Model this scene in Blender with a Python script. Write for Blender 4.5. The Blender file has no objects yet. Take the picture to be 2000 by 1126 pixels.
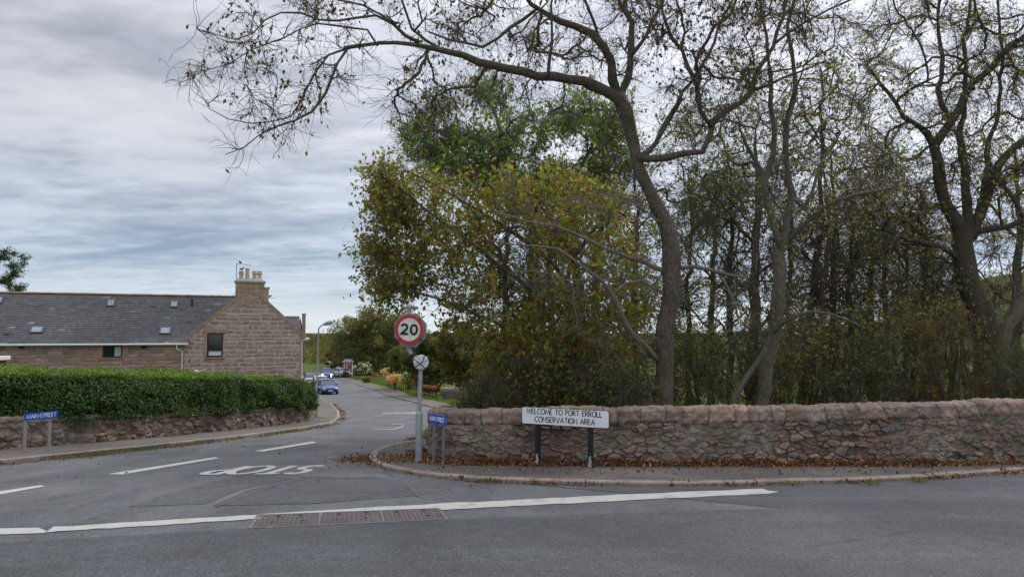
import bpy, bmesh, math, random
import numpy as np
from mathutils import Vector, Matrix
from mathutils.geometry import tessellate_polygon
random.seed(7)
RNG = np.random.default_rng(11)
SC = bpy.context.scene
COL = SC.collection

# ------------------------------------------------------------------ camera
EYE = 1.62
PITCH = math.atan(85 / 1400)
cam = bpy.data.cameras.new('camera')
cam.lens = 25.2
cam.sensor_width = 36
cam.clip_start = 0.05
cam.clip_end = 5000
co = bpy.data.objects.new('camera', cam)
COL.objects.link(co)
co.location = (0, 0, EYE)
co.rotation_euler = (math.radians(90) + PITCH, 0, 0)
SC.camera = co

# ------------------------------------------------------------------ exposure
SC.view_settings.view_transform = 'Standard'
SC.view_settings.look = 'None'
SC.view_settings.exposure = 0.42
SC.view_settings.gamma = 1.0
SC.cycles.max_bounces = 8
SC.cycles.diffuse_bounces = 5
SC.cycles.transparent_max_bounces = 6

# ------------------------------------------------------------------ world
SUN_EL, SUN_AZ = math.radians(42), math.radians(38)     # azimuth from +Y towards +X
W = bpy.data.worlds.new('World')
SC.world = W
W.use_nodes = True
nt = W.node_tree
nt.nodes.clear()


def nd(nt, t, **kw):
    n = nt.nodes.new(t)
    for k, v in kw.items():
        if k.startswith('i_'):
            key = k[2:]
            key = int(key) if key.isdigit() else key.replace('_', ' ')
            s = n.inputs[key]
            if hasattr(v, 'is_linked') or isinstance(v, bpy.types.NodeSocket):
                nt.links.new(v, s)
            else:
                s.default_value = v
        else:
            setattr(n, k, v)
    return n


def mth(nt, op, a, b=0.0, clamp=False):
    n = nt.nodes.new('ShaderNodeMath')
    n.operation = op
    n.use_clamp = clamp
    for i, v in enumerate((a, b)):
        if isinstance(v, bpy.types.NodeSocket):
            nt.links.new(v, n.inputs[i])
        else:
            n.inputs[i].default_value = v
    return n.outputs[0]


def mixc(nt, f, a, b, mode='MIX'):
    n = nt.nodes.new('ShaderNodeMix')
    n.data_type = 'RGBA'
    n.blend_type = mode
    n.clamp_factor = True
    for key, v in ((0, f), (6, a), (7, b)):
        if isinstance(v, bpy.types.NodeSocket):
            nt.links.new(v, n.inputs[key])
        else:
            n.inputs[key].default_value = v if key == 0 else (tuple(v) + (1,))[:4]
    return n.outputs[2]


def ramp(nt, f, stops, interp='LINEAR'):
    n = nt.nodes.new('ShaderNodeValToRGB')
    n.color_ramp.interpolation = interp
    e = n.color_ramp.elements
    while len(e) < len(stops):
        e.new(0.5)
    for el, (p, c) in zip(e, stops):
        el.position = p
        el.color = (c, c, c, 1) if isinstance(c, (int, float)) else tuple(c) + (1,)
    nt.links.new(f, n.inputs[0])
    return n.outputs[0]


def noise(nt, vec, scale, detail=4, rough=0.55, dist=0.0):
    n = nt.nodes.new('ShaderNodeTexNoise')
    n.inputs['Scale'].default_value = scale
    n.inputs['Detail'].default_value = detail
    n.inputs['Roughness'].default_value = rough
    n.inputs['Distortion'].default_value = dist
    if vec is not None:
        nt.links.new(vec, n.inputs['Vector'])
    return n.outputs['Fac']


def build_world():
    tc = nd(nt, 'ShaderNodeTexCoord').outputs['Generated']
    sep = nd(nt, 'ShaderNodeSeparateXYZ', i_0=tc)
    x, y, z = sep.outputs
    zz = mth(nt, 'MAXIMUM', z, 0.0)
    den = mth(nt, 'ADD', zz, 0.09)
    px, py = mth(nt, 'DIVIDE', x, den), mth(nt, 'DIVIDE', y, den)
    # bands of cloud lying on a flat layer overhead, stretched left to right
    c1 = nd(nt, 'ShaderNodeCombineXYZ', i_0=mth(nt, 'MULTIPLY', px, 0.5), i_1=mth(nt, 'ADD', py, mth(nt, 'MULTIPLY', px, 0.12)), i_2=0.4).outputs[0]
    n1 = noise(nt, c1, 1.15, 7, 0.58, 0.35)
    n2 = noise(nt, c1, 4.6, 5, 0.6, 0.6)
    c2 = nd(nt, 'ShaderNodeCombineXYZ', i_0=mth(nt, 'ADD', mth(nt, 'MULTIPLY', px, 0.8), mth(nt, 'MULTIPLY', py, 0.35)), i_1=mth(nt, 'SUBTRACT', py, mth(nt, 'MULTIPLY', px, 0.25)), i_2=2.3).outputs[0]
    n4 = noise(nt, c2, 5.5, 4, 0.55, 0.25)
    n3 = noise(nt, c1, 0.42, 3, 0.5, 0.2)
    f = mth(nt, 'ADD', mth(nt, 'MULTIPLY', n1, 0.54), mth(nt, 'ADD', mth(nt, 'MULTIPLY', n2, 0.16), mth(nt, 'MULTIPLY', n4, 0.22)))
    f = mth(nt, 'ADD', f, mth(nt, 'MULTIPLY', n3, 0.2))
    sh = ramp(nt, f, [(0.44, 0.0), (0.53, 0.4), (0.60, 0.78), (0.67, 1.0)])
    # thickness colours: high cloud grey-lilac to white; low sky bluer
    hi = mixc(nt, sh, (0.285, 0.305, 0.36), (0.59, 0.605, 0.65))
    lo = mixc(nt, sh, (0.235, 0.31, 0.435), (0.50, 0.57, 0.665))
    el = ramp(nt, zz, [(0.08, 0.0), (0.26, 1.0)])
    c = mixc(nt, el, lo, hi)
    # pale strip just over the horizon
    hz = ramp(nt, zz, [(0.0, 1.0), (0.03, 0.75), (0.085, 0.0)])
    c = mixc(nt, mth(nt, 'MULTIPLY', hz, 0.8), c, (0.66, 0.73, 0.76))
    # veiled sun: the cloud is thinner and brighter round it; overcast sky brightens to the zenith
    dot = nd(nt, 'ShaderNodeVectorMath', operation='DOT_PRODUCT', i_0=tc,
             i_1=(math.sin(SUN_AZ) * math.cos(SUN_EL), math.cos(SUN_AZ) * math.cos(SUN_EL), math.sin(SUN_EL))).outputs['Value']
    gl = ramp(nt, dot, [(0.5, 0.0), (0.66, 0.25), (0.9, 0.6), (1.0, 1.0)])
    gain = mth(nt, 'ADD', 0.93, mth(nt, 'MULTIPLY', gl, 1.1))
    ze = ramp(nt, zz, [(0.42, 0.0), (0.95, 1.0)])
    gain = mth(nt, 'ADD', gain, mth(nt, 'MULTIPLY', ze, 1.5))
    gain = mth(nt, 'MULTIPLY', gain, 10.0)
    cl = nd(nt, 'ShaderNodeVectorMath', operation='SCALE', i_0=c)
    nt.links.new(gain, cl.inputs['Scale'])
    sky = nd(nt, 'ShaderNodeTexSky', sky_type='NISHITA')
    sky.sun_disc = False
    sky.sun_elevation = SUN_EL
    sky.sun_rotation = SUN_AZ
    out = mixc(nt, 0.93, sky.outputs[0], cl.outputs[0])
    bg = nd(nt, 'ShaderNodeBackground', i_Strength=0.1, i_Color=out)
    wo = nd(nt, 'ShaderNodeOutputWorld')
    nt.links.new(bg.outputs[0], wo.inputs[0])


build_world()

# ------------------------------------------------------------------ sun behind cloud
sl = bpy.data.lights.new('sun', 'SUN')
sl.energy = 1.1
sl.angle = math.radians(14)
sl.color = (1.0, 0.96, 0.9)
so = bpy.data.objects.new('sun', sl)
COL.objects.link(so)
sd = Vector((math.sin(SUN_AZ) * math.cos(SUN_EL), math.cos(SUN_AZ) * math.cos(SUN_EL), math.sin(SUN_EL)))
so.rotation_euler = sd.to_track_quat('Z', 'Y').to_euler()
so.location = (20, 20, 40)

# ================================================================== helpers
YK = np.array([-60, 0, 5, 6.5, 8, 10, 14, 20, 25, 32, 40, 50, 64, 78, 92, 116, 140, 160, 200, 260, 400, 900, 3000.])
DK = np.array([1.62, 1.62, 1.62, 1.69, 1.81, 1.98, 2.30, 2.78, 3.18, 3.70, 4.28, 5.0, 5.92, 6.75, 7.02, 7.3, 7.5, 7.55, 6.6, 3.4, 2.0, 2.0, 4.0])


def smooth(a, b, x):
    t = np.clip((x - a) / (b - a), 0, 1)
    return t * t * (3 - 2 * t)


def hill(x, y):
    return 11.0 * smooth(0.22, 0.74, x / np.maximum(y, 1.0)) * smooth(26, 62, y)


def gz(x, y):
    """height of the road-level ground"""
    return EYE - np.interp(y, YK, DK) + hill(np.asarray(x, float), np.asarray(y, float))


def ray(u, v):
    d = (u - 1000) / 1400
    e = (563 - v) / 1400
    c, s = math.cos(PITCH), math.sin(PITCH)
    return Vector((d, c - e * s, s + e * c))


def at(u, v, Y):
    r = ray(u, v)
    k = Y / r.y
    return Vector((r.x * k, Y, EYE + r.z * k))


def gp(u, v, h=0.0):
    r = ray(u, v)
    y = 2.0
    while y < 400:
        k = y / r.y
        if EYE + r.z * k <= float(gz(r.x * k, y)) + h:
            break
        y *= 1.004
    k = y / r.y
    return Vector((r.x * k, y, float(gz(r.x * k, y)) + h))


def tag(o, label=None, cat=None, group=None, kind=None):
    if label: o['label'] = label
    if cat: o['category'] = cat
    if group: o['group'] = group
    if kind: o['kind'] = kind
    return o


def empty(name, loc, rz=0.0, label=None, cat=None, group=None):
    o = bpy.data.objects.new(name, None)
    COL.objects.link(o)
    o.location = loc
    o.rotation_euler = (0, 0, rz)
    o.empty_display_size = 0.2
    return tag(o, label, cat, group)


def link(name, me, mat=None, parent=None):
    o = bpy.data.objects.new(name, me)
    COL.objects.link(o)
    if mat is not None:
        me.materials.append(mat)
    if parent is not None:
        o.parent = parent
    return o


def np_mesh(name, V, F, mat=None, parent=None, vcol=None, fcol=None, smooth_=False):
    """V (n,3), F (m,k) all faces of one size k"""
    V = np.asarray(V, np.float32)
    F = np.asarray(F, np.int32)
    me = bpy.data.meshes.new(name)
    m, k = F.shape
    me.vertices.add(len(V))
    me.vertices.foreach_set('co', V.ravel())
    me.loops.add(m * k)
    me.loops.foreach_set('vertex_index', F.ravel())
    me.polygons.add(m)
    me.polygons.foreach_set('loop_start', np.arange(0, m * k, k, dtype=np.int32))
    me.polygons.foreach_set('loop_total', np.full(m, k, np.int32))
    if smooth_:
        me.polygons.foreach_set('use_smooth', np.ones(m, bool))
    me.update(calc_edges=True)
    if vcol is not None:
        a = me.attributes.new('Col', 'FLOAT_COLOR', 'POINT')
        a.data.foreach_set('color', np.c_[vcol, np.ones(len(V))].astype(np.float32).ravel())
    if fcol is not None:
        a = me.attributes.new('Col', 'FLOAT_COLOR', 'FACE')
        a.data.foreach_set('color', np.c_[fcol, np.ones(m)].astype(np.float32).ravel())
    return link(name, me, mat, parent)


class MB:
    """collects simple shapes into one mesh"""
    def __init__(s):
        s.v, s.f = [], []

    def add(s, vs, fs):
        n = len(s.v)
        s.v += [tuple(v) for v in vs]
        s.f += [tuple(i + n for i in f) for f in fs]
        return s

    def box(s, c, d, rz=0.0, rx=0.0, ry=0.0):
        R = Matrix.Rotation(rz, 3, 'Z') @ Matrix.Rotation(ry, 3, 'Y') @ Matrix.Rotation(rx, 3, 'X')
        vs = [Vector(c) + R @ Vector((a * d[0] / 2, b * d[1] / 2, e * d[2] / 2)) for a in (-1, 1) for b in (-1, 1) for e in (-1, 1)]
        return s.add(vs, [(0, 1, 3, 2), (4, 6, 7, 5), (0, 4, 5, 1), (2, 3, 7, 6), (0, 2, 6, 4), (1, 5, 7, 3)])

    def hull(s, vs, fs):
        return s.add(vs, fs)

    def tube(s, pts, r, n=10, cap=True):
        pts = [Vector(p) for p in pts]
        rs = r if isinstance(r, (list, tuple)) else [r] * len(pts)
        base = len(s.v)
        md = pts[-1] - pts[0]
        ref = Vector((0, 0, 1)) if abs(md.normalized().z) < 0.8 else Vector((1, 0, 0))
        for i, p in enumerate(pts):
            t = (pts[min(i + 1, len(pts) - 1)] - pts[max(i - 1, 0)]).normalized()
            a = t.cross(ref).normalized()
            b = t.cross(a)
            for k in range(n):
                an = 2 * math.pi * k / n
                s.v.append(tuple(p + (a * math.cos(an) + b * math.sin(an)) * rs[i]))
        for i in range(len(pts) - 1):
            for k in range(n):
                a0, a1 = base + i * n + k, base + i * n + (k + 1) % n
                s.f.append((a0, a1, a1 + n, a0 + n))
        if cap:
            s.f.append(tuple(base + k for k in range(n))[::-1])
            s.f.append(tuple(base + (len(pts) - 1) * n + k for k in range(n)))
        return s

    def lathe(s, c, prof, n=16, axis='z'):
        base = len(s.v)
        for r, z in prof:
            for k in range(n):
                a = 2 * math.pi * k / n
                q = (r * math.cos(a), r * math.sin(a), z)
                if axis == 'y': q = (q[0], -q[2], q[1])
                if axis == 'x': q = (q[2], q[0], q[1])
                s.v.append((c[0] + q[0], c[1] + q[1], c[2] + q[2]))
        for i in range(len(prof) - 1):
            for k in range(n):
                a0, a1 = base + i * n + k, base + i * n + (k + 1) % n
                s.f.append((a0, a1, a1 + n, a0 + n))
        s.f.append(tuple(base + k for k in range(n))[::-1])
        s.f.append(tuple(base + (len(prof) - 1) * n + k for k in range(n)))
        return s

    def build(s, name, mat, parent=None, bevel=0.0, smooth_=False, matrix=None):
        me = bpy.data.meshes.new(name)
        me.from_pydata(s.v, [], s.f)
        bm = bmesh.new()
        bm.from_mesh(me)
        bmesh.ops.recalc_face_normals(bm, faces=bm.faces)
        bm.to_mesh(me)
        bm.free()
        if matrix is not None:
            me.transform(matrix)
        if smooth_:
            for p in me.polygons: p.use_smooth = True
            try: me.set_sharp_from_angle(angle=math.radians(40))
            except Exception: pass
        o = link(name, me, mat, parent)
        if bevel:
            m = o.modifiers.new('bevel', 'BEVEL')
            m.width = bevel
            m.segments = 2
            m.limit_method = 'ANGLE'
        return o


# ---- value noise in numpy
def _h(ix, iy, s):
    n = (ix.astype(np.int64) * 374761393 + iy.astype(np.int64) * 668265263 + s * 1442695041) & 0xffffffff
    n = ((n ^ (n >> 13)) * 1274126177) & 0xffffffff
    return ((n ^ (n >> 16)) & 0xffff) / 65535.0


def vn(x, y, s=0):
    x, y = np.asarray(x, float), np.asarray(y, float)
    ix, iy = np.floor(x), np.floor(y)
    fx, fy = x - ix, y - iy
    fx, fy = fx * fx * (3 - 2 * fx), fy * fy * (3 - 2 * fy)
    a, b = _h(ix, iy, s), _h(ix + 1, iy, s)
    c, d = _h(ix, iy + 1, s), _h(ix + 1, iy + 1, s)
    return (a * (1 - fx) + b * fx) * (1 - fy) + (c * (1 - fx) + d * fx) * fy


def fbm(x, y, s=0, o=4):
    r, a, t = 0, 1.0, 0
    for i in range(o):
        r = r + a * vn(x * 2 ** i, y * 2 ** i, s + i * 17)
        t += a
        a *= 0.5
    return r / t


def rubble(u, v, cu, cv, seed=0):
    """uneven stones: returns id hashes (two) and distance to the joint"""
    u2 = u + (fbm(u * 7, v * 7, seed + 5, 3) - .5) * cu * 0.5
    v2 = v + (fbm(u * 6, v * 9, seed + 9, 3) - .5) * cv * 0.8
    gx, gy = u2 / cu, v2 / cv
    ix, iy = np.floor(gx), np.floor(gy)
    f1 = np.full(u.shape, 9.0); f2 = np.full(u.shape, 9.0)
    h1 = np.zeros(u.shape); h2 = np.zeros(u.shape)
    for dy in (-2, -1, 0, 1, 2):
        for dx in (-2, -1, 0, 1, 2):
            cx, cy = ix + dx, iy + dy
            off = (cy % 2) * 0.5
            px = cx + off + 0.1 + 0.9 * _h(cx, cy, seed + 1)
            py = cy + 0.1 + 0.8 * _h(cx, cy, seed + 2)
            w = 0.35 * _h(cx, cy, seed + 4)
            sk = (_h(cx, cy, seed + 11) - .5) * 1.3
            ax_, ay_ = np.abs(gx - px + sk * (gy - py) * .6), np.abs(gy - py - sk * (gx - px) * .5)
            d = (ax_ ** 2.8 + ay_ ** 2.8) ** (1 / 2.8) * .75 + (ax_ + ay_) * .22 - w
            m = d < f1
            f2 = np.where(m, f1, np.minimum(f2, d))
            h1 = np.where(m, _h(cx, cy, seed + 7), h1)
            h2 = np.where(m, _h(cx, cy, seed + 8), h2)
            f1 = np.where(m, d, f1)
    return h1, h2, (f2 - f1) * min(cu, cv)


def courses(u, v, seed, rh, sw, warp=0.02):
    """coursed stones: random row heights and stone widths"""
    r = np.random.default_rng(seed)
    u = u + (fbm(u * 4, v * 4, seed, 3) - .5) * warp * 2
    v = v + (fbm(u * 3, v * 5, seed + 3, 3) - .5) * warp * 2
    rows = np.cumsum(r.uniform(rh * 0.75, rh * 1.3, 400)) - 5
    ri = np.searchsorted(rows, v)
    lo, hi = rows[np.clip(ri - 1, 0, 399)], rows[np.clip(ri, 0, 399)]
    de = np.minimum(v - lo, hi - v)
    h1 = np.zeros(u.shape); h2 = np.zeros(u.shape)
    for row in np.unique(ri):
        m = ri == row
        b = np.cumsum(r.uniform(sw * 0.45, sw * 1.55, 400)) - 60 + r.uniform(0, 1)
        k = np.searchsorted(b, u[m])
        de[m] = np.minimum(de[m], np.minimum(u[m] - b[np.clip(k - 1, 0, 399)], b[np.clip(k, 0, 399)] - u[m]))
        h1[m] = _h(k.astype(float), np.full(k.shape, float(row)), seed)
        h2[m] = _h(k.astype(float), np.full(k.shape, float(row)), seed + 50)
    return h1, h2, de


def palette(h, cols):
    cols = np.array(cols)
    k = np.clip((h * len(cols)).astype(int), 0, len(cols) - 1)
    return cols[k]


# ================================================================== materials
def mat(name, color=(0.5, 0.5, 0.5), rough=0.7, metal=0.0, var=0.15, nscale=6.0, bump=0.0, bscale=60.0, spec=0.5, attr=False):
    m = bpy.data.materials.new(name)
    m.use_nodes = True
    t = m.node_tree
    b = t.nodes['Principled BSDF']
    b.inputs['Roughness'].default_value = rough
    b.inputs['Metallic'].default_value = metal
    b.inputs['Specular IOR Level'].default_value = spec
    tc = nd(t, 'ShaderNodeTexCoord').outputs['Object']
    if attr:
        base = nd(t, 'ShaderNodeAttribute', attribute_name='Col').outputs['Color']
    else:
        base = None
    n = noise(t, tc, nscale, 5, 0.6)
    f = ramp(t, n, [(0.3, 1 - var), (0.7, 1 + var * 0.6)])
    c = mixc(t, 1.0, base if base is not None else color, f, 'MULTIPLY')
    t.links.new(c, b.inputs['Base Color'])
    if bump:
        bn = nd(t, 'ShaderNodeBump', i_Strength=bump, i_Distance=0.01, i_Height=noise(t, tc, bscale, 5, 0.65))
        t.links.new(bn.outputs[0], b.inputs['Normal'])
    return m


def leaf_mat(name, trans=0.3, rough=0.55):
    m = bpy.data.materials.new(name)
    m.use_nodes = True
    t = m.node_tree
    b = t.nodes['Principled BSDF']
    a = nd(t, 'ShaderNodeAttribute', attribute_name='Col').outputs['Color']
    t.links.new(a, b.inputs['Base Color'])
    b.inputs['Roughness'].default_value = rough
    b.inputs['Specular IOR Level'].default_value = 0.35
    tr = nd(t, 'ShaderNodeBsdfTranslucent', i_Color=mixc(t, 1.0, a, (1.5, 1.5, 0.7), 'MULTIPLY'))
    mx = nd(t, 'ShaderNodeMixShader', i_0=trans)
    t.links.new(b.outputs[0], mx.inputs[1])
    t.links.new(tr.outputs[0], mx.inputs[2])
    t.links.new(mx.outputs[0], t.nodes['Material Output'].inputs[0])
    return m


def asphalt_mat(name, base, tint=(1, 1, 1), wear=True, speck=1.0):
    m = bpy.data.materials.new(name)
    m.use_nodes = True
    t = m.node_tree
    b = t.nodes['Principled BSDF']
    tc = nd(t, 'ShaderNodeTexCoord').outputs['Object']
    fine = noise(t, tc, 52, 4, 0.8)
    mid = noise(t, tc, 9, 5, 0.6)
    big = noise(t, tc, 0.55, 6, 0.6, 0.6)
    vo = nd(t, 'ShaderNodeTexVoronoi', i_Vector=tc, i_Scale=34.0)
    st = ramp(t, vo.outputs['Distance'], [(0.0, 1.0), (0.22, 0.35), (0.4, 0.0)])
    pick = ramp(t, nd(t, 'ShaderNodeSeparateColor', i_0=vo.outputs['Color']).outputs[0], [(0.72, 0.0), (0.95, 1.0)])
    spk = mth(t, 'MULTIPLY', st, pick)
    k = mth(t, 'ADD', ramp(t, fine, [(0.32, 0.3), (0.68, 1.7)]), 0.0)
    k = mth(t, 'MULTIPLY', k, ramp(t, mid, [(0.3, 0.82), (0.7, 1.15)]))
    k = mth(t, 'MULTIPLY', k, ramp(t, big, [(0.32, 0.72), (0.68, 1.25)]))
    c = mixc(t, 1.0, tuple(base * q for q in tint), k, 'MULTIPLY')
    c = mixc(t, mth(t, 'MULTIPLY', spk, 0.55 * speck), c, (0.42, 0.41, 0.39))
    if wear:
        # worn, brownish scabbed areas and tyre-polished streaks along the street
        mp = nd(t, 'ShaderNodeMapping', i_Vector=tc)
        mp.inputs['Scale'].default_value = (0.9, 0.16, 1)
        mp.inputs['Rotation'].default_value = (0, 0, 0.12)
        stn = noise(t, mp.outputs[0], 1.6, 5, 0.6, 0.4)
        c = mixc(t, ramp(t, stn, [(0.5, 0.0), (0.72, 0.5)]), c, tuple(base * 1.75 * q for q in (1, 1, 1.02)))
        sc = noise(t, tc, 0.9, 6, 0.7, 1.2)
        c = mixc(t, ramp(t, sc, [(0.58, 0.0), (0.64, 0.6)]), c, (base * 1.25, base * 0.98, base * 0.8))
    if not wear and speck > 1:
        mp = nd(t, 'ShaderNodeMapping', i_Vector=tc)
        mp.inputs['Scale'].default_value = (0.07, 1.0, 1)
        mp.inputs['Rotation'].default_value = (0, 0, -0.17)
        tr = noise(t, mp.outputs[0], 1.3, 4, 0.55, 0.15)
        c = mixc(t, ramp(t, tr, [(0.42, 0.35), (0.58, 0.0)]), c, (base * 0.6,) * 3)
        c = mixc(t, ramp(t, tr, [(0.55, 0.0), (0.7, 0.35)]), c, (base * 1.7,) * 3)
        oi = noise(t, tc, 1.7, 5, 0.7, 0.8)
        c = mixc(t, ramp(t, oi, [(0.62, 0.0), (0.70, 0.4)]), c, (base * 0.55,) * 3)
    cr = nd(t, 'ShaderNodeTexVoronoi', feature='DISTANCE_TO_EDGE', i_Vector=tc, i_Scale=0.42)
    crm = mth(t, 'MULTIPLY', ramp(t, cr.outputs['Distance'], [(0.0, 1.0), (0.006, 0.0)]), ramp(t, noise(t, tc, 0.8, 2), [(0.55, 0), (0.62, 0.6)]))
    c = mixc(t, crm, c, (base * 0.35,) * 3)
    t.links.new(c, b.inputs['Base Color'])
    b.inputs['Roughness'].default_value = 0.88
    b.inputs['Specular IOR Level'].default_value = 0.3
    bn = nd(t, 'ShaderNodeBump', i_Strength=0.9, i_Distance=0.012, i_Height=mth(t, 'ADD', fine, spk))
    t.links.new(bn.outputs[0], b.inputs['Normal'])
    return m


M = {}
M['asphalt'] = asphalt_mat('asphalt', 0.13, (0.98, 1.0, 1.03))
M['asphalt_main'] = asphalt_mat('asphalt_main', 0.108, (0.97, 1.0, 1.04), wear=False, speck=1.6)
M['asphalt_patch'] = asphalt_mat('asphalt_patch', 0.115, (1.02, 1.0, 1.01), wear=False, speck=0.8)
M['asphalt_grey'] = asphalt_mat('asphalt_grey', 0.165, (1.02, 1.0, 0.98), wear=False, speck=0.6)
M['footway'] = asphalt_mat('footway', 0.128, (1.12, 1.0, 0.88), wear=False, speck=0.5)
M['kerb'] = mat('kerb_granite', (0.30, 0.235, 0.20), 0.85, var=0.35, nscale=5, bump=0.6, bscale=40)
M['stone'] = mat('rubble_stone', attr=True, rough=0.93, var=0.28, nscale=34, bump=0.9, bscale=70, spec=0.2)
M['cope'] = mat('coping_stone', attr=True, rough=0.93, var=0.3, nscale=45, bump=0.9, bscale=90, spec=0.2)
M['masonry'] = mat('house_masonry', attr=True, rough=0.93, var=0.22, nscale=14, bump=0.5, bscale=40, spec=0.2)
M['slate'] = mat('roof_slate', attr=True, rough=0.6, var=0.22, nscale=3, bump=0.3, bscale=20, spec=0.4)
M['sandstone'] = mat('sandstone', (0.36, 0.25, 0.18), 0.9, var=0.3, nscale=4, bump=0.4)
M['ridge'] = mat('ridge_tile', (0.50, 0.33, 0.20), 0.85, var=0.3, nscale=3)
M['lead'] = mat('lead_flashing', (0.33, 0.34, 0.30), 0.8, var=0.3)
M['pot'] = mat('clay_pot', (0.58, 0.44, 0.27), 0.8, var=0.25, nscale=8)
M['white_plastic'] = mat('white_plastic', (0.72, 0.72, 0.70), 0.45, var=0.12)
M['dark_wood'] = mat('dark_wood_frame', (0.05, 0.022, 0.02), 0.5, var=0.3)
M['skyframe'] = mat('skylight_frame', (0.07, 0.075, 0.085), 0.5, var=0.1)
M['curtain'] = mat('net_curtain', (0.55, 0.6, 0.62), 0.9, var=0.25, nscale=9)
M['blind'] = mat('blind', (0.72, 0.75, 0.75), 0.9, var=0.1)
M['steel'] = mat('galvanised_steel', (0.36, 0.37, 0.385), 0.5, metal=0.35, var=0.22, nscale=9, bump=0.1)
M['steel_dark'] = mat('weathered_steel', (0.2, 0.21, 0.215), 0.6, metal=0.3, var=0.3, nscale=8)
M['black_paint'] = mat('black_paint', (0.012, 0.013, 0.018), 0.4, var=0.3)
M['chipped'] = mat('chipped_paint', (0.42, 0.43, 0.43), 0.7, var=0.4, nscale=40)
M['sign_white'] = mat('sign_white', (0.86, 0.87, 0.88), 0.45, var=0.08, nscale=7)
M['sign_cream'] = mat('sign_cream', (0.72, 0.73, 0.63), 0.5, var=0.22, nscale=9)
M['sign_black'] = mat('sign_black', (0.012, 0.012, 0.016), 0.5)
M['sign_red'] = mat('sign_red', (0.55, 0.02, 0.03), 0.45, var=0.15)
M['sign_grey'] = mat('sign_grey', (0.23, 0.27, 0.285), 0.5, var=0.15, nscale=5)
M['sign_blue'] = mat('sign_blue', (0.010, 0.085, 0.55), 0.4, var=0.3, nscale=8)
M['bag'] = mat('plastic_bag', (0.66, 0.68, 0.71), 0.4, var=0.22, nscale=16)
M['iron'] = mat('rusty_iron', (0.10, 0.085, 0.082), 0.62, metal=0.15, var=0.35, nscale=6, bump=0.3, bscale=150)
M['iron_edge'] = mat('iron_frame', (0.205, 0.17, 0.16), 0.75, var=0.3, nscale=9)
M['rail_green'] = mat('rail_paint', (0.16, 0.24, 0.2), .6)
M['green_plastic'] = mat('green_plastic', (0.02, 0.1, 0.09), 0.5)
M['terracotta'] = mat('terracotta', (0.42, 0.09, 0.06), 0.7, var=0.2)
M['tyre'] = mat('tyre_rubber', (0.015, 0.015, 0.016), 0.8)
M['trim'] = mat('black_trim', (0.02, 0.02, 0.022), 0.5)
M['alloy'] = mat('alloy', (0.45, 0.46, 0.48), 0.35, metal=0.6)
M['plate'] = mat('number_plate', (0.75, 0.76, 0.74), 0.5)
M['skin'] = mat('skin', (0.5, 0.3, 0.22), 0.6, var=0.1)
M['hair'] = mat('hair', (0.02, 0.014, 0.01), 0.7)
M['brown_cloth'] = mat('brown_cloth', (0.2, 0.06, 0.045), 0.9, nscale=14, var=0.5)
M['dark_cloth'] = mat('dark_cloth', (0.025, 0.028, 0.04), 0.9)
M['feather'] = mat('feather', (0.012, 0.012, 0.015), 0.6)
M['wood_pole'] = mat('grey_pole', (0.30, 0.31, 0.30), 0.8)
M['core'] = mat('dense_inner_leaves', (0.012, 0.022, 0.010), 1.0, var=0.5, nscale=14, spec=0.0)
M['leaf'] = leaf_mat('leaf', 0.5)
M['leaf_glossy'] = leaf_mat('leaf_glossy', 0.3, 0.6)
M['petal'] = leaf_mat('petal', 0.25, 0.7)


def glass(name, col, rough=0.08):
    m = bpy.data.materials.new(name)
    m.use_nodes = True
    b = m.node_tree.nodes['Principled BSDF']
    b.inputs['Base Color'].default_value = col + (1,)
    b.inputs['Roughness'].default_value = rough
    b.inputs['Specular IOR Level'].default_value = 0.8
    return m


M['glass_dark'] = glass('window_glass', (0.03, 0.03, 0.035))
M['glass_sky'] = glass('skylight_glass', (0.22, 0.27, 0.33), 0.15)
M['glass_car'] = glass('car_glass', (0.04, 0.05, 0.055), 0.05)


def paint(name, c, rough=0.28):
    m = mat(name, c, rough, var=0.06, nscale=3)
    m.node_tree.nodes['Principled BSDF'].inputs['Coat Weight'].default_value = 0.6
    return m


M['car_blue'] = paint('blue_car_paint', (0.012, 0.065, 0.30))
M['car_blue2'] = paint('mid_blue_car_paint', (0.02, 0.07, 0.33))
M['car_white'] = paint('white_car_paint', (0.62, 0.6, 0.6))
M['car_silver'] = paint('silver_car_paint', (0.4, 0.4, 0.45))
M['car_black'] = paint('black_car_paint', (0.015, 0.015, 0.02))


def bark_mat(name, c1, c2, moss=0.3, lichen=0.3):
    m = bpy.data.materials.new(name)
    m.use_nodes = True
    t = m.node_tree
    b = t.nodes['Principled BSDF']
    tc = nd(t, 'ShaderNodeTexCoord').outputs['Object']
    mp = nd(t, 'ShaderNodeMapping', i_Vector=tc)
    mp.inputs['Scale'].default_value = (1, 1, 0.16)
    ridge = noise(t, mp.outputs[0], 55, 5, 0.6, 0.4)
    rr = ramp(t, ridge, [(0.35, 0.0), (0.62, 1.0)])
    c = mixc(t, rr, c1, c2)
    mo = ramp(t, noise(t, tc, 3.2, 5, 0.65, 0.5), [(0.5, 0.0), (0.62, moss)])
    c = mixc(t, mo, c, (0.075, 0.09, 0.03))
    li = ramp(t, noise(t, tc, 26, 4, 0.7), [(0.6, 0.0), (0.68, lichen)])
    c = mixc(t, li, c, (0.36, 0.36, 0.31))
    t.links.new(c, b.inputs['Base Color'])
    b.inputs['Roughness'].default_value = 0.95
    b.inputs['Specular IOR Level'].default_value = 0.2
    bn = nd(t, 'ShaderNodeBump', i_Strength=1.0, i_Distance=0.02, i_Height=ridge)
    t.links.new(bn.outputs[0], b.inputs['Normal'])
    return m


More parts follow.
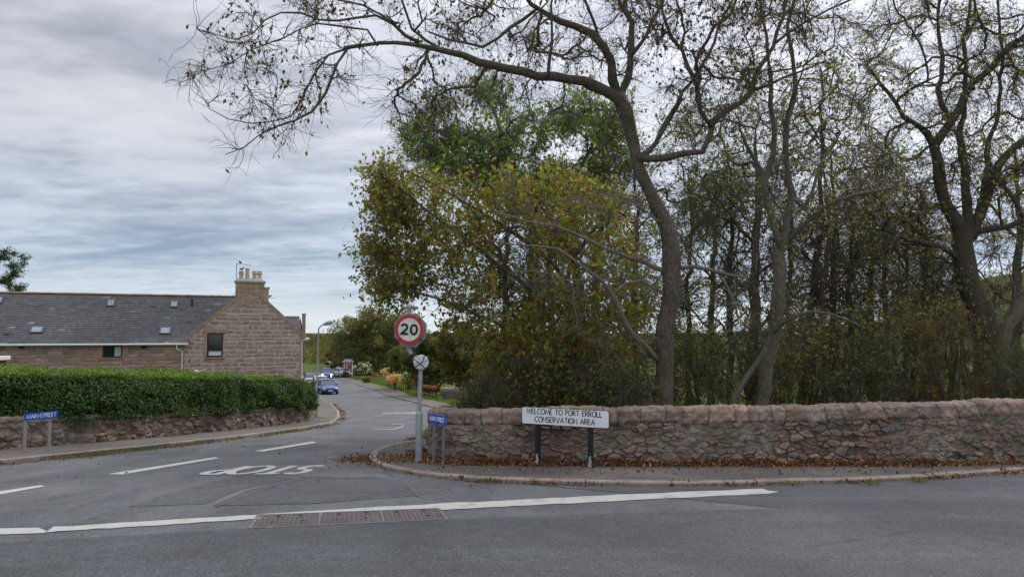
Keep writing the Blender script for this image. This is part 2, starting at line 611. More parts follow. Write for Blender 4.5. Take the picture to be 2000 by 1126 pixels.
M['bark'] = bark_mat('bark_grey_brown', (0.065, 0.05, 0.038), (0.19, 0.155, 0.125), 0.75, 0.75)
M['bark_dark'] = bark_mat('bark_dark', (0.05, 0.042, 0.034), (0.145, 0.12, 0.098), 0.5, 0.25)
M['bark_pale'] = bark_mat('bark_pale', (0.10, 0.08, 0.06), (0.21, 0.18, 0.14), 0.5, 0.5)
M['twig_grey'] = bark_mat('bark_twig_grey', (0.14, 0.11, 0.09), (0.27, 0.23, 0.19), 0.3, 0.3)


def ground_mat():
    m = bpy.data.materials.new('grassland')
    m.use_nodes = True
    t = m.node_tree
    b = t.nodes['Principled BSDF']
    tc = nd(t, 'ShaderNodeTexCoord').outputs['Object']
    n1 = noise(t, tc, 0.12, 6, 0.6, 0.5)
    n2 = noise(t, tc, 3.5, 6, 0.7)
    c = mixc(t, ramp(t, n1, [(0.4, 0), (0.6, 1)]), (0.085, 0.13, 0.025), (0.13, 0.14, 0.045))
    c = mixc(t, ramp(t, n2, [(0.35, 0.7), (0.65, 0.0)]), c, (0.045, 0.05, 0.018))
    t.links.new(c, b.inputs['Base Color'])
    b.inputs['Roughness'].default_value = 1.0
    b.inputs['Specular IOR Level'].default_value = 0.1
    bn = nd(t, 'ShaderNodeBump', i_Strength=1.0, i_Distance=0.1, i_Height=n2)
    t.links.new(bn.outputs[0], b.inputs['Normal'])
    return m


M['grass_ground'] = ground_mat()
M['verge'] = mat('verge_grass', (0.10, 0.16, 0.03), 1.0, var=0.5, nscale=2.2, bump=1.0, bscale=12, spec=0.1)
M['soil'] = mat('leafy_soil', (0.07, 0.048, 0.03), 1.0, var=0.5, nscale=5, bump=1.0, bscale=25, spec=0.1)


def line_mat():
    m = bpy.data.materials.new('road_paint')
    m.use_nodes = True
    t = m.node_tree
    b = t.nodes['Principled BSDF']
    tc = nd(t, 'ShaderNodeTexCoord').outputs['Object']
    w = mth(t, 'ADD', mth(t, 'MULTIPLY', noise(t, tc, 5, 5, 0.7), 0.6), mth(t, 'MULTIPLY', noise(t, tc, 60, 3, 0.7), 0.4))
    c = mixc(t, ramp(t, w, [(0.38, 0.0), (0.45, 1.0)]), (0.17, 0.148, 0.14), (0.50, 0.495, 0.44))
    t.links.new(c, b.inputs['Base Color'])
    b.inputs['Roughness'].default_value = 0.7
    bn = nd(t, 'ShaderNodeBump', i_Strength=0.5, i_Distance=0.006, i_Height=noise(t, tc, 80, 3, 0.7))
    t.links.new(bn.outputs[0], b.inputs['Normal'])
    return m


M['paint'] = line_mat()
M['paint_faint'] = asphalt_mat('worn_paint', 0.27, (1, 1, 0.97), wear=False)


# ================================================================== draped sheets
def drape(name, pts, h, mt, label=None, edge=0.0, hfun=None):
    """a sheet following the ground, edge > 0 gives it a real side of that depth"""
    bm = bmesh.new()
    vs = [bm.verts.new((p[0], p[1], 0)) for p in pts]
    for tri in tessellate_polygon([[Vector((p[0], p[1], 0)) for p in pts]]):
        try: bm.faces.new([vs[i] for i in tri])
        except ValueError: pass
    bmesh.ops.recalc_face_normals(bm, faces=bm.faces)
    if sum(f.normal.z * f.calc_area() for f in bm.faces) < 0:
        bmesh.ops.reverse_faces(bm, faces=bm.faces)
    y0, y1 = min(p[1] for p in pts), max(p[1] for p in pts)
    for yk in YK:
        if y0 < yk < y1:
            bmesh.ops.bisect_plane(bm, geom=bm.verts[:] + bm.edges[:] + bm.faces[:], plane_co=(0, yk, 0), plane_no=(0, 1, 0))
    if edge:
        be = [e for e in bm.edges if e.is_boundary]
        r = bmesh.ops.extrude_edge_only(bm, edges=be)
        low = {v for v in r['geom'] if isinstance(v, bmesh.types.BMVert)}
    else:
        low = set()
    for v in bm.verts:
        z = float(gz(v.co.x, v.co.y)) + h
        if hfun: z += hfun(v.co.x, v.co.y)
        v.co.z = z - (edge if v in low else 0)
    if edge:
        bmesh.ops.recalc_face_normals(bm, faces=bm.faces)
    me = bpy.data.meshes.new(name)
    bm.to_mesh(me)
    bm.free()
    o = link(name, me, mt)
    o['kind'] = 'structure'
    return o


# ---- terrain sheet to the horizon
def terrain():
    ys = np.array(sorted(set(list(YK) + list(np.arange(28, 80, 4.0)) + list(np.arange(84, 260, 12.0)) + [-60, 320, 600, 1500])))
    xs = np.array(sorted(set(list(np.arange(-60, 61, 4.0)) + list(np.arange(-300, 301, 30.0)) + [-3000, -1500, -800, 800, 1500, 3000])))
    X, Y = np.meshgrid(xs, ys)
    Z = gz(X, Y) - 0.05
    far = smooth(110, 200, Y)
    Z += far * (vn(X / 40, Y / 40, 3) - .5) * 2.0
    V = np.c_[X.ravel(), Y.ravel(), Z.ravel()]
    n = len(xs)
    i, j = np.meshgrid(np.arange(n - 1), np.arange(len(ys) - 1))
    a = (j * n + i).ravel()
    F = np.c_[a, a + 1, a + 1 + n, a + n]
    o = np_mesh('ground', V, F, M['grass_ground'], smooth_=True)
    o['kind'] = 'structure'


terrain()

# ---- carriageways
LK = [(-8.1, 11.4), (-7.4, 13.8), (-6.7, 17.0), (-6.35, 19.6), (-6.15, 22.0), (-6.2, 25.0), (-6.9, 29.0), (-8.6, 36), (-12.5, 50), (-19.3, 72), (-27, 92), (-38, 115), (-60, 138), (-95, 146)]
RK = [(-2.35, 11.75), (-2.2, 12.6), (-2.0, 14.0), (-2.0, 15.3), (-2.3, 20), (-3.0, 30), (-3.65, 39), (-6.8, 52), (-11, 68), (-15.5, 84), (-22, 100), (-28.2, 115), (-32, 130), (-38, 148), (-52, 161), (-95, 168)]
left_far = [(-26, 7.5), (-16, 9.6), (-11, 10.8)]
side_road = left_far + LK + RK[::-1] + [(-2.2, 11.2), (-1.6, 10.8), (-0.5, 9.7), (0.6, 8.8), (1.7, 8.0), (2.7, 7.25), (-1.2, 6.55), (-4.2, 5.7), (-12, 3.6), (-26, 1.0)]
drape('side_road', side_road, 0.0, M['asphalt'])
main_road = [(-40, -10), (40, -10), (40, 15.5), (20, 13), (12, 11.6), (8, 10.6), (5.5, 9.9), (3, 9.7), (0.5, 10.2), (-1.5, 10.9), (-0.5, 9.7), (0.6, 8.8), (1.7, 8.0), (2.7, 7.25), (-1.2, 6.55), (-4.2, 5.7), (-12, 3.6), (-26, 1.0), (-40, -3)]
drape('main_road', main_road, 0.004, M['asphalt_main'])

# ---- right-hand footway and its kerb
KT = [gp(*p) for p in [(833, 862), (800, 868), (765, 876), (742, 886), (735, 897), (745, 908), (775, 918), (850, 930), (930, 938), (1100, 945), (1300, 947), (1500, 945), (1700, 939), (1850, 931), (2000, 919), (2150, 905)]]
KT = [(p.x, p.y) for p in KT]
KT = KT + [(12, 11.4), (20, 12.8)]
back_r = [(20, 14.6), (12, 12.9), (8, 11.9), (3.5, 11.5), (0, 11.5), (-0.9, 11.9), (-1.2, 13), (-1.2, 16), (-1.6, 25), (-2.2, 36), (-3.0, 39), (-2.8, 30), (-2.1, 20)]
drape('footway', KT + back_r + [(-1.85, 15.6)], 0.055, M['footway'], edge=0.06)


def kerb(name, line, w, h, stone, mt, inward=1, top=0.0, label=None):
    """kerb stones laid end to end along a line (one mesh, slight gaps)"""
    pts = [Vector((p[0], p[1])) for p in line]
    seg = [(pts[i + 1] - pts[i]).length for i in range(len(pts) - 1)]
    L = sum(seg)

    def pos(s):
        i = 0
        while i < len(seg) - 1 and s > seg[i]:
            s -= seg[i]; i += 1
        return pts[i] + (pts[i + 1] - pts[i]) * (s / seg[i])
    mb = MB()
    s = 0
    rr = random.Random(3)
    while s < L - 0.05:
        ln = stone * rr.uniform(0.75, 1.25)
        e = min(s + ln, L)
        n = max(1, int((e - s) / 0.3))
        jz, jw = rr.uniform(-.006, .006), rr.uniform(-.008, .008)
        rows = []
        for k in range(n + 1):
            t = s + 0.008 + (e - s - 0.016) * k / n
            p = pos(t)
            q = (pos(min(t + .05, L)) - pos(max(t - .05, 0))).normalized()
            nn = Vector((-q.y, q.x)) * inward
            z = float(gz(p.x, p.y))
            a = p - nn * (0.0 + jw)
            b = p + nn * w
            m1 = p + nn * 0.02
            m2 = p + nn * (w - 0.02)
            rows.append([(a.x, a.y, z - 0.05), (a.x, a.y, z + h - 0.02 + jz), (m1.x, m1.y, z + h + jz), (m2.x, m2.y, z + h + jz), (b.x, b.y, z + h - 0.015 + jz), (b.x, b.y, z - 0.05)])
        base = len(mb.v)
        for r_ in rows: mb.v += r_
        for k in range(n):
            for j in range(5):
                q0 = base + k * 6 + j
                mb.f.append((q0, q0 + 1, q0 + 7, q0 + 6))
        mb.f.append(tuple(base + j for j in range(6)))
        mb.f.append(tuple(base + n * 6 + j for j in range(6))[::-1])
        s = e
    o = mb.build(name, mt)
    o['kind'] = 'structure'
    return o


kerb('kerb', KT[:-1], 0.13, 0.066, 0.9, M['kerb'], -1)
# ---- left footway
LKK = LK[:11]
back_l = [(-29, 92), (-21.5, 72), (-14.2, 50), (-10.6, 38), (-8.6, 30), (-7.7, 25.6), (-7.75, 21), (-8.1, 18.5), (-8.5, 17), (-9.3, 14.5), (-10.4, 12.2), (-13, 10.9), (-18, 9.9), (-26, 8.6)]
drape('pavement', left_far + LKK + back_l, 0.075, M['footway'], edge=0.08)
kerb('kerb', left_far + LKK, 0.13, 0.088, 0.9, M['kerb'], 1)
# ---- far right footway and verge
FB = [(-2.2, 36), (-4.9, 52), (-8.8, 68), (-13.0, 84), (-19.5, 100), (-26.4, 115)]
drape('footpath', RK[6:12] + FB[::-1], 0.06, M['footway'], edge=0.06)
kerb('kerb', RK[4:12], 0.12, 0.075, 0.9, M['kerb'], -1)
VB = [(1, 36), (-1.5, 50), (-3.5, 60), (-7, 84), (-14, 104), (-22, 121), (-27, 140), (-34, 152), (-38, 148), (-32, 130), (-28.2, 115)]
verge = drape('verge', FB + VB[::-1][1:], 0.05, M['verge'], hfun=None, edge=0.1)
drape('soil', [(-0.9, 11.9), (0, 11.5), (3.5, 11.5), (8, 11.9), (12, 12.9), (20, 14.6), (20, 19), (8, 19), (-1.2, 18), (-1.15, 13)], 0.03, M['soil'])

# ---- tarmac repairs and painted lines


def P2(u, v):
    p = gp(u, v)
    return (p.x, p.y)


drape('road_patch', [P2(*p) for p in [(585, 933), (790, 938), (815, 968), (620, 983), (415, 988), (480, 958)]], 0.004, M['asphalt_patch'])
drape('road_patch', [P2(*p) for p in [(480, 925), (540, 931), (575, 934), (470, 956), (400, 984), (250, 990), (330, 962)]], 0.004, M['asphalt_patch'])
drape('road_patch', [P2(*p) for p in [(540, 907), (740, 907), (760, 934), (600, 932), (535, 924)]], 0.004, M['asphalt_grey'])
drape('tarmac_seam', [P2(*p) for p in [(598, 932), (600, 932.6), (500, 962), (421, 991), (419, 990.6), (497, 962)]], 0.008, M['asphalt_grey'])
drape('tarmac_seam', [P2(*p) for p in [(789, 938), (792, 938), (820, 970), (814, 969.5)]], 0.008, M['asphalt_grey'])


def wobbly(a, b, n=40, amp=1.3, seed=1):
    r = random.Random(seed)
    return [(a[0] + (b[0] - a[0]) * i / n, a[1] + (b[1] - a[1]) * i / n + r.uniform(-amp, amp)) for i in range(n + 1)]


top = wobbly((105, 1030), (750, 990), 20, .6, 1) + wobbly((800, 987), (1300, 962), 16, .8, 2) + wobbly((1330, 961), (1490, 955), 6, .6, 3) + [(1500, 958), (1522, 961)]
bot = wobbly((1500, 965), (1300, 973), 8, .7, 4) + wobbly((1250, 976), (870, 996), 14, .7, 5) + wobbly((850, 997), (640, 1006), 8, .8, 8) + wobbly((600, 1008), (90, 1040), 20, .6, 6) + [(98, 1034)]
drape('stop_line', [P2(*p) for p in top + bot], 0.0065, M['paint'])
drape('stop_line', [P2(*p) for p in [(-400, 1050), (-150, 1039), (0, 1033), (75, 1031), (92, 1038), (85, 1042), (0, 1044), (-150, 1052), (-420, 1066)]], 0.0065, M['paint'])
for q in ([(210, 926), (420, 893), (428, 895), (240, 927)], [(498, 880), (611, 862), (619, 864), (512, 882)],
          [(-70, 968), (0, 960), (78, 948), (88, 950), (0, 966), (-70, 975)]):
    drape('centre_line', [P2(*p) for p in q], 0.0065, M['paint'])
drape('worn_marking', [P2(*p) for p in [(730, 838), (768, 837), (783, 833), (784, 829), (765, 829), (764, 827), (790, 828), (786, 835), (770, 839.5), (730, 840)]], 0.008, M['paint_faint'])
drape('worn_marking', [P2(*p) for p in [(745, 806), (812, 803), (822, 807), (818, 808.5), (748, 808)]], 0.008, M['paint_faint'])
drape('worn_marking', [P2(*p) for p in [(640, 893), (652, 891), (655, 893), (642, 895)]], 0.008, M['paint_faint'])

# ================================================================== stroke lettering


def arc(cx, cy, rx, ry, a0, a1, n=14):
    return [(cx + rx * math.cos(math.radians(a0 + (a1 - a0) * i / n)), cy + ry * math.sin(math.radians(a0 + (a1 - a0) * i / n))) for i in range(n + 1)]


GLY = {
    'W': (0.95, [[(0, 1), (.22, 0), (.47, 1), (.72, 0), (.95, 1)]]),
    'E': (0.48, [[(0, 0), (0, 1)], [(0, 1), (.46, 1)], [(0, .52), (.38, .52)], [(0, 0), (.48, 0)]]),
    'L': (0.48, [[(0, 1), (0, 0), (.48, 0)]]),
    'C': (0.66, [arc(.40, .5, .40, .5, 50, 310, 18)]),
    'O': (0.78, [arc(.39, .5, .39, .5, 0, 360, 24)]),
    'M': (0.86, [[(0, 0), (.1, 1), (.43, .1), (.76, 1), (.86, 0)]]),
    'T': (0.62, [[(.31, 0), (.31, 1)], [(0, 1), (.62, 1)]]),
    'P': (0.5, [[(0, 0), (0, 1), (.22, 1)] + arc(.22, .75, .25, .25, 90, -90, 10) + [(0, .5)]]),
    'R': (0.56, [[(0, 0), (0, 1), (.22, 1)] + arc(.22, .75, .25, .25, 90, -90, 10) + [(0, .5)], [(.2, .5), (.56, 0)]]),
    'N': (0.66, [[(0, 0), (0, 1), (.66, 0), (.66, 1)]]),
    'S': (0.48, [arc(.25, .75, .21, .25, 35, 250, 12) + arc(.25, .25, .22, .25, 75, -150, 12)]),
    'V': (0.7, [[(0, 1), (.35, 0), (.7, 1)]]),
    'A': (0.72, [[(0, 0), (.36, 1), (.72, 0)], [(.13, .36), (.59, .36)]]),
    'I': (0.04, [[(.02, 0), (.02, 1)]]),
    '-': (0.2, [[(0, .42), (.2, .42)]]),
    ' ': (0.34, []),
}


def text_ribbons(txt, height, width, th, gap=0.16):
    """list of quads (4 xy points) spelling txt in a box width x height"""
    x, out = 0.0, []
    for ch in txt:
        w, st = GLY[ch]
        for s in st:
            out.append([(px + x, py) for px, py in s])
        x += w + gap
    tot = x - gap
    quads = []
    for s in out:
        pts = [Vector((p[0] / tot * (width - th) + th / 2, p[1] * (height - th) + th / 2)) for p in s]
        m = len(pts)
        L, R = [], []
        closed = (pts[0] - pts[-1]).length < 1e-4
        for i in range(m):
            a = pts[i - 1] if i else (pts[-2] if closed else pts[0])
            b = pts[i + 1] if i < m - 1 else (pts[1] if closed else pts[-1])
            d1 = (pts[i] - a).normalized() if (pts[i] - a).length > 1e-6 else (b - pts[i]).normalized()
            d2 = (b - pts[i]).normalized() if (b - pts[i]).length > 1e-6 else d1
            t = d1 + d2
            t = t.normalized() if t.length > 1e-3 else d1
            nrm = Vector((-t.y, t.x))
            k = min(2.0, 1 / max(0.35, abs(nrm.dot(Vector((-d1.y, d1.x))))))
            L.append(pts[i] + nrm * th / 2 * k)
            R.append(pts[i] - nrm * th / 2 * k)
        for i in range(m - 1):
            quads.append((L[i], L[i + 1], R[i + 1], R[i]))
    return quads


def sign_text(txt, w, h, th, x0, z0, y, mt, parent, name='lettering', gap=0.16):
    mb = MB()
    for q in text_ribbons(txt, h, w, th, gap):
        vs = [(x0 + p.x, y, z0 + p.y) for p in q] + [(x0 + p.x, y + 0.002, z0 + p.y) for p in q]
        mb.add(vs, [(0, 1, 2, 3), (7, 6, 5, 4), (0, 4, 5, 1), (1, 5, 6, 2), (2, 6, 7, 3), (3, 7, 4, 0)])
    return mb.build(name, mt, parent)


def stop_text():
    o0 = Vector((-2.86, 11.45))
    ax, ay = Vector((-1, -0.07)), Vector((-0.06, -1.0))
    vs, fs = [], []
    zz = 0.0
    for k, q in enumerate(text_ribbons('STOP', 1.2, 1.55, 0.125, 0.13)):
        n = len(vs)
        for p in q:
            w = o0 + ax * p.x + ay * p.y
            vs.append((w.x, w.y, float(gz(w.x, w.y)) + 0.007 + 0.0001 * (k % 9)))
        fs.append((n + 3, n + 2, n + 1, n))
    me = bpy.data.meshes.new('stop_marking')
    me.from_pydata(vs, [], fs)
    o = link('stop_marking', me, M['paint'])
    o['kind'] = 'structure'


stop_text()

# ================================================================== dry-stone / rubble walls


def path_sampler(path, step):
    P = np.array(path, float)
    seg = np.linalg.norm(np.diff(P, axis=0), axis=1)
    cum = np.r_[0, np.cumsum(seg)]
    n = int(cum[-1] / step) + 1
    s = np.linspace(0, cum[-1], n)
    x = np.interp(s, cum, P[:, 0])
    y = np.interp(s, cum, P[:, 1])
    k = min(max(1, int(0.25 / step)), max(1, (n - 1) // 3))
    if n < 5:
        tx, ty = np.gradient(x), np.gradient(y)
        l = np.hypot(tx, ty)
        return s, x, y, tx / l, ty / l
    ker = np.ones(2 * k + 1) / (2 * k + 1)
    xs = np.convolve(np.pad(x, k, mode='reflect', reflect_type='odd'), ker, 'valid')
    ys = np.convolve(np.pad(y, k, mode='reflect', reflect_type='odd'), ker, 'valid')
    tx, ty = np.gradient(xs), np.gradient(ys)
    l = np.hypot(tx, ty)
    return s, xs, ys, tx / l, ty / l


RED = [(0.25, 0.155, 0.115), (0.28, 0.18, 0.135), (0.21, 0.135, 0.105), (0.25, 0.185, 0.145), (0.19, 0.155, 0.13), (0.31, 0.215, 0.165), (0.23, 0.145, 0.105), (0.27, 0.205, 0.165), (0.18, 0.16, 0.14)]
BROWN = [(0.20, 0.15, 0.11), (0.24, 0.18, 0.13), (0.17, 0.12, 0.10), (0.26, 0.17, 0.135), (0.14, 0.115, 0.10), (0.28, 0.22, 0.17), (0.22, 0.13, 0.11)]


def rubble_wall(parent, path, hfun, thick, step, cols, cu, cv, cope_h, cope_w, seed, side=1, slant=lambda s: 0 * s, mortar=(0.30, 0.28, 0.235), patch=0.5, zone=None):
    """path = outer face line; side: +1 the body lies to the left of travel"""
    s, x, y, tx, ty = path_sampler(path, step)
    nx, ny = -ty * side, tx * side          # inward normal
    H = hfun(s)
    gzv = gz(x, y)
    # --- rubble face
    rows = int(np.max(H - cope_h) / step) + 2
    tt = np.linspace(-0.06, 1, rows)
    S, T = np.meshgrid(s, tt)
    Hf = (H - cope_h)[None, :]
    V_ = T * Hf
    h1, h2, e = rubble(S, V_, cu, cv, seed)
    patchn = fbm(S * 0.9 + 3, V_ * 1.6, seed + 31, 4)
    if zone is not None: patchn = patchn + .17 * smooth(zone[0], zone[0] + .9, S) * (1 - smooth(zone[1] - .9, zone[1], S)) * (.55 + .45 * smooth(.1, .35, V_)) + .0
    pm = smooth(0.5, 0.62, patchn) * patch                       # areas where mortar has been smeared over
    body = smooth(0.0, 0.012, e)
    disp = body * (0.02 + 0.06 * h2) * (1 - 0.6 * pm) + (fbm(S * 16, V_ * 22, seed, 4) - .5) * 0.03
    disp += ((h1 * 7 % 1) - .5) * (V_ * 0 + e) * .35 * body
    disp += (fbm(S * 2.2, V_ * 2.2, seed + 77, 2) - .5) * 0.03
    c = palette(h1, cols) * (0.75 + 0.5 * h2[..., None])
    c = c * (0.7 + 0.6 * fbm(S * 30, V_ * 30, seed + 4, 3))[..., None]
    mo = np.array(mortar) * (0.65 + 0.7 * fbm(S * 18, V_ * 18, seed + 6, 3))[..., None]
    mo = mo * (1 - 0.35 * smooth(.45, .6, fbm(S * 1.3, V_ * 1.3, seed + 8, 3)))[..., None]
    k = (1 - smooth(0.003, 0.012, e))[..., None]
    c = c * (1 - k) + mo * (0.78 + .22 * pm[..., None]) * k  # joint mortar toned down outside the smears: joint shadow put into the colour
    pk = (pm * smooth(0.35, 0.6, fbm(S * 9, V_ * 9, seed + 12, 3)))[..., None]
    c = c * (1 - pk) + mo * pk
    # green-grey lichen/moss by the foot and in spots
    gk = (smooth(.56, .68, fbm(S * 3.2, V_ * 3.2, seed + 61, 4)) * .45)[..., None]
    c = c * (1 - gk) + np.array((.15, .15, .095)) * gk
    X = x[None, :] - nx[None, :] * disp
    Y = y[None, :] - ny[None, :] * disp
    Z = gzv[None, :] + 0.05 + V_
    n = len(s)
    i, j = np.meshgrid(np.arange(n - 1), np.arange(rows - 1))
    a = (j * n + i).ravel()
    F = np.c_[a, a + 1, a + 1 + n, a + n]
    np_mesh('rubble_face', np.c_[X.ravel(), Y.ravel(), Z.ravel()], F, M['stone'], parent, vcol=c.reshape(-1, 3), smooth_=True)
    # --- coping: profile runs up the front, over, down the back
    ov = 0.03
    prof = [(-ov, 0), (-ov, cope_h * .35), (-ov + .0, cope_h * .78), (-.005, cope_h * .93), (thick * .14, cope_h), (thick * .75, cope_h), (thick - .02, cope_h * .88), (thick + ov, cope_h * .6), (thick + ov, 0)]
    P = np.array(prof)
    cl = np.r_[0, np.cumsum(np.linalg.norm(np.diff(P, axis=0), axis=1))]
    m = int(cl[-1] / (step * 1.1))
    q = np.linspace(0, cl[-1], m)
    pn = np.interp(q, cl, P[:, 0])
    pz = np.interp(q, cl, P[:, 1])
    tn, tz = np.gradient(pn), np.gradient(pz)
    l = np.hypot(tn, tz)
    on, oz = -tz / l, tn / l                 # outward normal in (n,z)
    Sg, Qg = np.meshgrid(s, q)
    pzg = np.repeat(pz[:, None], n, 1)
    r = np.random.default_rng(seed)
    b = np.cumsum(r.uniform(cope_w * 0.7, cope_w * 1.4, 400)) - 1
    sw = Sg + (fbm(Sg * 5, Qg * 6, seed + 21, 3) - .5) * 0.05 + slant(Sg) * (pzg - cope_h / 2)
    ki = np.searchsorted(b, sw)
    ed = np.minimum(sw - b[ki - 1], b[ki] - sw)
    hh = _h(ki.astype(float), ki * 0.0, seed + 3)
    hq = _h(ki.astype(float), ki * 0.0 + 5, seed + 3)
    d = (smooth(0, 0.012, ed) - 1) * 0.018 + (hh - .5) * 0.024 + (fbm(Sg * 13, Qg * 13, seed + 41, 5) - .5) * 0.06 + (fbm(Sg * 40, Qg * 40, seed + 42, 2) - .5) * .008
    d = d + (smooth(0, .04, Qg) - 1) * .02 * 1.0
    N_ = pn[:, None] - 0 + on[:, None] * d * 1.0
    Zz = pz[:, None] + oz[:, None] * d
    X = x[None, :] + nx[None, :] * N_
    Y = y[None, :] + ny[None, :] * N_
    Z = gzv[None, :] + 0.05 + (H - cope_h)[None, :] + Zz - 0.05 * 0
    cc = np.array((0.345, 0.25, 0.20)) * (0.7 + 0.5 * hq)[..., None] * (0.4 + 1.15 * fbm(Sg * 11, Qg * 11, seed + 9, 5))[..., None]
    cc = cc * np.stack([1 + .08 * (hh - .5), 1 + 0 * hh, 1 - .12 * (hh - .5)], -1)
    gy = (smooth(.5, .64, fbm(Sg * 2.5, Qg * 4, seed + 71, 4)) * .5)[..., None]
    cc = cc * (1 - gy) + np.array((.25, .215, .165)) * gy
    wear = (smooth(.70, .78, fbm(Sg * 14, Qg * 14, seed + 83, 3)) * .5)[..., None]
    cc = cc * (1 - wear) + np.array((.45, .43, .38)) * wear
    k = (1 - smooth(0.006, 0.018, ed))[..., None]
    mo = np.array(mortar) * (0.35 + 0.7 * fbm(Sg * 18, Qg * 18, seed + 6, 3))[..., None]
    cc = cc * (1 - k) + mo * k
    i, j = np.meshgrid(np.arange(n - 1), np.arange(m - 1))
    a = (j * n + i).ravel()
    F = np.c_[a, a + n, a + 1 + n, a + 1]
    np_mesh('coping', np.c_[X.ravel(), Y.ravel(), Z.ravel()], F, M['cope'], parent, vcol=cc.reshape(-1, 3), smooth_=True)
    # --- plain back face and ends
    kk = np.arange(0, n, max(1, n // 60))
    if kk[-1] != n - 1: kk = np.r_[kk, n - 1]
    mb = MB()
    for a_, b_ in zip(kk[:-1], kk[1:]):
        vs = []
        for q_ in (a_, b_):
            bx, by = x[q_] + nx[q_] * thick, y[q_] + ny[q_] * thick
            vs += [(bx, by, gzv[q_] - 0.1), (bx, by, gzv[q_] + .06 + H[q_] - cope_h)]
        mb.add(vs, [(0, 2, 3, 1)])
    for q_ in (0, n - 1):
        bx, by = x[q_] + nx[q_] * thick, y[q_] + ny[q_] * thick
        zt = gzv[q_] + .05 + H[q_] - .02
        mb.add([(x[q_], y[q_], gzv[q_] - .1), (bx, by, gzv[q_] - .1), (bx, by, zt), (x[q_], y[q_], zt)], [(0, 1, 2, 3)])
    mb.build('wall_back', M['sandstone'], parent)


def main_wall():
    w = empty('stone_wall', (0, 0, 0), 0, 'low pink rubble stone wall with rock-faced coping behind the welcome sign', 'wall')
    path = [(-1.38, 15.2), (-1.42, 13.2), (-1.42, 12.4), (-1.30, 11.85), (-1.02, 11.5), (-0.6, 11.28), (0.0, 11.18), (1.6, 11.1), (4.0, 11.1), (6.5, 11.15), (8.2, 11.45), (10.5, 12.2), (13.5, 13.3)]
    hf = lambda s: np.interp(s, [0, 3, 4, 6, 8.5, 10.5, 12, 14, 16], [.80, .80, .82, .86, .86, .9, .95, .98, 1.0]) + (vn(s * 1.7, s * 0, 4) - .5) * .03
    rubble_wall(w, path, hf, 0.36, 0.0125, RED, 0.17, 0.085, 0.235, 0.30, 5, side=1, slant=lambda s: 0.45 * smooth(9.2, 10.5, s), patch=0.9, zone=(5.2, 9.4), mortar=(0.275, 0.24, 0.19))


def left_wall():
    w = empty('stone_wall', (0, 0, 0), 0, 'low brown rubble stone wall below the green hedge', 'wall')
    path = [(-8.1, 30.0), (-7.35, 26.2), (-7.3, 24.5), (-7.75, 20.5), (-8.35, 17.4), (-8.8, 15.6), (-9.6, 13.6), (-10.6, 12.2), (-13.2, 11.2), (-18, 10.4), (-24, 9.5)]
    hf = lambda s: np.interp(s, [0, 4, 8, 12, 16, 20, 40], [.60, .60, .6, .58, .62, .66, .7]) + (vn(s * 1.7, s * 0, 9) - .5) * .05
    rubble_wall(w, path, hf, 0.35, 0.022, BROWN, 0.22, 0.12, 0.13, 0.3, 15, side=-1, mortar=(0.33, 0.30, 0.25), patch=0.8)


main_wall()
left_wall()

# ================================================================== scattered leaves (rhombus with a fold)


def leaves_arrays(C, size, palette_, jitter=0.25, droop=0.35, outward=None, aspect=0.55, seed=0, up=0.0):
    r = np.random.default_rng(seed)
    n = len(C)
    d = r.normal(size=(n, 3))
    d[:, 2] -= droop * 2
    d /= np.linalg.norm(d, axis=1)[:, None]
    nr = r.normal(size=(n, 3))
    nr[:, 2] += up
    if outward is not None:
        nr += outward * 1.6
    nr -= (nr * d).sum(1)[:, None] * d
    nr /= np.linalg.norm(nr, axis=1)[:, None] + 1e-9
    s = np.cross(d, nr)
    L = (size * r.uniform(0.6, 1.3, n))[:, None]
    Wd = L * aspect * 0.5
    fold = L * r.uniform(0.02, 0.14, n)[:, None]
    a = C
    b = C + d * L * 0.45 + s * Wd + nr * fold
    c = C + d * L
    e = C + d * L * 0.45 - s * Wd + nr * fold
    V = np.stack([a, b, c, e], 1).reshape(-1, 3)
    F = np.arange(n * 4).reshape(-1, 4)
    pal = np.array(palette_)
    col = pal[r.integers(0, len(pal), n)] * r.uniform(1 - jitter, 1 + jitter, n)[:, None]
    return V, F, col


def tubes(P, R, sides):
    """P (N,K,3) R (N,K) -> verts, quads"""
    N, K = R.shape
    T = np.gradient(P, axis=1)
    T /= np.linalg.norm(T, axis=2, keepdims=True) + 1e-9
    md = P[:, -1] - P[:, 0]
    md /= np.linalg.norm(md, axis=1, keepdims=True) + 1e-9
    ref = np.where((np.abs(md[:, 2]) < 0.75)[:, None], np.array([0, 0, 1.0]), np.array([1.0, 0, 0]))[:, None, :]
    A = np.cross(T, np.broadcast_to(ref, T.shape))
    A /= np.linalg.norm(A, axis=2, keepdims=True) + 1e-9
    B = np.cross(T, A)
    an = np.arange(sides) * 2 * math.pi / sides
    ring = P[:, :, None, :] + (A[:, :, None, :] * np.cos(an)[None, None, :, None] + B[:, :, None, :] * np.sin(an)[None, None, :, None]) * R[:, :, None, None]
    V = ring.reshape(-1, 3)
    idx = np.arange(N * K * sides).reshape(N, K, sides)
    a = idx[:, :-1, :]
    b = np.roll(idx, -1, 2)[:, :-1, :]
    c = np.roll(idx, -1, 2)[:, 1:, :]
    d = idx[:, 1:, :]
    F = np.stack([a, b, c, d], -1).reshape(-1, 4)
    return V, F


def resample(pts, step):
    P = np.array([p[:4] for p in pts], float)
    seg = np.linalg.norm(np.diff(P[:, :3], axis=0), axis=1)
    cum = np.r_[0, np.cumsum(seg)]
    n = max(2, int(cum[-1] / step) + 1)
    s = np.linspace(0, cum[-1], n)
    return np.c_[[np.interp(s, cum, P[:, k]) for k in range(4)]].T


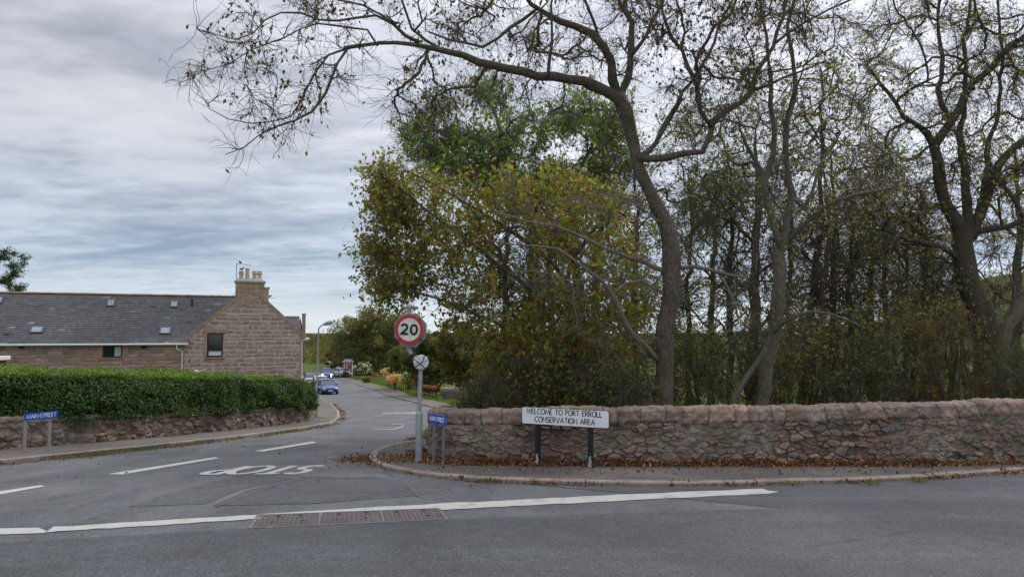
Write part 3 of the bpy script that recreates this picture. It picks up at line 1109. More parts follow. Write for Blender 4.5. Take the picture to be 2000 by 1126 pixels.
class Tree:
    def __init__(s, seed=0):
        s.r = np.random.default_rng(seed)
        s.nodes = []      # (x,y,z)
        s.par = []
        s.rad = []        # 0 = not traced
        s.paths = []      # traced limbs (array n,4)
        s.links = []      # (start node, [4 new nodes])

    def limb(s, pts, step=0.28, wob=0.03, attach=True):
        """pts: (x,y,z,r)"""
        A = resample(pts, step)
        n = len(A)
        if wob and n > 3:
            w = s.r.normal(size=(n, 3)) * wob
            w[0] = 0
            k = np.array([.25, .5, .25])
            for c in range(3): w[1:-1, c] = np.convolve(w[:, c], k, 'valid') * 1.4
            A[:, :3] += w
            A[1:, 3] *= 1 + np.clip(s.r.normal(size=n - 1), -1.6, 2.2) * (.055 if A[:, 3].max() > .1 else .09)
            kk = A[:, 3] < .09
            A[1:, :3] += s.r.normal(size=(n - 1, 3)) * (A[1:, 3:4] * .35) * kk[1:, None]
        base = -1
        if attach and s.nodes:
            N = np.array(s.nodes)
            base = int(np.argmin(np.linalg.norm(N - A[0, :3], axis=1)))
            A = np.vstack([np.r_[N[base], min(A[0, 3] * 1.25, max(s.rad[base], A[0, 3]))], A]) if np.linalg.norm(N[base] - A[0, :3]) > 0.02 else A
        for i, a in enumerate(A):
            s.nodes.append(tuple(a[:3]))
            s.par.append(base if i == 0 else len(s.nodes) - 2)
            s.rad.append(float(a[3]))
        s.paths.append(A)

    def px_limb(s, pts, **k):
        """pts: (u, v, Y, r)"""
        out = []
        for u, v, Y, r in pts:
            p = at(u, v, Y)
            out.append((p.x, p.y, p.z, r))
        s.limb(out, **k)

    def grow(s, A, maxd=4.0, curve=0.35, wob=0.05):
        A = np.asarray(A)
        N = np.array(s.nodes)
        d0 = np.array([np.min(np.linalg.norm(N - a, axis=1)) for a in A])
        cap = len(s.nodes) + 4 * len(A) + 5
        buf = np.zeros((cap, 3))
        m = len(N)
        buf[:m] = N
        dirs = np.zeros((cap, 3))
        for i in range(m):
            if s.par[i] >= 0:
                v = N[i] - N[s.par[i]]
                dirs[i] = v / (np.linalg.norm(v) + 1e-9)
        for k in np.argsort(d0):
            a = A[k]
            dv = a - buf[:m]
            dist = np.linalg.norm(dv, axis=1) + 1e-6
            al = (dv * dirs[:m]).sum(1) / dist
            cost = dist * (1.25 - 0.4 * al)
            j = int(np.argmin(cost))
            d = dist[j]
            if d < 0.12 or d > maxd: continue
            p0, p3 = buf[j].copy(), a
            p1 = p0 + dirs[j] * d * curve
            ids = []
            prev = j
            for t in (0.27, 0.52, 0.77, 1.0):
                p = p0 * (1 - t) ** 2 + 2 * p1 * t * (1 - t) + p3 * t * t
                if t < 1: p = p + s.r.normal(size=3) * wob * d * .6
                buf[m] = p
                v = p - buf[prev]
                dirs[m] = v / (np.linalg.norm(v) + 1e-9)
                s.nodes.append(tuple(p)); s.par.append(prev); s.rad.append(0.0)
                ids.append(m)
                prev = m
                m += 1
            s.links.append((j, ids))

    def finish(s, tip=0.006, power=0.5, rmax=0.2):
        n = len(s.nodes)
        cnt = np.zeros(n)
        s.N = np.array(s.nodes)
        for _, ids in s.links: cnt[ids[-1]] += 1
        for i in range(n - 1, -1, -1):
            if s.par[i] >= 0: cnt[s.par[i]] += cnt[i]
        R = np.array(s.rad)
        traced = R > 0
        for i in range(n):
            if not traced[i]:
                r = min(tip * max(cnt[i], 1) ** power, rmax)
                if s.par[i] >= 0: r = min(r, R[s.par[i]] * 0.85 if traced[s.par[i]] else R[s.par[i]] * 1.0)
                R[i] = max(r, tip * .8)
        s.R = R

    def wood(s, sides_main=12, sides=5):
        Vs, Fs, off = [], [], 0
        for A in s.paths:
            n = len(A)
            R = A[:, 3].copy()
            V, F = tubes(A[None, :, :3], R[None], sides_main if R.max() > 0.06 else 7)
            # knobbly bark outline
            Vs.append(V); Fs.append(F + off); off += len(V)
        if s.links:
            P = np.array([[s.N[j]] + [s.N[i] for i in ids] for j, ids in s.links])
            R = np.array([[min(s.R[ids[0]], s.R[j])] + [s.R[i] for i in ids] for j, ids in s.links])
            V, F = tubes(P, R, sides)
            Vs.append(V); Fs.append(F + off); off += len(V)
        return np.vstack(Vs), np.vstack(Fs)

    def twigs(s, per=2, length=(0.25, 0.7), r0=0.005, zig=0.18, up=0.0, only_links=True, K=5, dirfix=None):
        """fine shoots from every branch node: arrays of paths"""
        if s.links:
            src = np.array([i for _, ids in s.links for i in ids for _ in range(per)])
            par = np.array([s.par[i] for i in src])
        else:
            src = np.array([i for i in range(len(s.nodes)) if s.R[i] < 0.05 and s.par[i] >= 0 for _ in range(per)])
            par = np.array([s.par[i] for i in src])
        n = len(src)
        f = s.r.uniform(0, 1, n)[:, None]
        p0 = s.N[src] * f + s.N[par] * (1 - f)
        d = s.N[src] - s.N[par]
        d /= np.linalg.norm(d, axis=1)[:, None] + 1e-9
        d = d * 0.9 + s.r.normal(size=(n, 3)) * 0.62
        d[:, 2] += up
        d /= np.linalg.norm(d, axis=1)[:, None] + 1e-9
        L = s.r.uniform(*length, n)
        P = np.zeros((n, K, 3))
        P[:, 0] = p0
        for k in range(1, K):
            d = d + s.r.normal(size=(n, 3)) * zig
            d[:, 2] += up * 0.2
            d /= np.linalg.norm(d, axis=1)[:, None]
            P[:, k] = P[:, k - 1] + d * (L / (K - 1))[:, None]
        R = np.linspace(1.0, 0.4, K)[None, :] * np.full(n, r0)[:, None]
        return P, R

    def sub(s, P, per, length, r0, zig=0.2, K=4, up=0.0):
        n = len(P) * per
        base = np.repeat(P, per, 0)
        k = s.r.integers(1, P.shape[1], n)
        p0 = base[np.arange(n), k]
        d = p0 - base[np.arange(n), k - 1]
        d /= np.linalg.norm(d, axis=1)[:, None] + 1e-9
        d = d + s.r.normal(size=(n, 3)) * 0.6
        d[:, 2] += up
        d /= np.linalg.norm(d, axis=1)[:, None]
        L = s.r.uniform(*length, n)
        Q = np.zeros((n, K, 3))
        Q[:, 0] = p0
        for j in range(1, K):
            d = d + s.r.normal(size=(n, 3)) * zig
            d /= np.linalg.norm(d, axis=1)[:, None]
            Q[:, j] = Q[:, j - 1] + d * (L / (K - 1))[:, None]
        return Q, np.linspace(1, .5, K)[None, :] * np.full(n, r0)[:, None]


def poly_px(poly, n, Y0, Y1, r, gap=0.0, minsep=0.0):
    P = np.array(poly, float)
    lo, hi = P.min(0), P.max(0)
    out = []
    px, py = P[:, 0], P[:, 1]
    qx, qy = np.roll(px, -1), np.roll(py, -1)
    while len(out) < n:
        u, v = r.uniform(lo[0], hi[0]), r.uniform(lo[1], hi[1])
        c = ((py > v) != (qy > v)) & (u < (qx - px) * (v - py) / (qy - py + 1e-12) + px)
        if c.sum() % 2 == 0: continue
        if gap and vn(u / 60.0, v / 60.0, 3) < gap: continue
        out.append(tuple(at(u, v, r.uniform(Y0, Y1))))
    return np.array(out)


def make_tree(name, label, cat, tree, bark, leaf_pal=None, leaf_n=1.0, leaf_size=0.085, tw=(2, (0.25, 0.7)), subt=(2, (0.1, 0.35)), r0=0.005, leafmat='leaf',
              group=None, origin=None, seed=0, up=0.0, bare_tw=True, clump=0.0, droop=0.35, tip=0.006, power=0.5, zig=0.18, filt=None, rmax=0.2, crown_name='crown'):
    tree.finish(tip=tip, power=power, rmax=rmax)
    V, F = tree.wood()
    o = origin if origin is not None else tuple(tree.nodes[0])
    root = empty(name, o, 0, label, cat, group)
    inv = -np.array(o)
    np_mesh('trunk', V + inv, F, bark, root, smooth_=True)
    P, R = tree.twigs(per=tw[0], length=tw[1], r0=r0, up=up, zig=zig)
    parts = [(P, R)]
    if subt:
        Q, RQ = tree.sub(P, subt[0], subt[1], r0 * 0.7)
        parts.append((Q, RQ))
    Vs, Fs, off = [], [], 0
    for (p, q) in parts:
        v, f = tubes(p, q, 3)
        Vs.append(v); Fs.append(f + off); off += len(v)
    np_mesh('twigs', np.vstack(Vs) + inv, np.vstack(Fs), bark, root)
    if leaf_pal is not None:
        src = parts[-1][0]
        r = np.random.default_rng(seed + 99)
        n = int(len(src) * leaf_n)
        wts = None
        mid = src[:, src.shape[1] // 2]
        if clump:
            wts = (vn(mid[:, 0] * 1.6, mid[:, 2] * 1.6 + mid[:, 1], seed) > clump).astype(float) + 0.04
        if filt is not None:
            wts = (wts if wts is not None else 1.0) * filt(mid)
        if wts is not None: wts = wts / wts.sum()
        k = r.choice(len(src), n, p=wts)
        j = r.integers(1, src.shape[1], n)
        C = src[k, j] + r.normal(size=(n, 3)) * 0.02
        V, F, col = leaves_arrays(C, leaf_size, leaf_pal, seed=seed, droop=droop)
        # slow drift of colour through the crown: some boughs turned further than others
        t = vn(C[:, 0] * 0.8, C[:, 2] * 0.8 + C[:, 1] * 0.4, seed + 5)[:, None]
        col = col * (0.78 + 0.44 * t)
        np_mesh(crown_name, V + inv, F, M[leafmat], root, fcol=col)
    return root


# ================================================================== house
HR = math.atan2(0.36, 0.93)
HX, HY = -13.28, 45.0


def hz(d):     # height given below the eye
    return EYE - d


def masonry_panel(name, parent, x0, x1, z0, z1, y, step, seed, rh, sw, cols, mortar, holes=(), topf=None, depth=0.02, warp=0.02, mk=0.014):
    xs = np.arange(x0, x1 + step * .5, step)
    zs = np.arange(z0, z1 + step * .5, step)
    xs[-1], zs[-1] = x1, z1
    X, Z = np.meshgrid(xs, zs)
    h1, h2, e = courses(X, Z, seed, rh, sw, warp)
    c = palette(h1, cols) * (0.82 + 0.36 * h2[..., None]) * (0.75 + 0.5 * fbm(X * 9, Z * 14, seed + 1, 3))[..., None]
    k = (1 - smooth(mk * .5, mk * 1.4, e))[..., None]
    mo = np.array(mortar) * (0.8 + 0.4 * fbm(X * 6, Z * 6, seed + 2, 3))[..., None]
    sn = (smooth(.6, .7, fbm(X * 1.5, Z * 2.5, seed + 7, 3)) * .5)[..., None]
    c = c * (1 - k) + mo * k
    c = c * (1 - sn * .5) + mo * sn * .5
    yy = y - smooth(0, 0.03, e) * depth * (.6 + .6 * h2)
    V = np.c_[X.ravel(), yy.ravel(), Z.ravel()]
    n = len(xs)
    i, j = np.meshgrid(np.arange(n - 1), np.arange(len(zs) - 1))
    i, j = i.ravel(), j.ravel()
    cx, cz = (xs[i] + xs[i + 1]) / 2, (zs[j] + zs[j + 1]) / 2
    keep = np.ones(len(i), bool)
    for hx0, hx1, hz0, hz1 in holes:
        keep &= ~((cx > hx0) & (cx < hx1) & (cz > hz0) & (cz < hz1))
    if topf is not None:
        keep &= cz < topf(cx)
    a = (j * n + i)[keep]
    F = np.c_[a, a + 1, a + 1 + n, a + n]
    used = np.unique(F)
    mp = np.zeros(len(V), int)
    mp[used] = np.arange(len(used))
    return np_mesh(name, V[used], mp[F], M['masonry'], parent, vcol=c.reshape(-1, 3)[used], smooth_=True)


def slate_roof(name, parent, P00, P10, P01, P11, rows, cols, seed, pal, lift=0.012):
    """quad roof plane: P00 eave-left, P10 eave-right, P01 ridge-left, P11 ridge-right; rows of overlapping slates"""
    P00, P10, P01, P11 = map(np.array, (P00, P10, P01, P11))
    r = np.random.default_rng(seed)
    nrm = np.cross(P10 - P00, P01 - P00)
    nrm = nrm / np.linalg.norm(nrm)
    if nrm[2] < 0: nrm = -nrm
    V, F, C = [], [], []
    pal = np.array(pal)
    for i in range(rows):
        t0, t1 = i / rows, (i + 1) / rows + 0.012
        n = cols
        xs = (np.arange(n + 1) + (0.5 if i % 2 else 0)) / n
        xs = np.clip(np.r_[0, xs], 0, 1)
        xs = np.unique(xs)
        for a, b in zip(xs[:-1], xs[1:]):
            g = 0.004 / max(1e-6, b - a) * (b - a)
            q = []
            l = lift * r.uniform(0.6, 1.6)
            dz = r.uniform(-.004, .004)
            for s_, t_, h in ((a, t0, l), (b, t0, l), (b, t1, 0.0), (a, t1, 0.0), (b, t0, -0.01), (a, t0, -0.01)):
                e0 = P00 + (P10 - P00) * s_
                e1 = P01 + (P11 - P01) * s_
                q.append(e0 + (e1 - e0) * min(t_ + dz * 0.4, 1.0) + nrm * h)
            k = len(V)
            V += q
            F += [(k, k + 1, k + 2, k + 3), (k + 5, k + 4, k + 1, k)]
            mx, my = (e0[0] * .9), i / rows
            st = fbm(np.array([e0[0] * 0.35]), np.array([my * 2.2]), seed, 4)[0]
            c = pal[r.integers(len(pal))] * r.uniform(0.88, 1.1) * (0.72 + 0.56 * st)
            if r.uniform() < 0.012: c = c * 1.9
            C += [c, c * 0.75]
    return np_mesh(name, V, F, M['slate'], parent, fcol=np.array(C))


SLATES = [(0.145, 0.14, 0.148), (0.155, 0.15, 0.158), (0.135, 0.132, 0.138), (0.165, 0.16, 0.165), (0.148, 0.142, 0.144)]
GST = [(0.36, 0.235, 0.20), (0.39, 0.26, 0.225), (0.33, 0.21, 0.18), (0.37, 0.255, 0.22), (0.41, 0.29, 0.255), (0.33, 0.225, 0.195)]


def window(parent, x0, x1, z0, z1, y, panes=1, lower=None, curtain=False, sill=True, frame_w=0.075):
    w = MB()
    fw = frame_w
    for (a, b, c, d) in ((x0, x0 + fw, z0, z1), (x1 - fw, x1, z0, z1), (x0 + fw, x1 - fw, z0, z0 + fw), (x0 + fw, x1 - fw, z1 - fw, z1)):
        w.box(((a + b) / 2, y + .05, (c + d) / 2), (b - a, 0.08, d - c))
    if lower is not None:
        w.box(((x0 + x1) / 2, y + .05, lower), (x1 - x0 - 2 * fw, .07, .06))
    wo = w.build('window', M['dark_wood'], parent)
    MB().box(((x0 + x1) / 2, y + .085, (z0 + z1) / 2), (x1 - x0 - 2 * fw, .01, z1 - z0 - 2 * fw)).build('pane', M['glass_dark'], wo)
    # reveal behind the opening
    rv = MB()
    rv.add([(x0, y - .0, z0), (x0, y + .14, z0), (x0, y + .14, z1), (x0, y, z1)], [(0, 1, 2, 3)])
    rv.add([(x1, y, z0), (x1, y + .14, z0), (x1, y + .14, z1), (x1, y, z1)], [(3, 2, 1, 0)])
    rv.add([(x0, y, z1), (x0, y + .14, z1), (x1, y + .14, z1), (x1, y, z1)], [(0, 1, 2, 3)])
    rv.build('reveal', M['sandstone'], wo)
    if sill:
        MB().box(((x0 + x1) / 2, y - .02, z0 - .04), (x1 - x0 + .16, .16, .08)).build('sill', M['sandstone'], wo)
    if curtain:
        mb = MB()
        n = 9
        for k in range(n):
            a = x1 - fw - .34 + k * .036
            mb.add([(a, y + .078 - (k % 2) * .004, z0 + fw), (a + .036, y + .078 - ((k + 1) % 2) * .004, z0 + fw), (a + .036, y + .078 - ((k + 1) % 2) * .004, z1 - fw), (a, y + .078 - (k % 2) * .004, z1 - fw)], [(0, 1, 2, 3)])
        mb.build('curtain', M['curtain'], wo)
    if lower is not None:
        MB().box(((x0 + x1) / 2, y + .078, (z0 + fw + lower) / 2 - .01), (x1 - x0 - 2 * fw - .04, .006, lower - z0 - fw - .08)).build('blind', M['blind'], wo)
    return wo


def loc_px(u, v, y_local):
    """pixel -> local (x, z) on the house plane y=y_local"""
    r = ray(u, v)
    c, s = math.cos(HR), math.sin(HR)
    # world point = (HX,HY)+ x*(c,s) + y*(-s,c);  r.x*k, r.y*k
    # solve: r.x k - c x = HX - s y ; r.y k - s x = HY + c y
    A = np.array([[r.x, -c], [r.y, -s]])
    b = np.array([HX - s * y_local, HY + c * y_local])
    k, x = np.linalg.solve(A, b)
    return x, EYE + r.z * k


def granite_house():
    H = empty('granite_house', (HX, HY, 0), HR, 'long pink granite house with grey slate roof behind the green hedge', 'house')
    zg = hz(5.0)
    ax, az = -2.95, hz(-2.62)
    zl, zr = hz(0.52), hz(0.10)

    def gab(x):
        return np.where(x < ax, zl + (x + 6.6) * (az - zl) / (ax + 6.6), az + (x - ax) * (zr - az) / (0 - ax)) - .02
    # gable window
    wx0, wz1 = loc_px(405, 650, 0)
    wx1, wz0 = loc_px(435.5, 697, 0)
    masonry_panel('gable_wall', H, -6.6, 0, zg, az, 0.0, 0.032, 21, 0.25, 0.50, GST, (0.50, 0.45, 0.39), [(wx0, wx1, wz0, wz1)], gab, depth=.03, warp=.055, mk=.034)
    window(H, wx0, wx1, wz0, wz1, 0.0, lower=wz0 + .42)
    vx0, vz1 = loc_px(201, 674, 0.06)
    vx1, vz0 = loc_px(239, 698, 0.06)
    zw = hz(0.66)
    masonry_panel('rear_wall', H, -30, -6.6, zg, zw, 0.06, 0.04, 22, 0.19, 0.6, GST, (0.36, 0.30, 0.25), [(vx0, vx1, vz0, vz1)], None, depth=.05, warp=.05, mk=.018)
    window(H, vx0, vx1, vz0, vz1, 0.06, curtain=True)
    # dressed stones round the small window
    st = MB()
    st.box((vx0 - .16, .03, (vz0 + vz1) / 2), (.3, .06, vz1 - vz0 - .02))
    st.box((vx1 + .16, .03, (vz0 + vz1) / 2), (.3, .06, vz1 - vz0 - .02))
    st.box(((vx0 + vx1) / 2, .03, vz1 + .13), (vx1 - vx0 + .5, .06, .24))
    st.build('window_surround', M['sandstone'], H, bevel=.008)
    st = MB()
    st.box((wx0 - .07, -.03, (wz0 + wz1) / 2), (.12, .05, wz1 - wz0 - .02))
    st.box(((wx0 + wx1) / 2, -.035, wz1 + .11), (wx1 - wx0 + .42, .05, .2))
    st.build('window_surround', M['sandstone'], H, bevel=.008)
    # side and back walls, plain
    wb = MB()
    wb.add([(0, .0, zg), (0, 12, zg), (0, 12, zr), (0, 0, zr)], [(0, 1, 2, 3)])
    wb.add([(-30, 6.6, zg), (-6.6, 6.6, zg), (-6.6, 6.6, zw), (-30, 6.6, zw)], [(0, 1, 2, 3)])
    wb.add([(-30, .06, zg), (-30, 6.6, zg), (-30, 6.6, zw), (-30, 3.3, hz(-2.3)), (-30, .06, zw)], [(0, 1, 2, 3, 4)])
    wb.add([(-6.6, 12, zg), (0, 12, zg), (0, 12, zr), (ax, 12, az), (-6.6, 12, zl)], [(0, 1, 2, 3, 4)])
    wb.build('back_walls', M['sandstone'], H)
    # roofs
    zr_ = hz(-2.30)
    slate_roof('slate_roof', H, (-30.2, -.22, zw - .02), (-6.45, -.22, zw - .02), (-30.2, 3.3, zr_), (-3.2, 3.3, zr_), 24, 74, 31, SLATES)
    rb = MB()
    rb.add([(-30.2, 3.3, zr_ - .01), (-3, 3.3, zr_ - .01), (-6.5, 6.8, zw), (-30.2, 6.8, zw)], [(0, 1, 2, 3)])
    rb.add([(-6.7, .25, zl - .1), (-6.7, 12, zl - .1), (ax, 12, az - .1), (ax, .25, az - .1)], [(0, 1, 2, 3)])
    rb.add([(.15, .25, zr - .15), (.15, 12, zr - .15), (ax, 12, az - .1), (ax, .25, az - .1)], [(3, 2, 1, 0)])
    rb.build('rear_roof', M['lead'], H)
    rd = MB()
    x = -30.2
    rr = random.Random(5)
    while x < -3.7:
        l = min(.45, -3.6 - x)
        rd.box((x + l / 2, 3.3, zr_ + .03 + rr.uniform(-.006, .006)), (l - .012, .3, .1))
        x += .45
    rd.build('ridge_tiles', M['ridge'], H, bevel=.03)
    # skew copes
    sk = MB()
    for (xa, za, xb, zb) in ((-6.75, zl - .1, ax - .55, az - .42), (ax + .62, az - .5, .12, zr - .08)):
        L = math.hypot(xb - xa, zb - za)
        ang = math.atan2(zb - za, xb - xa)
        n = 7
        for k in range(n):
            t = (k + .5) / n
            sk.box((xa + (xb - xa) * t, .12, za + (zb - za) * t + .05), (L / n + .01, .34 - .004 * (k % 2), .17 - .006 * (k % 2)), ry=-ang)
        sk.build('skew_cope', M['sandstone'], H)
        sk = MB()
    MB().box((-6.68, -.02, zl - .12), (.34, .3, .2)).build('skew_putt', M['sandstone'], H, bevel=.02)
    # chimney
    cx0, cz1 = loc_px(460, 551, -.02)
    cx1, cz0 = loc_px(516, 592, -.02)
    cz0 -= .3
    ch = MB().box(((cx0 + cx1) / 2, .42, (cz0 + cz1) / 2), (cx1 - cx0 - .02, .82, cz1 - cz0)).build('chimney', M['sandstone'], H)
    CH = [(0.30, 0.205, 0.145), (0.34, 0.235, 0.17), (0.27, 0.185, 0.13), (0.32, 0.21, 0.16)]
    masonry_panel('stack_face', ch, cx0, cx1, cz0, cz1, -.01, 0.03, 41, 0.27, 0.55, CH, (0.47, 0.40, 0.30), depth=.012, warp=.002, mk=.014)
    xm = (cx0 + cx1) / 2
    MB().box((xm, .42, cz1 + .055), (cx1 - cx0 + .14, 1.0, .13)).build('chimney_cap', M['lead'], ch, bevel=.02)
    hc = MB()
    w2, d2 = (cx1 - cx0) / 2, .46
    hc.add([(xm - w2, .42 - d2, cz1 + .12), (xm + w2, .42 - d2, cz1 + .12), (xm + w2, .42 + d2, cz1 + .12), (xm - w2, .42 + d2, cz1 + .12),
            (xm - w2 * .82, .42 - d2 * .5, cz1 + .27), (xm + w2 * .82, .42 - d2 * .5, cz1 + .27), (xm + w2 * .82, .42 + d2 * .5, cz1 + .27), (xm - w2 * .82, .42 + d2 * .5, cz1 + .27)],
           [(0, 1, 5, 4), (1, 2, 6, 5), (2, 3, 7, 6), (3, 0, 4, 7), (4, 5, 6, 7)])
    hc.build('haunching', M['lead'], ch)
    zb = cz1 + .2
    for u, tall in ((471, 0), (483, 1), (497, 0), (507, 0)):
        px_, _ = loc_px(u, 545, .42)
        if tall:
            pr = [(.13, 0), (.125, .1), (.12, .62), (.145, .64), (.145, .7), (.10, .7)]
        else:
            pr = [(.15, 0), (.135, .06), (.115, .3), (.15, .34), (.155, .42), (.12, .46), (.14, .54), (.10, .55)]
        MB().lathe((px_, .42, zb), pr, 14).build('chimney_pot', M['pot'], ch, smooth_=True)
    # second stack further back on the ridge
    c2 = MB()
    bx, _ = loc_px(513, 580, 8.5)
    c2.box((bx, 8.5, hz(-2.2)), (.8, .9, 1.9))
    c2o = c2.build('rear_chimney', M['sandstone'], H)
    MB().box((bx, 8.5, hz(-3.2)), (.95, 1.05, .1)).build('chimney_cap', M['lead'], c2o)
    MB().lathe((bx - .1, 8.5, hz(-3.25)), [(.13, 0), (.11, .3), (.13, .35), (.1, .36)], 12).build('chimney_pot', M['pot'], c2o)
    # gutter and downpipes
    gu = MB()
    gu.tube([(-30, -.27, zw - .05), (-6.35, -.27, zw - .05)], .055, 8)
    gu.build('gutter', M['white_plastic'], H, smooth_=True)
    dp = MB()
    dp.tube([(-6.98, -.24, zw - .1), (-6.98, -.24, zw - .32), (-6.68, -.1, zw - .5), (-6.68, -.08, zg)], .04, 8)
    dp.tube([(-6.68, -.11, zg + 2.35), (-6.6, -.11, zg + 2.42), (-5.35, -.11, zg + 2.78)], .035, 8)
    dp.build('downpipe', M['white_plastic'], H, smooth_=True)
    # skylights
    nrm = Vector((0, -(zr_ - zw), 3.52)).normalized()
    sl = math.atan2(zr_ - zw, 3.52)

    def on_roof(u, v):
        lo, hi = -.3, 3.4
        for _ in range(40):
            m_ = (lo + hi) / 2
            x_, z_ = loc_px(u, v, m_)
            zr2 = zw + (m_ + .22) * math.tan(sl)
            if z_ > zr2: lo = m_
            else: hi = m_
        return x_, m_, zw + (m_ + .22) * math.tan(sl)
    for u0, v0, u1, v1, bar, g in ((208, 584, 226, 599, 1, 'glass_sky'), (332, 587, 349, 601, 1, 'glass_sky'), (57, 636, 88, 651, 0, 'glass_sky'), (310, 638, 336, 653, 0, 'glass_sky'), (-16, 579, 8, 594, 1, 'glass_sky')):
        xc, yc, zc = on_roof((u0 + u1) / 2, (v0 + v1) / 2)
        _, ya, _ = on_roof((u0 + u1) / 2, v1)
        _, yb, _ = on_roof((u0 + u1) / 2, v0)
        wd = loc_px(u1, v1, yc)[0] - loc_px(u0, v1, yc)[0]
        wd *= .86
        hl = (yb - ya) / math.cos(sl)
        R = Matrix.Translation((xc, yc, zc)) @ Matrix.Rotation(sl, 4, 'X')
        f = MB()
        t_ = .07
        for cxx, cyy, dx, dy in ((0, -hl / 2 + t_ / 2, wd, t_), (0, hl / 2 - t_ / 2, wd, t_), (-wd / 2 + t_ / 2, 0, t_, hl - 2 * t_), (wd / 2 - t_ / 2, 0, t_, hl - 2 * t_)):
            f.box((cxx, cyy, .05), (dx, dy, .1))
        if bar: f.box((0, 0, .055), (.03, hl - 2 * t_, .06))
        fo = f.build('skylight', M['skyframe'], H, matrix=R)
        MB().box((0, 0, .05), (wd - 2 * t_, hl - 2 * t_, .02)).build('pane', M[g], fo, matrix=R)
    # flue and roof vents
    x_, y_, z_ = on_roof(375, 598)
    MB().lathe((x_, y_, z_ - .1), [(.06, 0), (.06, .5), (.09, .5), (.09, .58), (.05, .6)], 10).build('flue_pipe', M['trim'], H)
    for u, v in ((299, 598), (370, 628), (12, 652)):
        x_, y_, z_ = on_roof(u, v)
        MB().box((x_, y_, z_ + .03), (.28, .2, .07), rx=sl).build('roof_vent', M['trim'], H, bevel=.01)
    # bulkhead lamps
    for u in (42, 281):
        x_, z_ = loc_px(u, 676, 0)
        o = MB().lathe((x_, -.02, z_ - .02), [(.02, .06), (.15, .04), (.16, -.02), (.10, -.09), (.03, -.1)], 14).build('wall_lamp', M['trim'], H, smooth_=True)
        MB().box((x_, .02, z_ + .14), (.03, .03, .24)).build('bracket', M['trim'], o)
    # satellite dish
    x_, z_ = loc_px(383, 727, -.3)
    MB().lathe((x_, -.42, z_), [(.02, .08), (.1, .055), (.17, 0), (.18, -.01), (.14, .04), (.02, .065)], 18, 'y').build('satellite_dish', M['white_plastic'], H, smooth_=True)
    # lean-to roof line below the window
    x_, z_ = loc_px(392, 716, 0)
    # aerials
    def aerial(u, vb, vt, y_, u2, n):
        xa, zb_ = loc_px(u, vb, y_)
        _, zt = loc_px(u, vt, y_)
        xb, _ = loc_px(u2, vt, y_)
        a = MB()
        a.tube([(xa, y_, zb_), (xa, y_, zt)], .022, 6)
        zz_ = zt - .04
        a.tube([(xa - .03, y_, zz_), (xb, y_, zz_ - .02)], .014, 5)
        for k in range(n):
            t = (k + .5) / n
            xx = xa + (xb - xa) * t
            a.tube([(xx, y_ - .12, zz_), (xx, y_ + .12, zz_)], .006, 4)
        a.build('aerial', M['steel_dark'], H)
        return xa, xb, zz_
    A1 = aerial(461.5, 546, 514, .1, 491, 9)
    A2 = aerial(521.5, 603, 580, 8.2, 538, 7)
    return H, A1, A2


HOUSE, AER1, AER2 = granite_house()


def hw(x, y, z):
    c, s = math.cos(HR), math.sin(HR)
    return (HX + c * x - s * y, HY + s * x + c * y, z)


def bird(loc, rz, label):
    """a small dark bird, one body of revolution bent into place, with tail, beak and legs"""
    mb = MB()
    prof = [(.005, -.15), (.03, -.11), (.055, -.05), (.065, .0), (.058, .05), (.035, .08), (.037, .10), (.036, .13), (.018, .155), (.004, .185)]
    pts = [(z, 0, .09 + .04 * max(0, z / .1) + (.03 if z > .09 else 0)) for r, z in prof]
    mb.tube(pts, [r for r, z in prof], 10)
    mb.add([(-.1, -.02, .08), (-.1, .02, .08), (-.24, .028, .055), (-.24, -.028, .055), (-.1, -.02, .092), (-.1, .02, .092), (-.24, .028, .062), (-.24, -.028, .062)],
           [(0, 1, 2, 3), (4, 7, 6, 5), (0, 4, 5, 1), (1, 5, 6, 2), (2, 6, 7, 3), (3, 7, 4, 0)])
    mb.tube([(.0, .02, .05), (.0, .02, 0)], .005, 4)
    mb.tube([(.0, -.02, .05), (.0, -.02, 0)], .005, 4)
    o = mb.build('bird', M['feather'], None, smooth_=True)
    o.location = loc
    o.rotation_euler = (0, 0, rz)
    tag(o, label, 'bird')


bird(hw(AER1[0] + (AER1[1] - AER1[0]) * .25, .1, AER1[2] + .01), 2.6, 'small dark bird on the aerial boom above the chimney pots')
px_, pz_ = loc_px(472, 527, .42)
bird(hw(px_, .42, pz_ - .03), .5, 'small dark bird on the leftmost chimney pot')
bird(hw(AER2[0] + (AER2[1] - AER2[0]) * .3, 8.2, AER2[2] + .01), .4, 'small dark bird on the lower rear aerial right of the chimney')


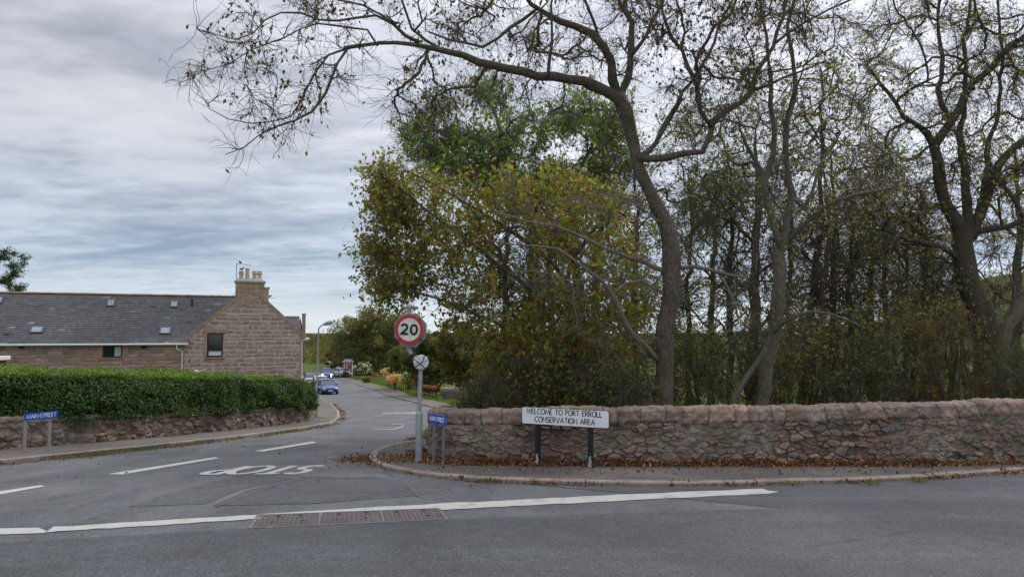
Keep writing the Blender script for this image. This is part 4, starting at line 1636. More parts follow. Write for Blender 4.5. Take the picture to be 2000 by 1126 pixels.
def neighbour_house():
    Hn = empty('slate_cottage', hw(.75, 18, 0), HR, 'slate roofed cottage mostly hidden behind the granite gable', 'cottage')
    c = MB()
    zt, zr = hz(.1), hz(-1.35)
    b = hz(6.2)
    c.add([(-9, 0, b), (1.0, 0, b), (1.0, 0, zt), (-9, 0, zt)], [(0, 1, 2, 3)])
    c.add([(1.0, 0, b), (1.0, 6, b), (1.0, 6, zt), (1.0, 3, zr), (1.0, 0, zt)], [(0, 1, 2, 3, 4)])
    c.add([(-9, 0, b), (-9, 6, b), (-9, 6, zt), (-9, 3, zr), (-9, 0, zt)], [(4, 3, 2, 1, 0)])
    c.add([(-9, 6, b), (1, 6, b), (1, 6, zt), (-9, 6, zt)], [(3, 2, 1, 0)])
    c.build('wall', M['sandstone'], Hn)
    slate_roof('slate_roof', Hn, (-9.1, -.15, zt), (.9, -.15, zt), (-9.1, 3, zr), (.9, 3, zr), 14, 30, 51, SLATES)
    MB().add([(-9.1, 3, zr), (.9, 3, zr), (.9, 6.2, zt), (-9.1, 6.2, zt)], [(0, 1, 2, 3)]).build('rear_roof', M['lead'], Hn)
    MB().box((-4.1, 3, zr + .04), (10, .25, .1)).build('ridge_tiles', M['ridge'], Hn)
    k = MB()
    k.box((1.08, .55, zr - .75), (.24, .9, 1.9))
    k.box((1.08, .55, zr + .22), (.3, 1.0, .09))
    k.box((1.08, .3, zt - .3), (.32, .6, .26))
    k.build('gable_block', M['sandstone'], Hn, bevel=.02)
    return Hn


neighbour_house()


def porch():
    p = at(2, 705, 30)
    z0 = float(gz(p.x, 30))
    o = empty('garden_shed', (p.x - .62, 30, z0), 0.25, 'dark garden shed with white flat roof edge at the left of the hedge', 'shed')
    h = p.z + .2 - z0
    b = MB()
    b.box((0, 0, h / 2 - .1), (1.0, 1.2, h - .2))
    b.build('wall', M['dark_wood'], o)
    MB().box((0, 0, h - .08), (1.25, 1.45, .16)).build('roof', M['white_plastic'], o, bevel=.02)
    MB().box((.3, -.61, h / 2 - .1), (.08, .03, h - .3)).build('corner_post', M['white_plastic'], o)


porch()

# ================================================================== hedge


def hedge():
    root = empty('hedge', (-9, 18, float(gz(-9, 18))), 0, 'long clipped green hedge with bright yellow-green top above the left wall', 'hedge')
    path = [(-7.35, 26.0), (-7.55, 23.5), (-7.95, 20.5), (-8.55, 17.4), (-9.0, 15.6), (-9.75, 13.9), (-10.9, 12.6), (-13.2, 11.6), (-17, 11.0)]
    s, x, y, tx, ty = path_sampler(path, .12)
    nx, ny = ty * -1 * -1, -tx * -1 * -1
    nx, ny = -(-ty) * 1.0, -(tx) * 1.0       # placeholder, fixed below
    # outward normal (towards the road): to the left of travel
    ox, oy = -ty, tx
    L = s[-1]
    depth = np.interp(s, [0, 1.0, 4, 8, 10, 30], [1.2, 2.2, 2.6, 3.4, 5.2, 5.6])
    H = np.interp(s, [0, .7, 4, 7, 9, 12, 14, 18, 24], [1.35, 1.5, 1.52, 1.5, 1.5, 1.5, 1.47, 1.47, 1.5]) + (vn(s * .9, s * 0, 3) - .5) * .12
    B = np.interp(s, [0, 2, 6, 9, 11, 12.5, 14, 16, 30], [.55, .58, .55, .5, .46, .42, .45, .42, .4]) + (vn(s * 1.4, s * 0, 8) - .5) * .26 + .05
    g = gz(x, y)
    # core: face, top, back
    r = np.random.default_rng(4)

    def surf(si, t):
        """t in 0..1 face, 1..2 top, 2..3 back. returns pos, normal"""
        X, Y = np.interp(si, s, x), np.interp(si, s, y)
        OX, OY = np.interp(si, s, ox), np.interp(si, s, oy)
        G, HH, BB, D = (np.interp(si, s, q) for q in (g, H, B, depth))
        bul = .16 + .08 * np.sin(np.clip(t, 0, 1) * math.pi) + .1 * (1 - np.clip(t * 2, 0, 1))
        bul = bul + (fbm(si * 1.1, t * 2.0, 5, 3) - .5) * .52 + (fbm(si * 4, t * 5, 15, 2) - .5) * .12
        face = t <= 1
        topm = (t > 1) & (t <= 2)
        z = np.where(face, BB + (HH - BB) * t, np.where(topm, HH, HH - (HH) * (t - 2)))
        z = z + np.where(topm, (fbm(si * 1.3, (t - 1) * 3, 25, 3) - .5) * .30 - .03 + .1 * (t - 1), 0)
        off = np.where(face, bul - .14 * smooth(.8, 1, t), np.where(topm, .05 - (t - 1) * D, -D - .05))
        p = np.stack([X + OX * off, Y + OY * off, G + z], -1)
        n_ = np.where(face[..., None], np.stack([OX, OY, OX * 0 + .25], -1), np.where(topm[..., None], np.stack([OX * 0, OX * 0, OX * 0 + 1], -1), np.stack([-OX, -OY, OX * 0], -1)))
        return p, n_
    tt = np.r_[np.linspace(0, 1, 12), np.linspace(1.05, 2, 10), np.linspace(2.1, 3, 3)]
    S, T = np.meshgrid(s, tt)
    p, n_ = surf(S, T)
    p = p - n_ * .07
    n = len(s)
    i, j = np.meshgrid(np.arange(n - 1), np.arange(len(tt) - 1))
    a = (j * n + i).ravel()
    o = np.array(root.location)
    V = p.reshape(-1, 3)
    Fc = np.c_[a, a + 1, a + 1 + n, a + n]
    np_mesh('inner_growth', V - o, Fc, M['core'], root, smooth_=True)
    # end face by the lamp post
    ends = []
    for (tv, cnt, size, pal, sd_, lo, hi) in (
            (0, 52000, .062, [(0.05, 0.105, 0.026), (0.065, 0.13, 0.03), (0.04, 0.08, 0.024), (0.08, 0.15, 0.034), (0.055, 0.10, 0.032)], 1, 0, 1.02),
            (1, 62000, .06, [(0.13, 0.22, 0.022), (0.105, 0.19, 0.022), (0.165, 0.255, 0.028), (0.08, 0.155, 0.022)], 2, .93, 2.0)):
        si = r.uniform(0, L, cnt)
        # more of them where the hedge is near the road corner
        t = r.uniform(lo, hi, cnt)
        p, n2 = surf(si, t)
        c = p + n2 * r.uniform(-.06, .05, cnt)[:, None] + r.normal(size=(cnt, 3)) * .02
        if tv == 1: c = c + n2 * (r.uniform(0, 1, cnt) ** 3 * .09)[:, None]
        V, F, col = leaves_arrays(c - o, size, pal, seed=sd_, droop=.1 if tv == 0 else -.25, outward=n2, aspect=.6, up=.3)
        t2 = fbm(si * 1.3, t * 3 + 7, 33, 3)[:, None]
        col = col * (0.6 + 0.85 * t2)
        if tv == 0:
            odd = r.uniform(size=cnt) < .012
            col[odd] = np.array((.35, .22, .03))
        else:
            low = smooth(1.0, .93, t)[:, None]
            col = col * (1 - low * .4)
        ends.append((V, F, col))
    # near end cap leaves
    cnt = 5000
    e0 = np.array([x[0], y[0], g[0]])
    tv = np.array([-tx[0], -ty[0], 0]); ov = np.array([ox[0], oy[0], 0])
    w_, h_ = r.uniform(-1.2, .2, cnt), r.uniform(.5, 1.4, cnt)
    c = e0 + tv * (r.uniform(0, .12, cnt) + .12 * np.sin((h_ - .5) * 3))[:, None] + ov * w_[:, None] + np.array([0, 0, 1]) * h_[:, None]
    V, F, col = leaves_arrays(c - o, .06, [(0.028, 0.075, 0.016), (0.04, 0.10, 0.02), (0.02, 0.055, 0.016)], seed=7, outward=np.repeat(tv[None], cnt, 0), droop=.1)
    ends.append((V, F, col))
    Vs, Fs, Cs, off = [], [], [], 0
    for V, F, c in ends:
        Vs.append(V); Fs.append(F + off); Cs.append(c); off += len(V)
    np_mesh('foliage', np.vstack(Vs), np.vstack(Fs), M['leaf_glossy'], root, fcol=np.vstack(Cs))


hedge()

# ================================================================== signs and posts


def speed_sign():
    g = Vector((-1.468, 11.42, 0)); g.z = float(gz(g.x, g.y)) + .05
    R = empty('speed_limit_sign', g, 0, 'grey cranked pole carrying the round red and white 20 speed sign', 'road sign')
    Y = g.y

    def q(u, v, dy=0):
        p = at(u, v, Y + dy)
        return (p.x - g.x, p.y - g.y, p.z - g.z)
    zw = q(821, 806)[2]
    MB().lathe((0, 0, -.05), [(.055, 0), (.055, zw + .02), (.052, zw + .06), (.036, zw + .08)], 20).build('base_section', M['steel'], R, smooth_=True)
    pts = [(0, 0, zw), q(821.5, 716), q(816, 707), q(801, 687), q(797, 679), q(797.5, 668), q(799, 600)]
    MB().tube(pts, [.034, .034, .035, .035, .035, .034, .034], 14).build('pole', M['steel'], R, smooth_=True)
    tp = q(799.5, 603)
    MB().lathe(tp, [(.045, 0), (.05, .02), (.048, .05), (.03, .075), (.005, .085)], 16).build('cap', M['steel'], R, smooth_=True)
    b = MB()
    b.box((tp[0] - .075, 0, tp[2] + .02), (.1, .1, .035), ry=.05)
    b.build('cap_light', M['steel_dark'], R, bevel=.006)
    b = MB()
    b.box((tp[0] + .085, 0, tp[2] + .015), (.1, .1, .04), ry=-.05)
    b.build('cap_light', M['steel_dark'], R, bevel=.006)
    # octagonal backing, slightly turned
    c = Vector(q(801.5, 644.5, -.07))
    Rm = Matrix.Translation(c) @ Matrix.Rotation(math.radians(-9), 4, 'Z') @ Matrix.Rotation(math.radians(2), 4, 'Y')
    k = MB()
    vs = []
    for y_ in (-.006, .006):
        for a in range(8):
            an = math.radians(22.5 + 45 * a)
            vs.append((.283 * math.cos(an), y_, .283 * math.sin(an)))
    k.add(vs, [tuple(range(8)), tuple(range(15, 7, -1))] + [(a, (a + 1) % 8, (a + 1) % 8 + 8, a + 8) for a in range(8)])
    bo = k.build('backing_board', M['sign_grey'], R, matrix=Rm)
    Rd = Rm @ Matrix.Translation((-.008, -.028, .012))

    def disc(r0, r1, y, nm, mt, par):
        d = MB()
        n = 48
        vs = []
        for y_ in (y - .002, y + .002):
            for rr_ in (r0, r1):
                for a in range(n):
                    an = 2 * math.pi * a / n
                    vs.append((rr_ * math.cos(an), y_, rr_ * math.sin(an)))
        fs = []
        for a in range(n):
            b_ = (a + 1) % n
            fs += [(a, b_, b_ + n, a + n), (a + 2 * n, a + 3 * n, b_ + 3 * n, b_ + 2 * n), (a + n, b_ + n, b_ + 3 * n, a + 3 * n)]
        d.add(vs, fs)
        return d.build(nm, mt, par, matrix=Rd)
    f = MB().lathe((0, 0, 0), [(.001, 0), (.232, 0), (.232, .010), (.001, .010)], 48, 'y')
    fo = f.build('sign_face', M['sign_cream'], R, matrix=Rd)
    disc(.182, .233, -.0135, 'red_ring', M['sign_red'], R)
    tx = MB()
    # bold 2 and 0
    TH = .036

    def stroke(pts, th=TH):
        m = len(pts)
        P_ = [Vector(p) for p in pts]
        Lf, Rt = [], []
        cl = (P_[0] - P_[-1]).length < 1e-5
        for i in range(m):
            a = P_[i - 1] if i else (P_[-2] if cl else P_[0])
            b = P_[i + 1] if i < m - 1 else (P_[1] if cl else P_[-1])
            t = (b - a).normalized()
            nn = Vector((-t.y, t.x))
            Lf.append(P_[i] + nn * th / 2); Rt.append(P_[i] - nn * th / 2)
        for i in range(m - 1):
            q4 = (Lf[i], Lf[i + 1], Rt[i + 1], Rt[i])
            tx.add([(p.x, -.0145, p.y) for p in q4] + [(p.x, -.0115, p.y) for p in q4], [(0, 1, 2, 3), (7, 6, 5, 4), (0, 4, 5, 1), (1, 5, 6, 2), (2, 6, 7, 3), (3, 7, 4, 0)])
    stroke(arc(-.078, .036, .047, .042, 165, -20, 14) + [(-.042, .006), (-.075, -.026), (-.115, -.062)])
    stroke([(-.142, -.071), (-.018, -.071)])
    stroke(arc(.078, .0, .05, .072, 0, 360, 30))
    tx.build('numerals', M['sign_black'], R, matrix=Rd)
    for a, b_ in ((.17, .17), (.19, -.15), (-.15, -.17)):
        MB().box((a, -.012, b_), (.035, .03, .014)).build('clip', M['trim'], R, matrix=Rd)
    # bagged roundel
    c = Vector(q(822, 707, -.05))
    bg = MB()
    n, rings = 40, [(.001, -.026), (.05, -.027), (.1, -.024), (.116, -.012), (.12, 0), (.114, .012), (.001, .02)]
    rr = random.Random(2)
    wr = [rr.uniform(-.011, .011) for _ in range(n)]
    vs = []
    for r_, y_ in rings:
        for a in range(n):
            an = 2 * math.pi * a / n
            w = wr[a] * (r_ / .119)
            vs.append(((r_ + w * .5) * math.cos(an), y_ + w * 1.3, (r_ + w * .5) * math.sin(an)))
    fs = [(i * n + a, i * n + (a + 1) % n, (i + 1) * n + (a + 1) % n, (i + 1) * n + a) for i in range(len(rings) - 1) for a in range(n)]
    bg.add(vs, fs)
    # bag shifted forward in front of the pole
    Rb = Matrix.Translation(c)
    bgo = bg.build('bagged_roundel', M['bag'], R, matrix=Rb)
    tp_ = MB()
    tp_.tube([(-.105, -.02, .055), (-.05, -.04, .015), (.02, -.043, -.04), (.075, -.03, -.09)], .0065, 6)
    tp_.tube([(-.09, -.025, -.07), (-.02, -.043, -.035), (.03, -.043, .01), (.05, -.036, .06), (.055, -.02, .108)], .0065, 6)
    tp_.build('black_tape', M['sign_black'], bgo, matrix=Rb)
    MB().tube([q(804, 691), q(809, 697)], .0385, 12, cap=False).build('tape_band', M['sign_black'], R)


speed_sign()


def plate_sign(name, pl, pr, h, th, lab, cat, face, posts, post_mat, post_r, texts, rim=None, post_z=None, square=True, lean=0.0, corner=0.0, txt_mat='sign_black', paint_chip=False):
    """pl, pr: world points of the plate's top-left and top-right corners"""
    pl, pr = Vector(pl), Vector(pr)
    d = pr - pl
    w = math.hypot(d.x, d.y)
    rz = math.atan2(d.y, d.x)
    roll = math.atan2(d.z, w)
    g = Vector(((pl.x + pr.x) / 2, (pl.y + pr.y) / 2, 0))
    g.z = float(gz(g.x, g.y)) + .06
    R = empty(name, g, rz, lab, cat)
    W = d.length
    top = (pl.z + pr.z) / 2 - g.z

    def rounded(wd, ht, r, y0, y1):
        vs, n = [], 6
        out = []
        for cx, cz, a0 in ((wd / 2 - r, ht / 2 - r, 0), (-wd / 2 + r, ht / 2 - r, 90), (-wd / 2 + r, -ht / 2 + r, 180), (wd / 2 - r, -ht / 2 + r, 270)):
            for k in range(n + 1):
                a = math.radians(a0 + 90 * k / n)
                out.append((cx + r * math.cos(a), cz + r * math.sin(a)))
        m = len(out)
        b = MB()
        b.add([(x_, y0, z_) for x_, z_ in out] + [(x_, y1, z_) for x_, z_ in out],
              [tuple(range(m)), tuple(range(2 * m - 1, m - 1, -1))] + [(k, (k + 1) % m, (k + 1) % m + m, k + m) for k in range(m)])
        return b
    Mx = Matrix.Translation((0, 0, top - h / 2)) @ Matrix.Rotation(-roll, 4, 'Y')
    rr = max(corner, .004)
    if rim:
        rounded(W, h, rr, -.006, .012).build('plate_rim', rim, R, matrix=Mx)
        rounded(W - .014, h - .014, rr * .85, -.0085, -.004).build('plate', face, R, matrix=Mx)
    else:
        rounded(W, h, rr, -.0085, .008).build('plate', face, R, matrix=Mx)
    for t, tw, tht, sth, x0, z0, gp_ in texts:
        o = sign_text(t, tw, tht, sth, x0, z0, -.0115, M[txt_mat], R, 'lettering', gp_)
        o.data.transform(Mx)
    for x_ in posts:
        ztop = top - (.01 if post_z is None else post_z) + x_ * math.tan(roll)
        pw, px2 = R.matrix_basis @ Vector((x_, .04, 0)), 0
        zb = float(gz(pw.x, pw.y)) + .03 - g.z
        b = MB()
        if square:
            b.box((x_, .012 + post_r, (ztop + zb) / 2), (post_r * 2, post_r * 2, ztop - zb))
            po = b.build('post', post_mat, R, bevel=.004)
        else:
            b.tube([(x_ + lean * .5, .012 + post_r, zb), (x_, .012 + post_r, ztop)], post_r, 12)
            po = b.build('post', post_mat, R, smooth_=True)
        if paint_chip:
            c = MB()
            r2 = random.Random(int(x_ * 100) + 3)
            for k in range(9):
                zz = zb + .05 + k * .018
                c.box((x_ + r2.uniform(-.3, .3) * post_r, .010, zz), (post_r * (1.7 - k * .14), .004, .019))
            c.build('chipped_patch', M['chipped'], po)
    return R


plate_sign('welcome_sign', at(1019.5, 793, 10.98), at(1190, 801.5, 10.42), .256, .02, 'white WELCOME TO PORT ERROLL CONSERVATION AREA plate on two black posts', 'sign', M['sign_white'],
           [-.445, .385], M['black_paint'], .034,
           [('WELCOME TO PORT ERROLL', 1.19, .088, .0115, -.605, .024, .17), ('CONSERVATION AREA', .95, .088, .0115, -.475, -.092, .17)],
           rim=M['sign_black'], corner=.03, paint_chip=True)
plate_sign('street_name_sign', at(839.5, 806.5, 11.02), at(870.5, 812, 10.62), .134, .015, 'blue MAIN STREET nameplate on two grey posts beside the speed sign pole', 'street sign', M['sign_blue'],
           [-.16, .135], M['steel_dark'], .019, [('MAIN STREET', .45, .07, .0105, -.225, -.034, .17)], square=False, txt_mat='sign_white', lean=-.04)
plate_sign('street_name_sign', at(48, 807, 12.9), at(113.5, 801.5, 13.35), .125, .015, 'blue MAIN-STREET nameplate on two pale posts below the green hedge', 'street sign', M['sign_blue'],
           [-.24, .16], M['wood_pole'], .026, [('MAIN-STREET', .49, .078, .0105, -.245, -.037, .15)], square=False, txt_mat='sign_white')


def lamp_post(g, top_uv, head_uv, r, lab, base_h=.9, rb=.075, Y=None, group=None, mt='steel'):
    g = Vector(g)
    R = empty('street_lamp', g, 0, lab, 'street lamp', group)
    Y = g.y
    t = at(*top_uv, Y) - g
    h = at(*head_uv, Y) - g
    if base_h: MB().lathe((0, 0, -.05), [(rb, 0), (rb, base_h), (r * 1.3, base_h + .06)], 14).build('base_section', M[mt], R, smooth_=True)
    MB().tube([(0, 0, 0), (t.x * .5, 0, t.z * .5), (t.x, 0, t.z - .15), (t.x + (h.x - t.x) * .15, 0, t.z), (t.x + (h.x - t.x) * .4, 0, t.z + (h.z - t.z) * .4)], [r, r * .85, r * .7, r * .65, r * .6], 10).build('pole', M[mt], R, smooth_=True)
    a = Vector((t.x + (h.x - t.x) * .3, 0, t.z + (h.z - t.z) * .3))
    hh = (h - t).length
    MB().tube([a, a + (h - a) * .3, a + (h - a) * .75, h], [r * .7, r * 2.0, r * 2.3, r * 1.1], 10).build('lamp_head', M[mt], R, smooth_=True)
    return R


p = gp(617, 800)
lamp_post((p.x, p.y, p.z), (622.5, 636), (650, 628), .055, 'tall grey street lamp at the end of the hedge wall', .55, .085)
p = at(589.5, 745, 49); p.z = float(gz(p.x, 49))
lamp_post(p, (589.5, 665), (604, 660.5), .05, 'white street lamp against the right corner of the granite house', .9, .07, mt='white_plastic')
p = gp(652.5, 711); lamp_post((p.x, p.y, p.z), (652, 681), (657, 679.5), .12, 'distant pale street lamp beside the far bend, nearest the person', 0, mt='wood_pole')
p = gp(648.5, 713)
lamp_post((p.x, p.y, p.z), (648, 695), (652, 694), .1, 'short distant street lamp left of the taller pale one', 0, mt='wood_pole')
p = gp(664, 717)
o = MB().tube([(0, 0, 0), (0, 0, at(664, 668, p.y).z - p.z)], .13, 8).build('telegraph_pole', M['wood_pole'])
o.location = p
tag(o, 'thin distant wooden pole left of the striped kiosk', 'pole')

# ================================================================== utility cover in the road


def cover():
    c = [gp(483, 1036), gp(869, 1015), gp(866, 994), gp(503, 1006)]
    O = (c[0] + c[1] + c[2] + c[3]) / 4
    ux = (c[1] - c[0] + c[2] - c[3]).normalized()
    W_ = ((c[1] - c[0]).length + (c[2] - c[3]).length) / 2
    nrm = ux.cross(Vector((0, 0, 1))) * -1
    D_ = abs((c[2] - c[1]).dot(nrm)) * .5 + abs((c[3] - c[0]).dot(nrm)) * .5
    Rz = math.atan2(ux.y, ux.x)
    R = empty('utility_cover', (O.x, O.y, O.z), Rz, 'rusty three panel chequered iron cover set in the road by the stop line', 'manhole cover')
    zt = .012
    sx = math.tan(0)
    # the ground falls slightly: tilt about local x
    fr = MB()
    z = lambda x_, y_: float(gz(O.x + math.cos(Rz) * x_ - math.sin(Rz) * y_, O.y + math.sin(Rz) * x_ + math.cos(Rz) * y_)) - O.z

    def slab(mb, x0, x1, y0, y1, h):
        vs = [(x_, y_, z(x_, y_) + hh) for hh in (-.03, h) for x_, y_ in ((x0, y0), (x1, y0), (x1, y1), (x0, y1))]
        mb.add(vs, [(0, 1, 2, 3), (7, 6, 5, 4), (0, 4, 5, 1), (1, 5, 6, 2), (2, 6, 7, 3), (3, 7, 4, 0)])
    w, d = W_ / 2, D_ / 2
    slab(fr, -w, w, -d, -d + .03, zt); slab(fr, -w, w, d - .03, d, zt)
    slab(fr, -w, -w + .03, -d + .03, d - .03, zt); slab(fr, w - .03, w, -d + .03, d - .03, zt)
    fr.build('frame', M['iron_edge'], R)
    pw = (2 * w - .06 - .04) / 3
    r = random.Random(1)
    for k in range(3):
        x0 = -w + .03 + k * (pw + .02)
        pn = MB()
        slab(pn, x0 + .003, x0 + pw - .003, -d + .034, d - .034, .008)
        po = pn.build('cover_panel', M['iron'], R)
        tr = MB()
        s = .042
        nx_, ny_ = int((pw - .05) / s), int((2 * d - .1) / s)
        for i in range(nx_):
            for j in range(ny_):
                xx, yy = x0 + .04 + i * s, -d + .055 + j * s
                a = math.pi / 4 if (i + j) % 2 else -math.pi / 4
                zz = z(xx, yy) + .0105
                tr.box((xx, yy, zz), (.034, .011, .006), rz=a)
        tr.build('tread_pattern', M['iron_edge'], po)
        for q_ in (.3, .72):
            for e_ in (-.3, .35):
                MB().box((x0 + pw * q_ + r.uniform(-.03, .03), e_ * d, z(x0, 0) + .0145), (.035, .025, .006)).build('keyhole', M['trim'], po)
        # joint strips
    for k in range(2):
        x0 = -w + .03 + (k + 1) * (pw + .02) - .02
        j = MB()
        slab(j, x0 + .001, x0 + .019, -d + .034, d - .034, .013)
        j.build('joint_bar', M['iron_edge'], R)


cover()

# ================================================================== fallen leaves, grass tufts


def litter():
    r = np.random.default_rng(8)
    P = []
    s, x, y, tx, ty = path_sampler([(-1.6, 13.4), (-1.56, 12.4), (-1.44, 11.8), (-1.14, 11.4), (-.66, 11.17), (0, 11.06), (1.6, 10.98), (4, 10.98), (6.5, 11.03), (8.2, 11.33), (10.5, 12.1)], .05)
    n = 15000
    dens = np.interp(s, [0, 2, 3.5, 5, 6, 9, 10, 11, 13, 15], [.6, .8, 1, 1, 1, .75, .9, .25, .12, .1]) * (0.35 + vn(s * 2.3, s * 0, 5))
    k = r.choice(len(s), n, p=dens / dens.sum())
    off = np.abs(r.normal(size=n)) * .12 * (0.6 + 0.8 * vn(s[k] * 3, s[k] * 0, 6))
    X = x[k] + ty[k] * off + r.normal(size=n) * .03
    Y = y[k] - tx[k] * off + r.normal(size=n) * .03
    Z = gz(X, Y) + .06 + np.maximum(0, .075 - off * .45) * r.uniform(0, 1, n) * np.minimum(1, dens[k] * 1.3)
    P.append(np.c_[X, Y, Z])
    # around the speed sign pole and the corner kerb, along gutters
    def along(path, n, sp, sd_, z0=.008, clump=.4):
        s, x, y, tx, ty = path_sampler(path, .05)
        dn = np.maximum(.02, vn(s * 1.6, s * 0, sd_) - clump + .25)
        k = r.choice(len(s), n, p=dn / dn.sum())
        o_ = r.normal(size=n) * sp
        X, Y = x[k] + ty[k] * o_, y[k] - tx[k] * o_
        P.append(np.c_[X, Y, gz(X, Y) + z0 + r.uniform(0, .015, n)])
    kp = [(a, b) for a, b in KT]
    along([(-2.9, 11.8), (-2.55, 12.2), (-2.4, 13), (-2.2, 14), (-2.1, 15.3), (-2.2, 18)], 3400, .13, 3, z0=.01)
    along([(p_[0], p_[1] - .16) for p_ in kp[5:]], 1500, .05, 4)
    along([(a + .16 * 1.0, b) for a, b in LK[:9]], 2200, .07, 5)
    along([(-24, 8.0 - .14), (-16, 9.45), (-11, 10.6), (-8.1, 11.2)], 900, .07, 6)
    Q = [P2(u, v) for u, v in [(745, 890), (800, 880), (830, 885), (828, 905), (870, 915), (790, 915)]]
    n = 800
    X = r.normal(size=n) * .38 - 1.85
    Y = r.normal(size=n) * .5 + 11.9
    m = X < -1.5
    P.append(np.c_[X[m], Y[m], gz(X[m], Y[m]) + .065])
    # stray leaves
    n = 130
    X, Y = r.uniform(-9, 0, n), r.uniform(8.5, 16, n)
    P.append(np.c_[X, Y, gz(X, Y) + .012])
    n = 700
    X, Y = r.uniform(-1.2, 9, n), r.uniform(9.6, 11, n)
    P.append(np.c_[X, Y, gz(X, Y) + .064])
    C = np.vstack(P)
    pal = [(0.13, 0.055, 0.028), (0.19, 0.085, 0.035), (0.10, 0.045, 0.025), (0.28, 0.14, 0.055), (0.08, 0.04, 0.026), (0.34, 0.2, 0.09), (0.16, 0.07, 0.03)]
    V, F, col = leaves_arrays(C, .052, pal, seed=3, droop=0.0, up=2.0, aspect=.62, jitter=.35)
    o = np_mesh('fallen_leaves', V, F, M['petal'], None, fcol=col)
    tag(o, 'brown fallen leaves drifted along the foot of the stone wall and the kerbs', 'leaf litter', kind='stuff')


litter()


def tufts():
    r = np.random.default_rng(9)
    B = []
    def spot(x, y, n, sp, h=0.0):
        X, Y = x + r.normal(size=n) * sp, y + r.normal(size=n) * sp
        B.append(np.c_[X, Y, gz(X, Y) + h])
    for u, v, n in ((1795, 943, 70), (1890, 915, 60), (1940, 912, 90), (1095, 945, 30), (1330, 948, 30), (1420, 947, 25), (960, 942, 40), (1215, 948, 25), (1700, 947, 40), (1050, 945, 30), (1550, 949, 30)):
        p_ = gp(u, v)
        spot(p_.x, p_.y, n, .06, 0)
    s, x, y, tx, ty = path_sampler([(-8.0, 11.35), (-7.3, 13.8), (-6.6, 17.0), (-6.25, 19.6), (-6.1, 22)], .02)
    k = r.integers(0, len(s), 1400)
    k = k[vn(s[k] * 1.5, s[k] * 0, 2) > .45]
    B.append(np.c_[x[k] + .03, y[k], gz(x[k], y[k])])
    s, x, y, tx, ty = path_sampler(RK[2:11], .03)
    k = r.integers(0, len(s), 9000)
    k = k[vn(s[k] * .5, s[k] * 0, 2) > .3]
    B.append(np.c_[x[k] + r.normal(size=len(k)) * .05 - .05, y[k], gz(x[k], y[k])])
    C = np.vstack(B)
    n = len(C)
    V, F, col = leaves_arrays(C, .09, [(.10, .17, .03), (.14, .2, .04), (.08, .12, .03), (.17, .17, .06)], seed=5, droop=-1.2, aspect=.12)
    o = np_mesh('grass_tufts', V, F, M['leaf'], None, fcol=col)
    tag(o, 'grass and weeds sprouting from the kerb joints', 'grass', kind='stuff')


tufts()

# ================================================================== trees
PAL_AUT = [tuple(c * 1.42 for c in q) for q in [(0.17, 0.18, 0.035), (0.13, 0.165, 0.035), (0.21, 0.19, 0.035), (0.24, 0.13, 0.035), (0.11, 0.15, 0.03), (0.18, 0.22, 0.04), (0.22, 0.11, 0.035), (0.30, 0.23, 0.035), (0.12, 0.155, 0.035), (0.15, 0.12, 0.035), (0.16, 0.2, 0.04)]]
PAL_GRN = [tuple(c * 1.4 for c in q) for q in [(0.085, 0.16, 0.035), (0.07, 0.135, 0.035), (0.115, 0.20, 0.045), (0.07, 0.12, 0.03), (0.15, 0.18, 0.04), (0.17, 0.16, 0.04)]]
PAL_DRK = [tuple(c * 1.95 for c in q) for q in [(0.075, 0.10, 0.028), (0.09, 0.11, 0.03), (0.065, 0.085, 0.026), (0.12, 0.13, 0.036), (0.14, 0.11, 0.036)]]
PAL_OLV = [tuple(c * 1.8 for c in q) for q in [(0.115, 0.12, 0.034), (0.145, 0.13, 0.036), (0.10, 0.11, 0.03), (0.17, 0.14, 0.038), (0.15, 0.105, 0.04)]]
PAL_BRN = [tuple(c * 1.5 for c in q) for q in [(0.16, 0.125, 0.035), (0.2, 0.12, 0.035), (0.12, 0.105, 0.032), (0.13, 0.145, 0.035)]]

PAL_GRN2 = [(0.10, 0.16, 0.04), (0.13, 0.18, 0.045), (0.085, 0.14, 0.035), (0.16, 0.18, 0.05), (0.17, 0.14, 0.05)]


def rt(px, Y):       # radius in metres from a width in photo pixels
    return px * Y / 1400 / 2


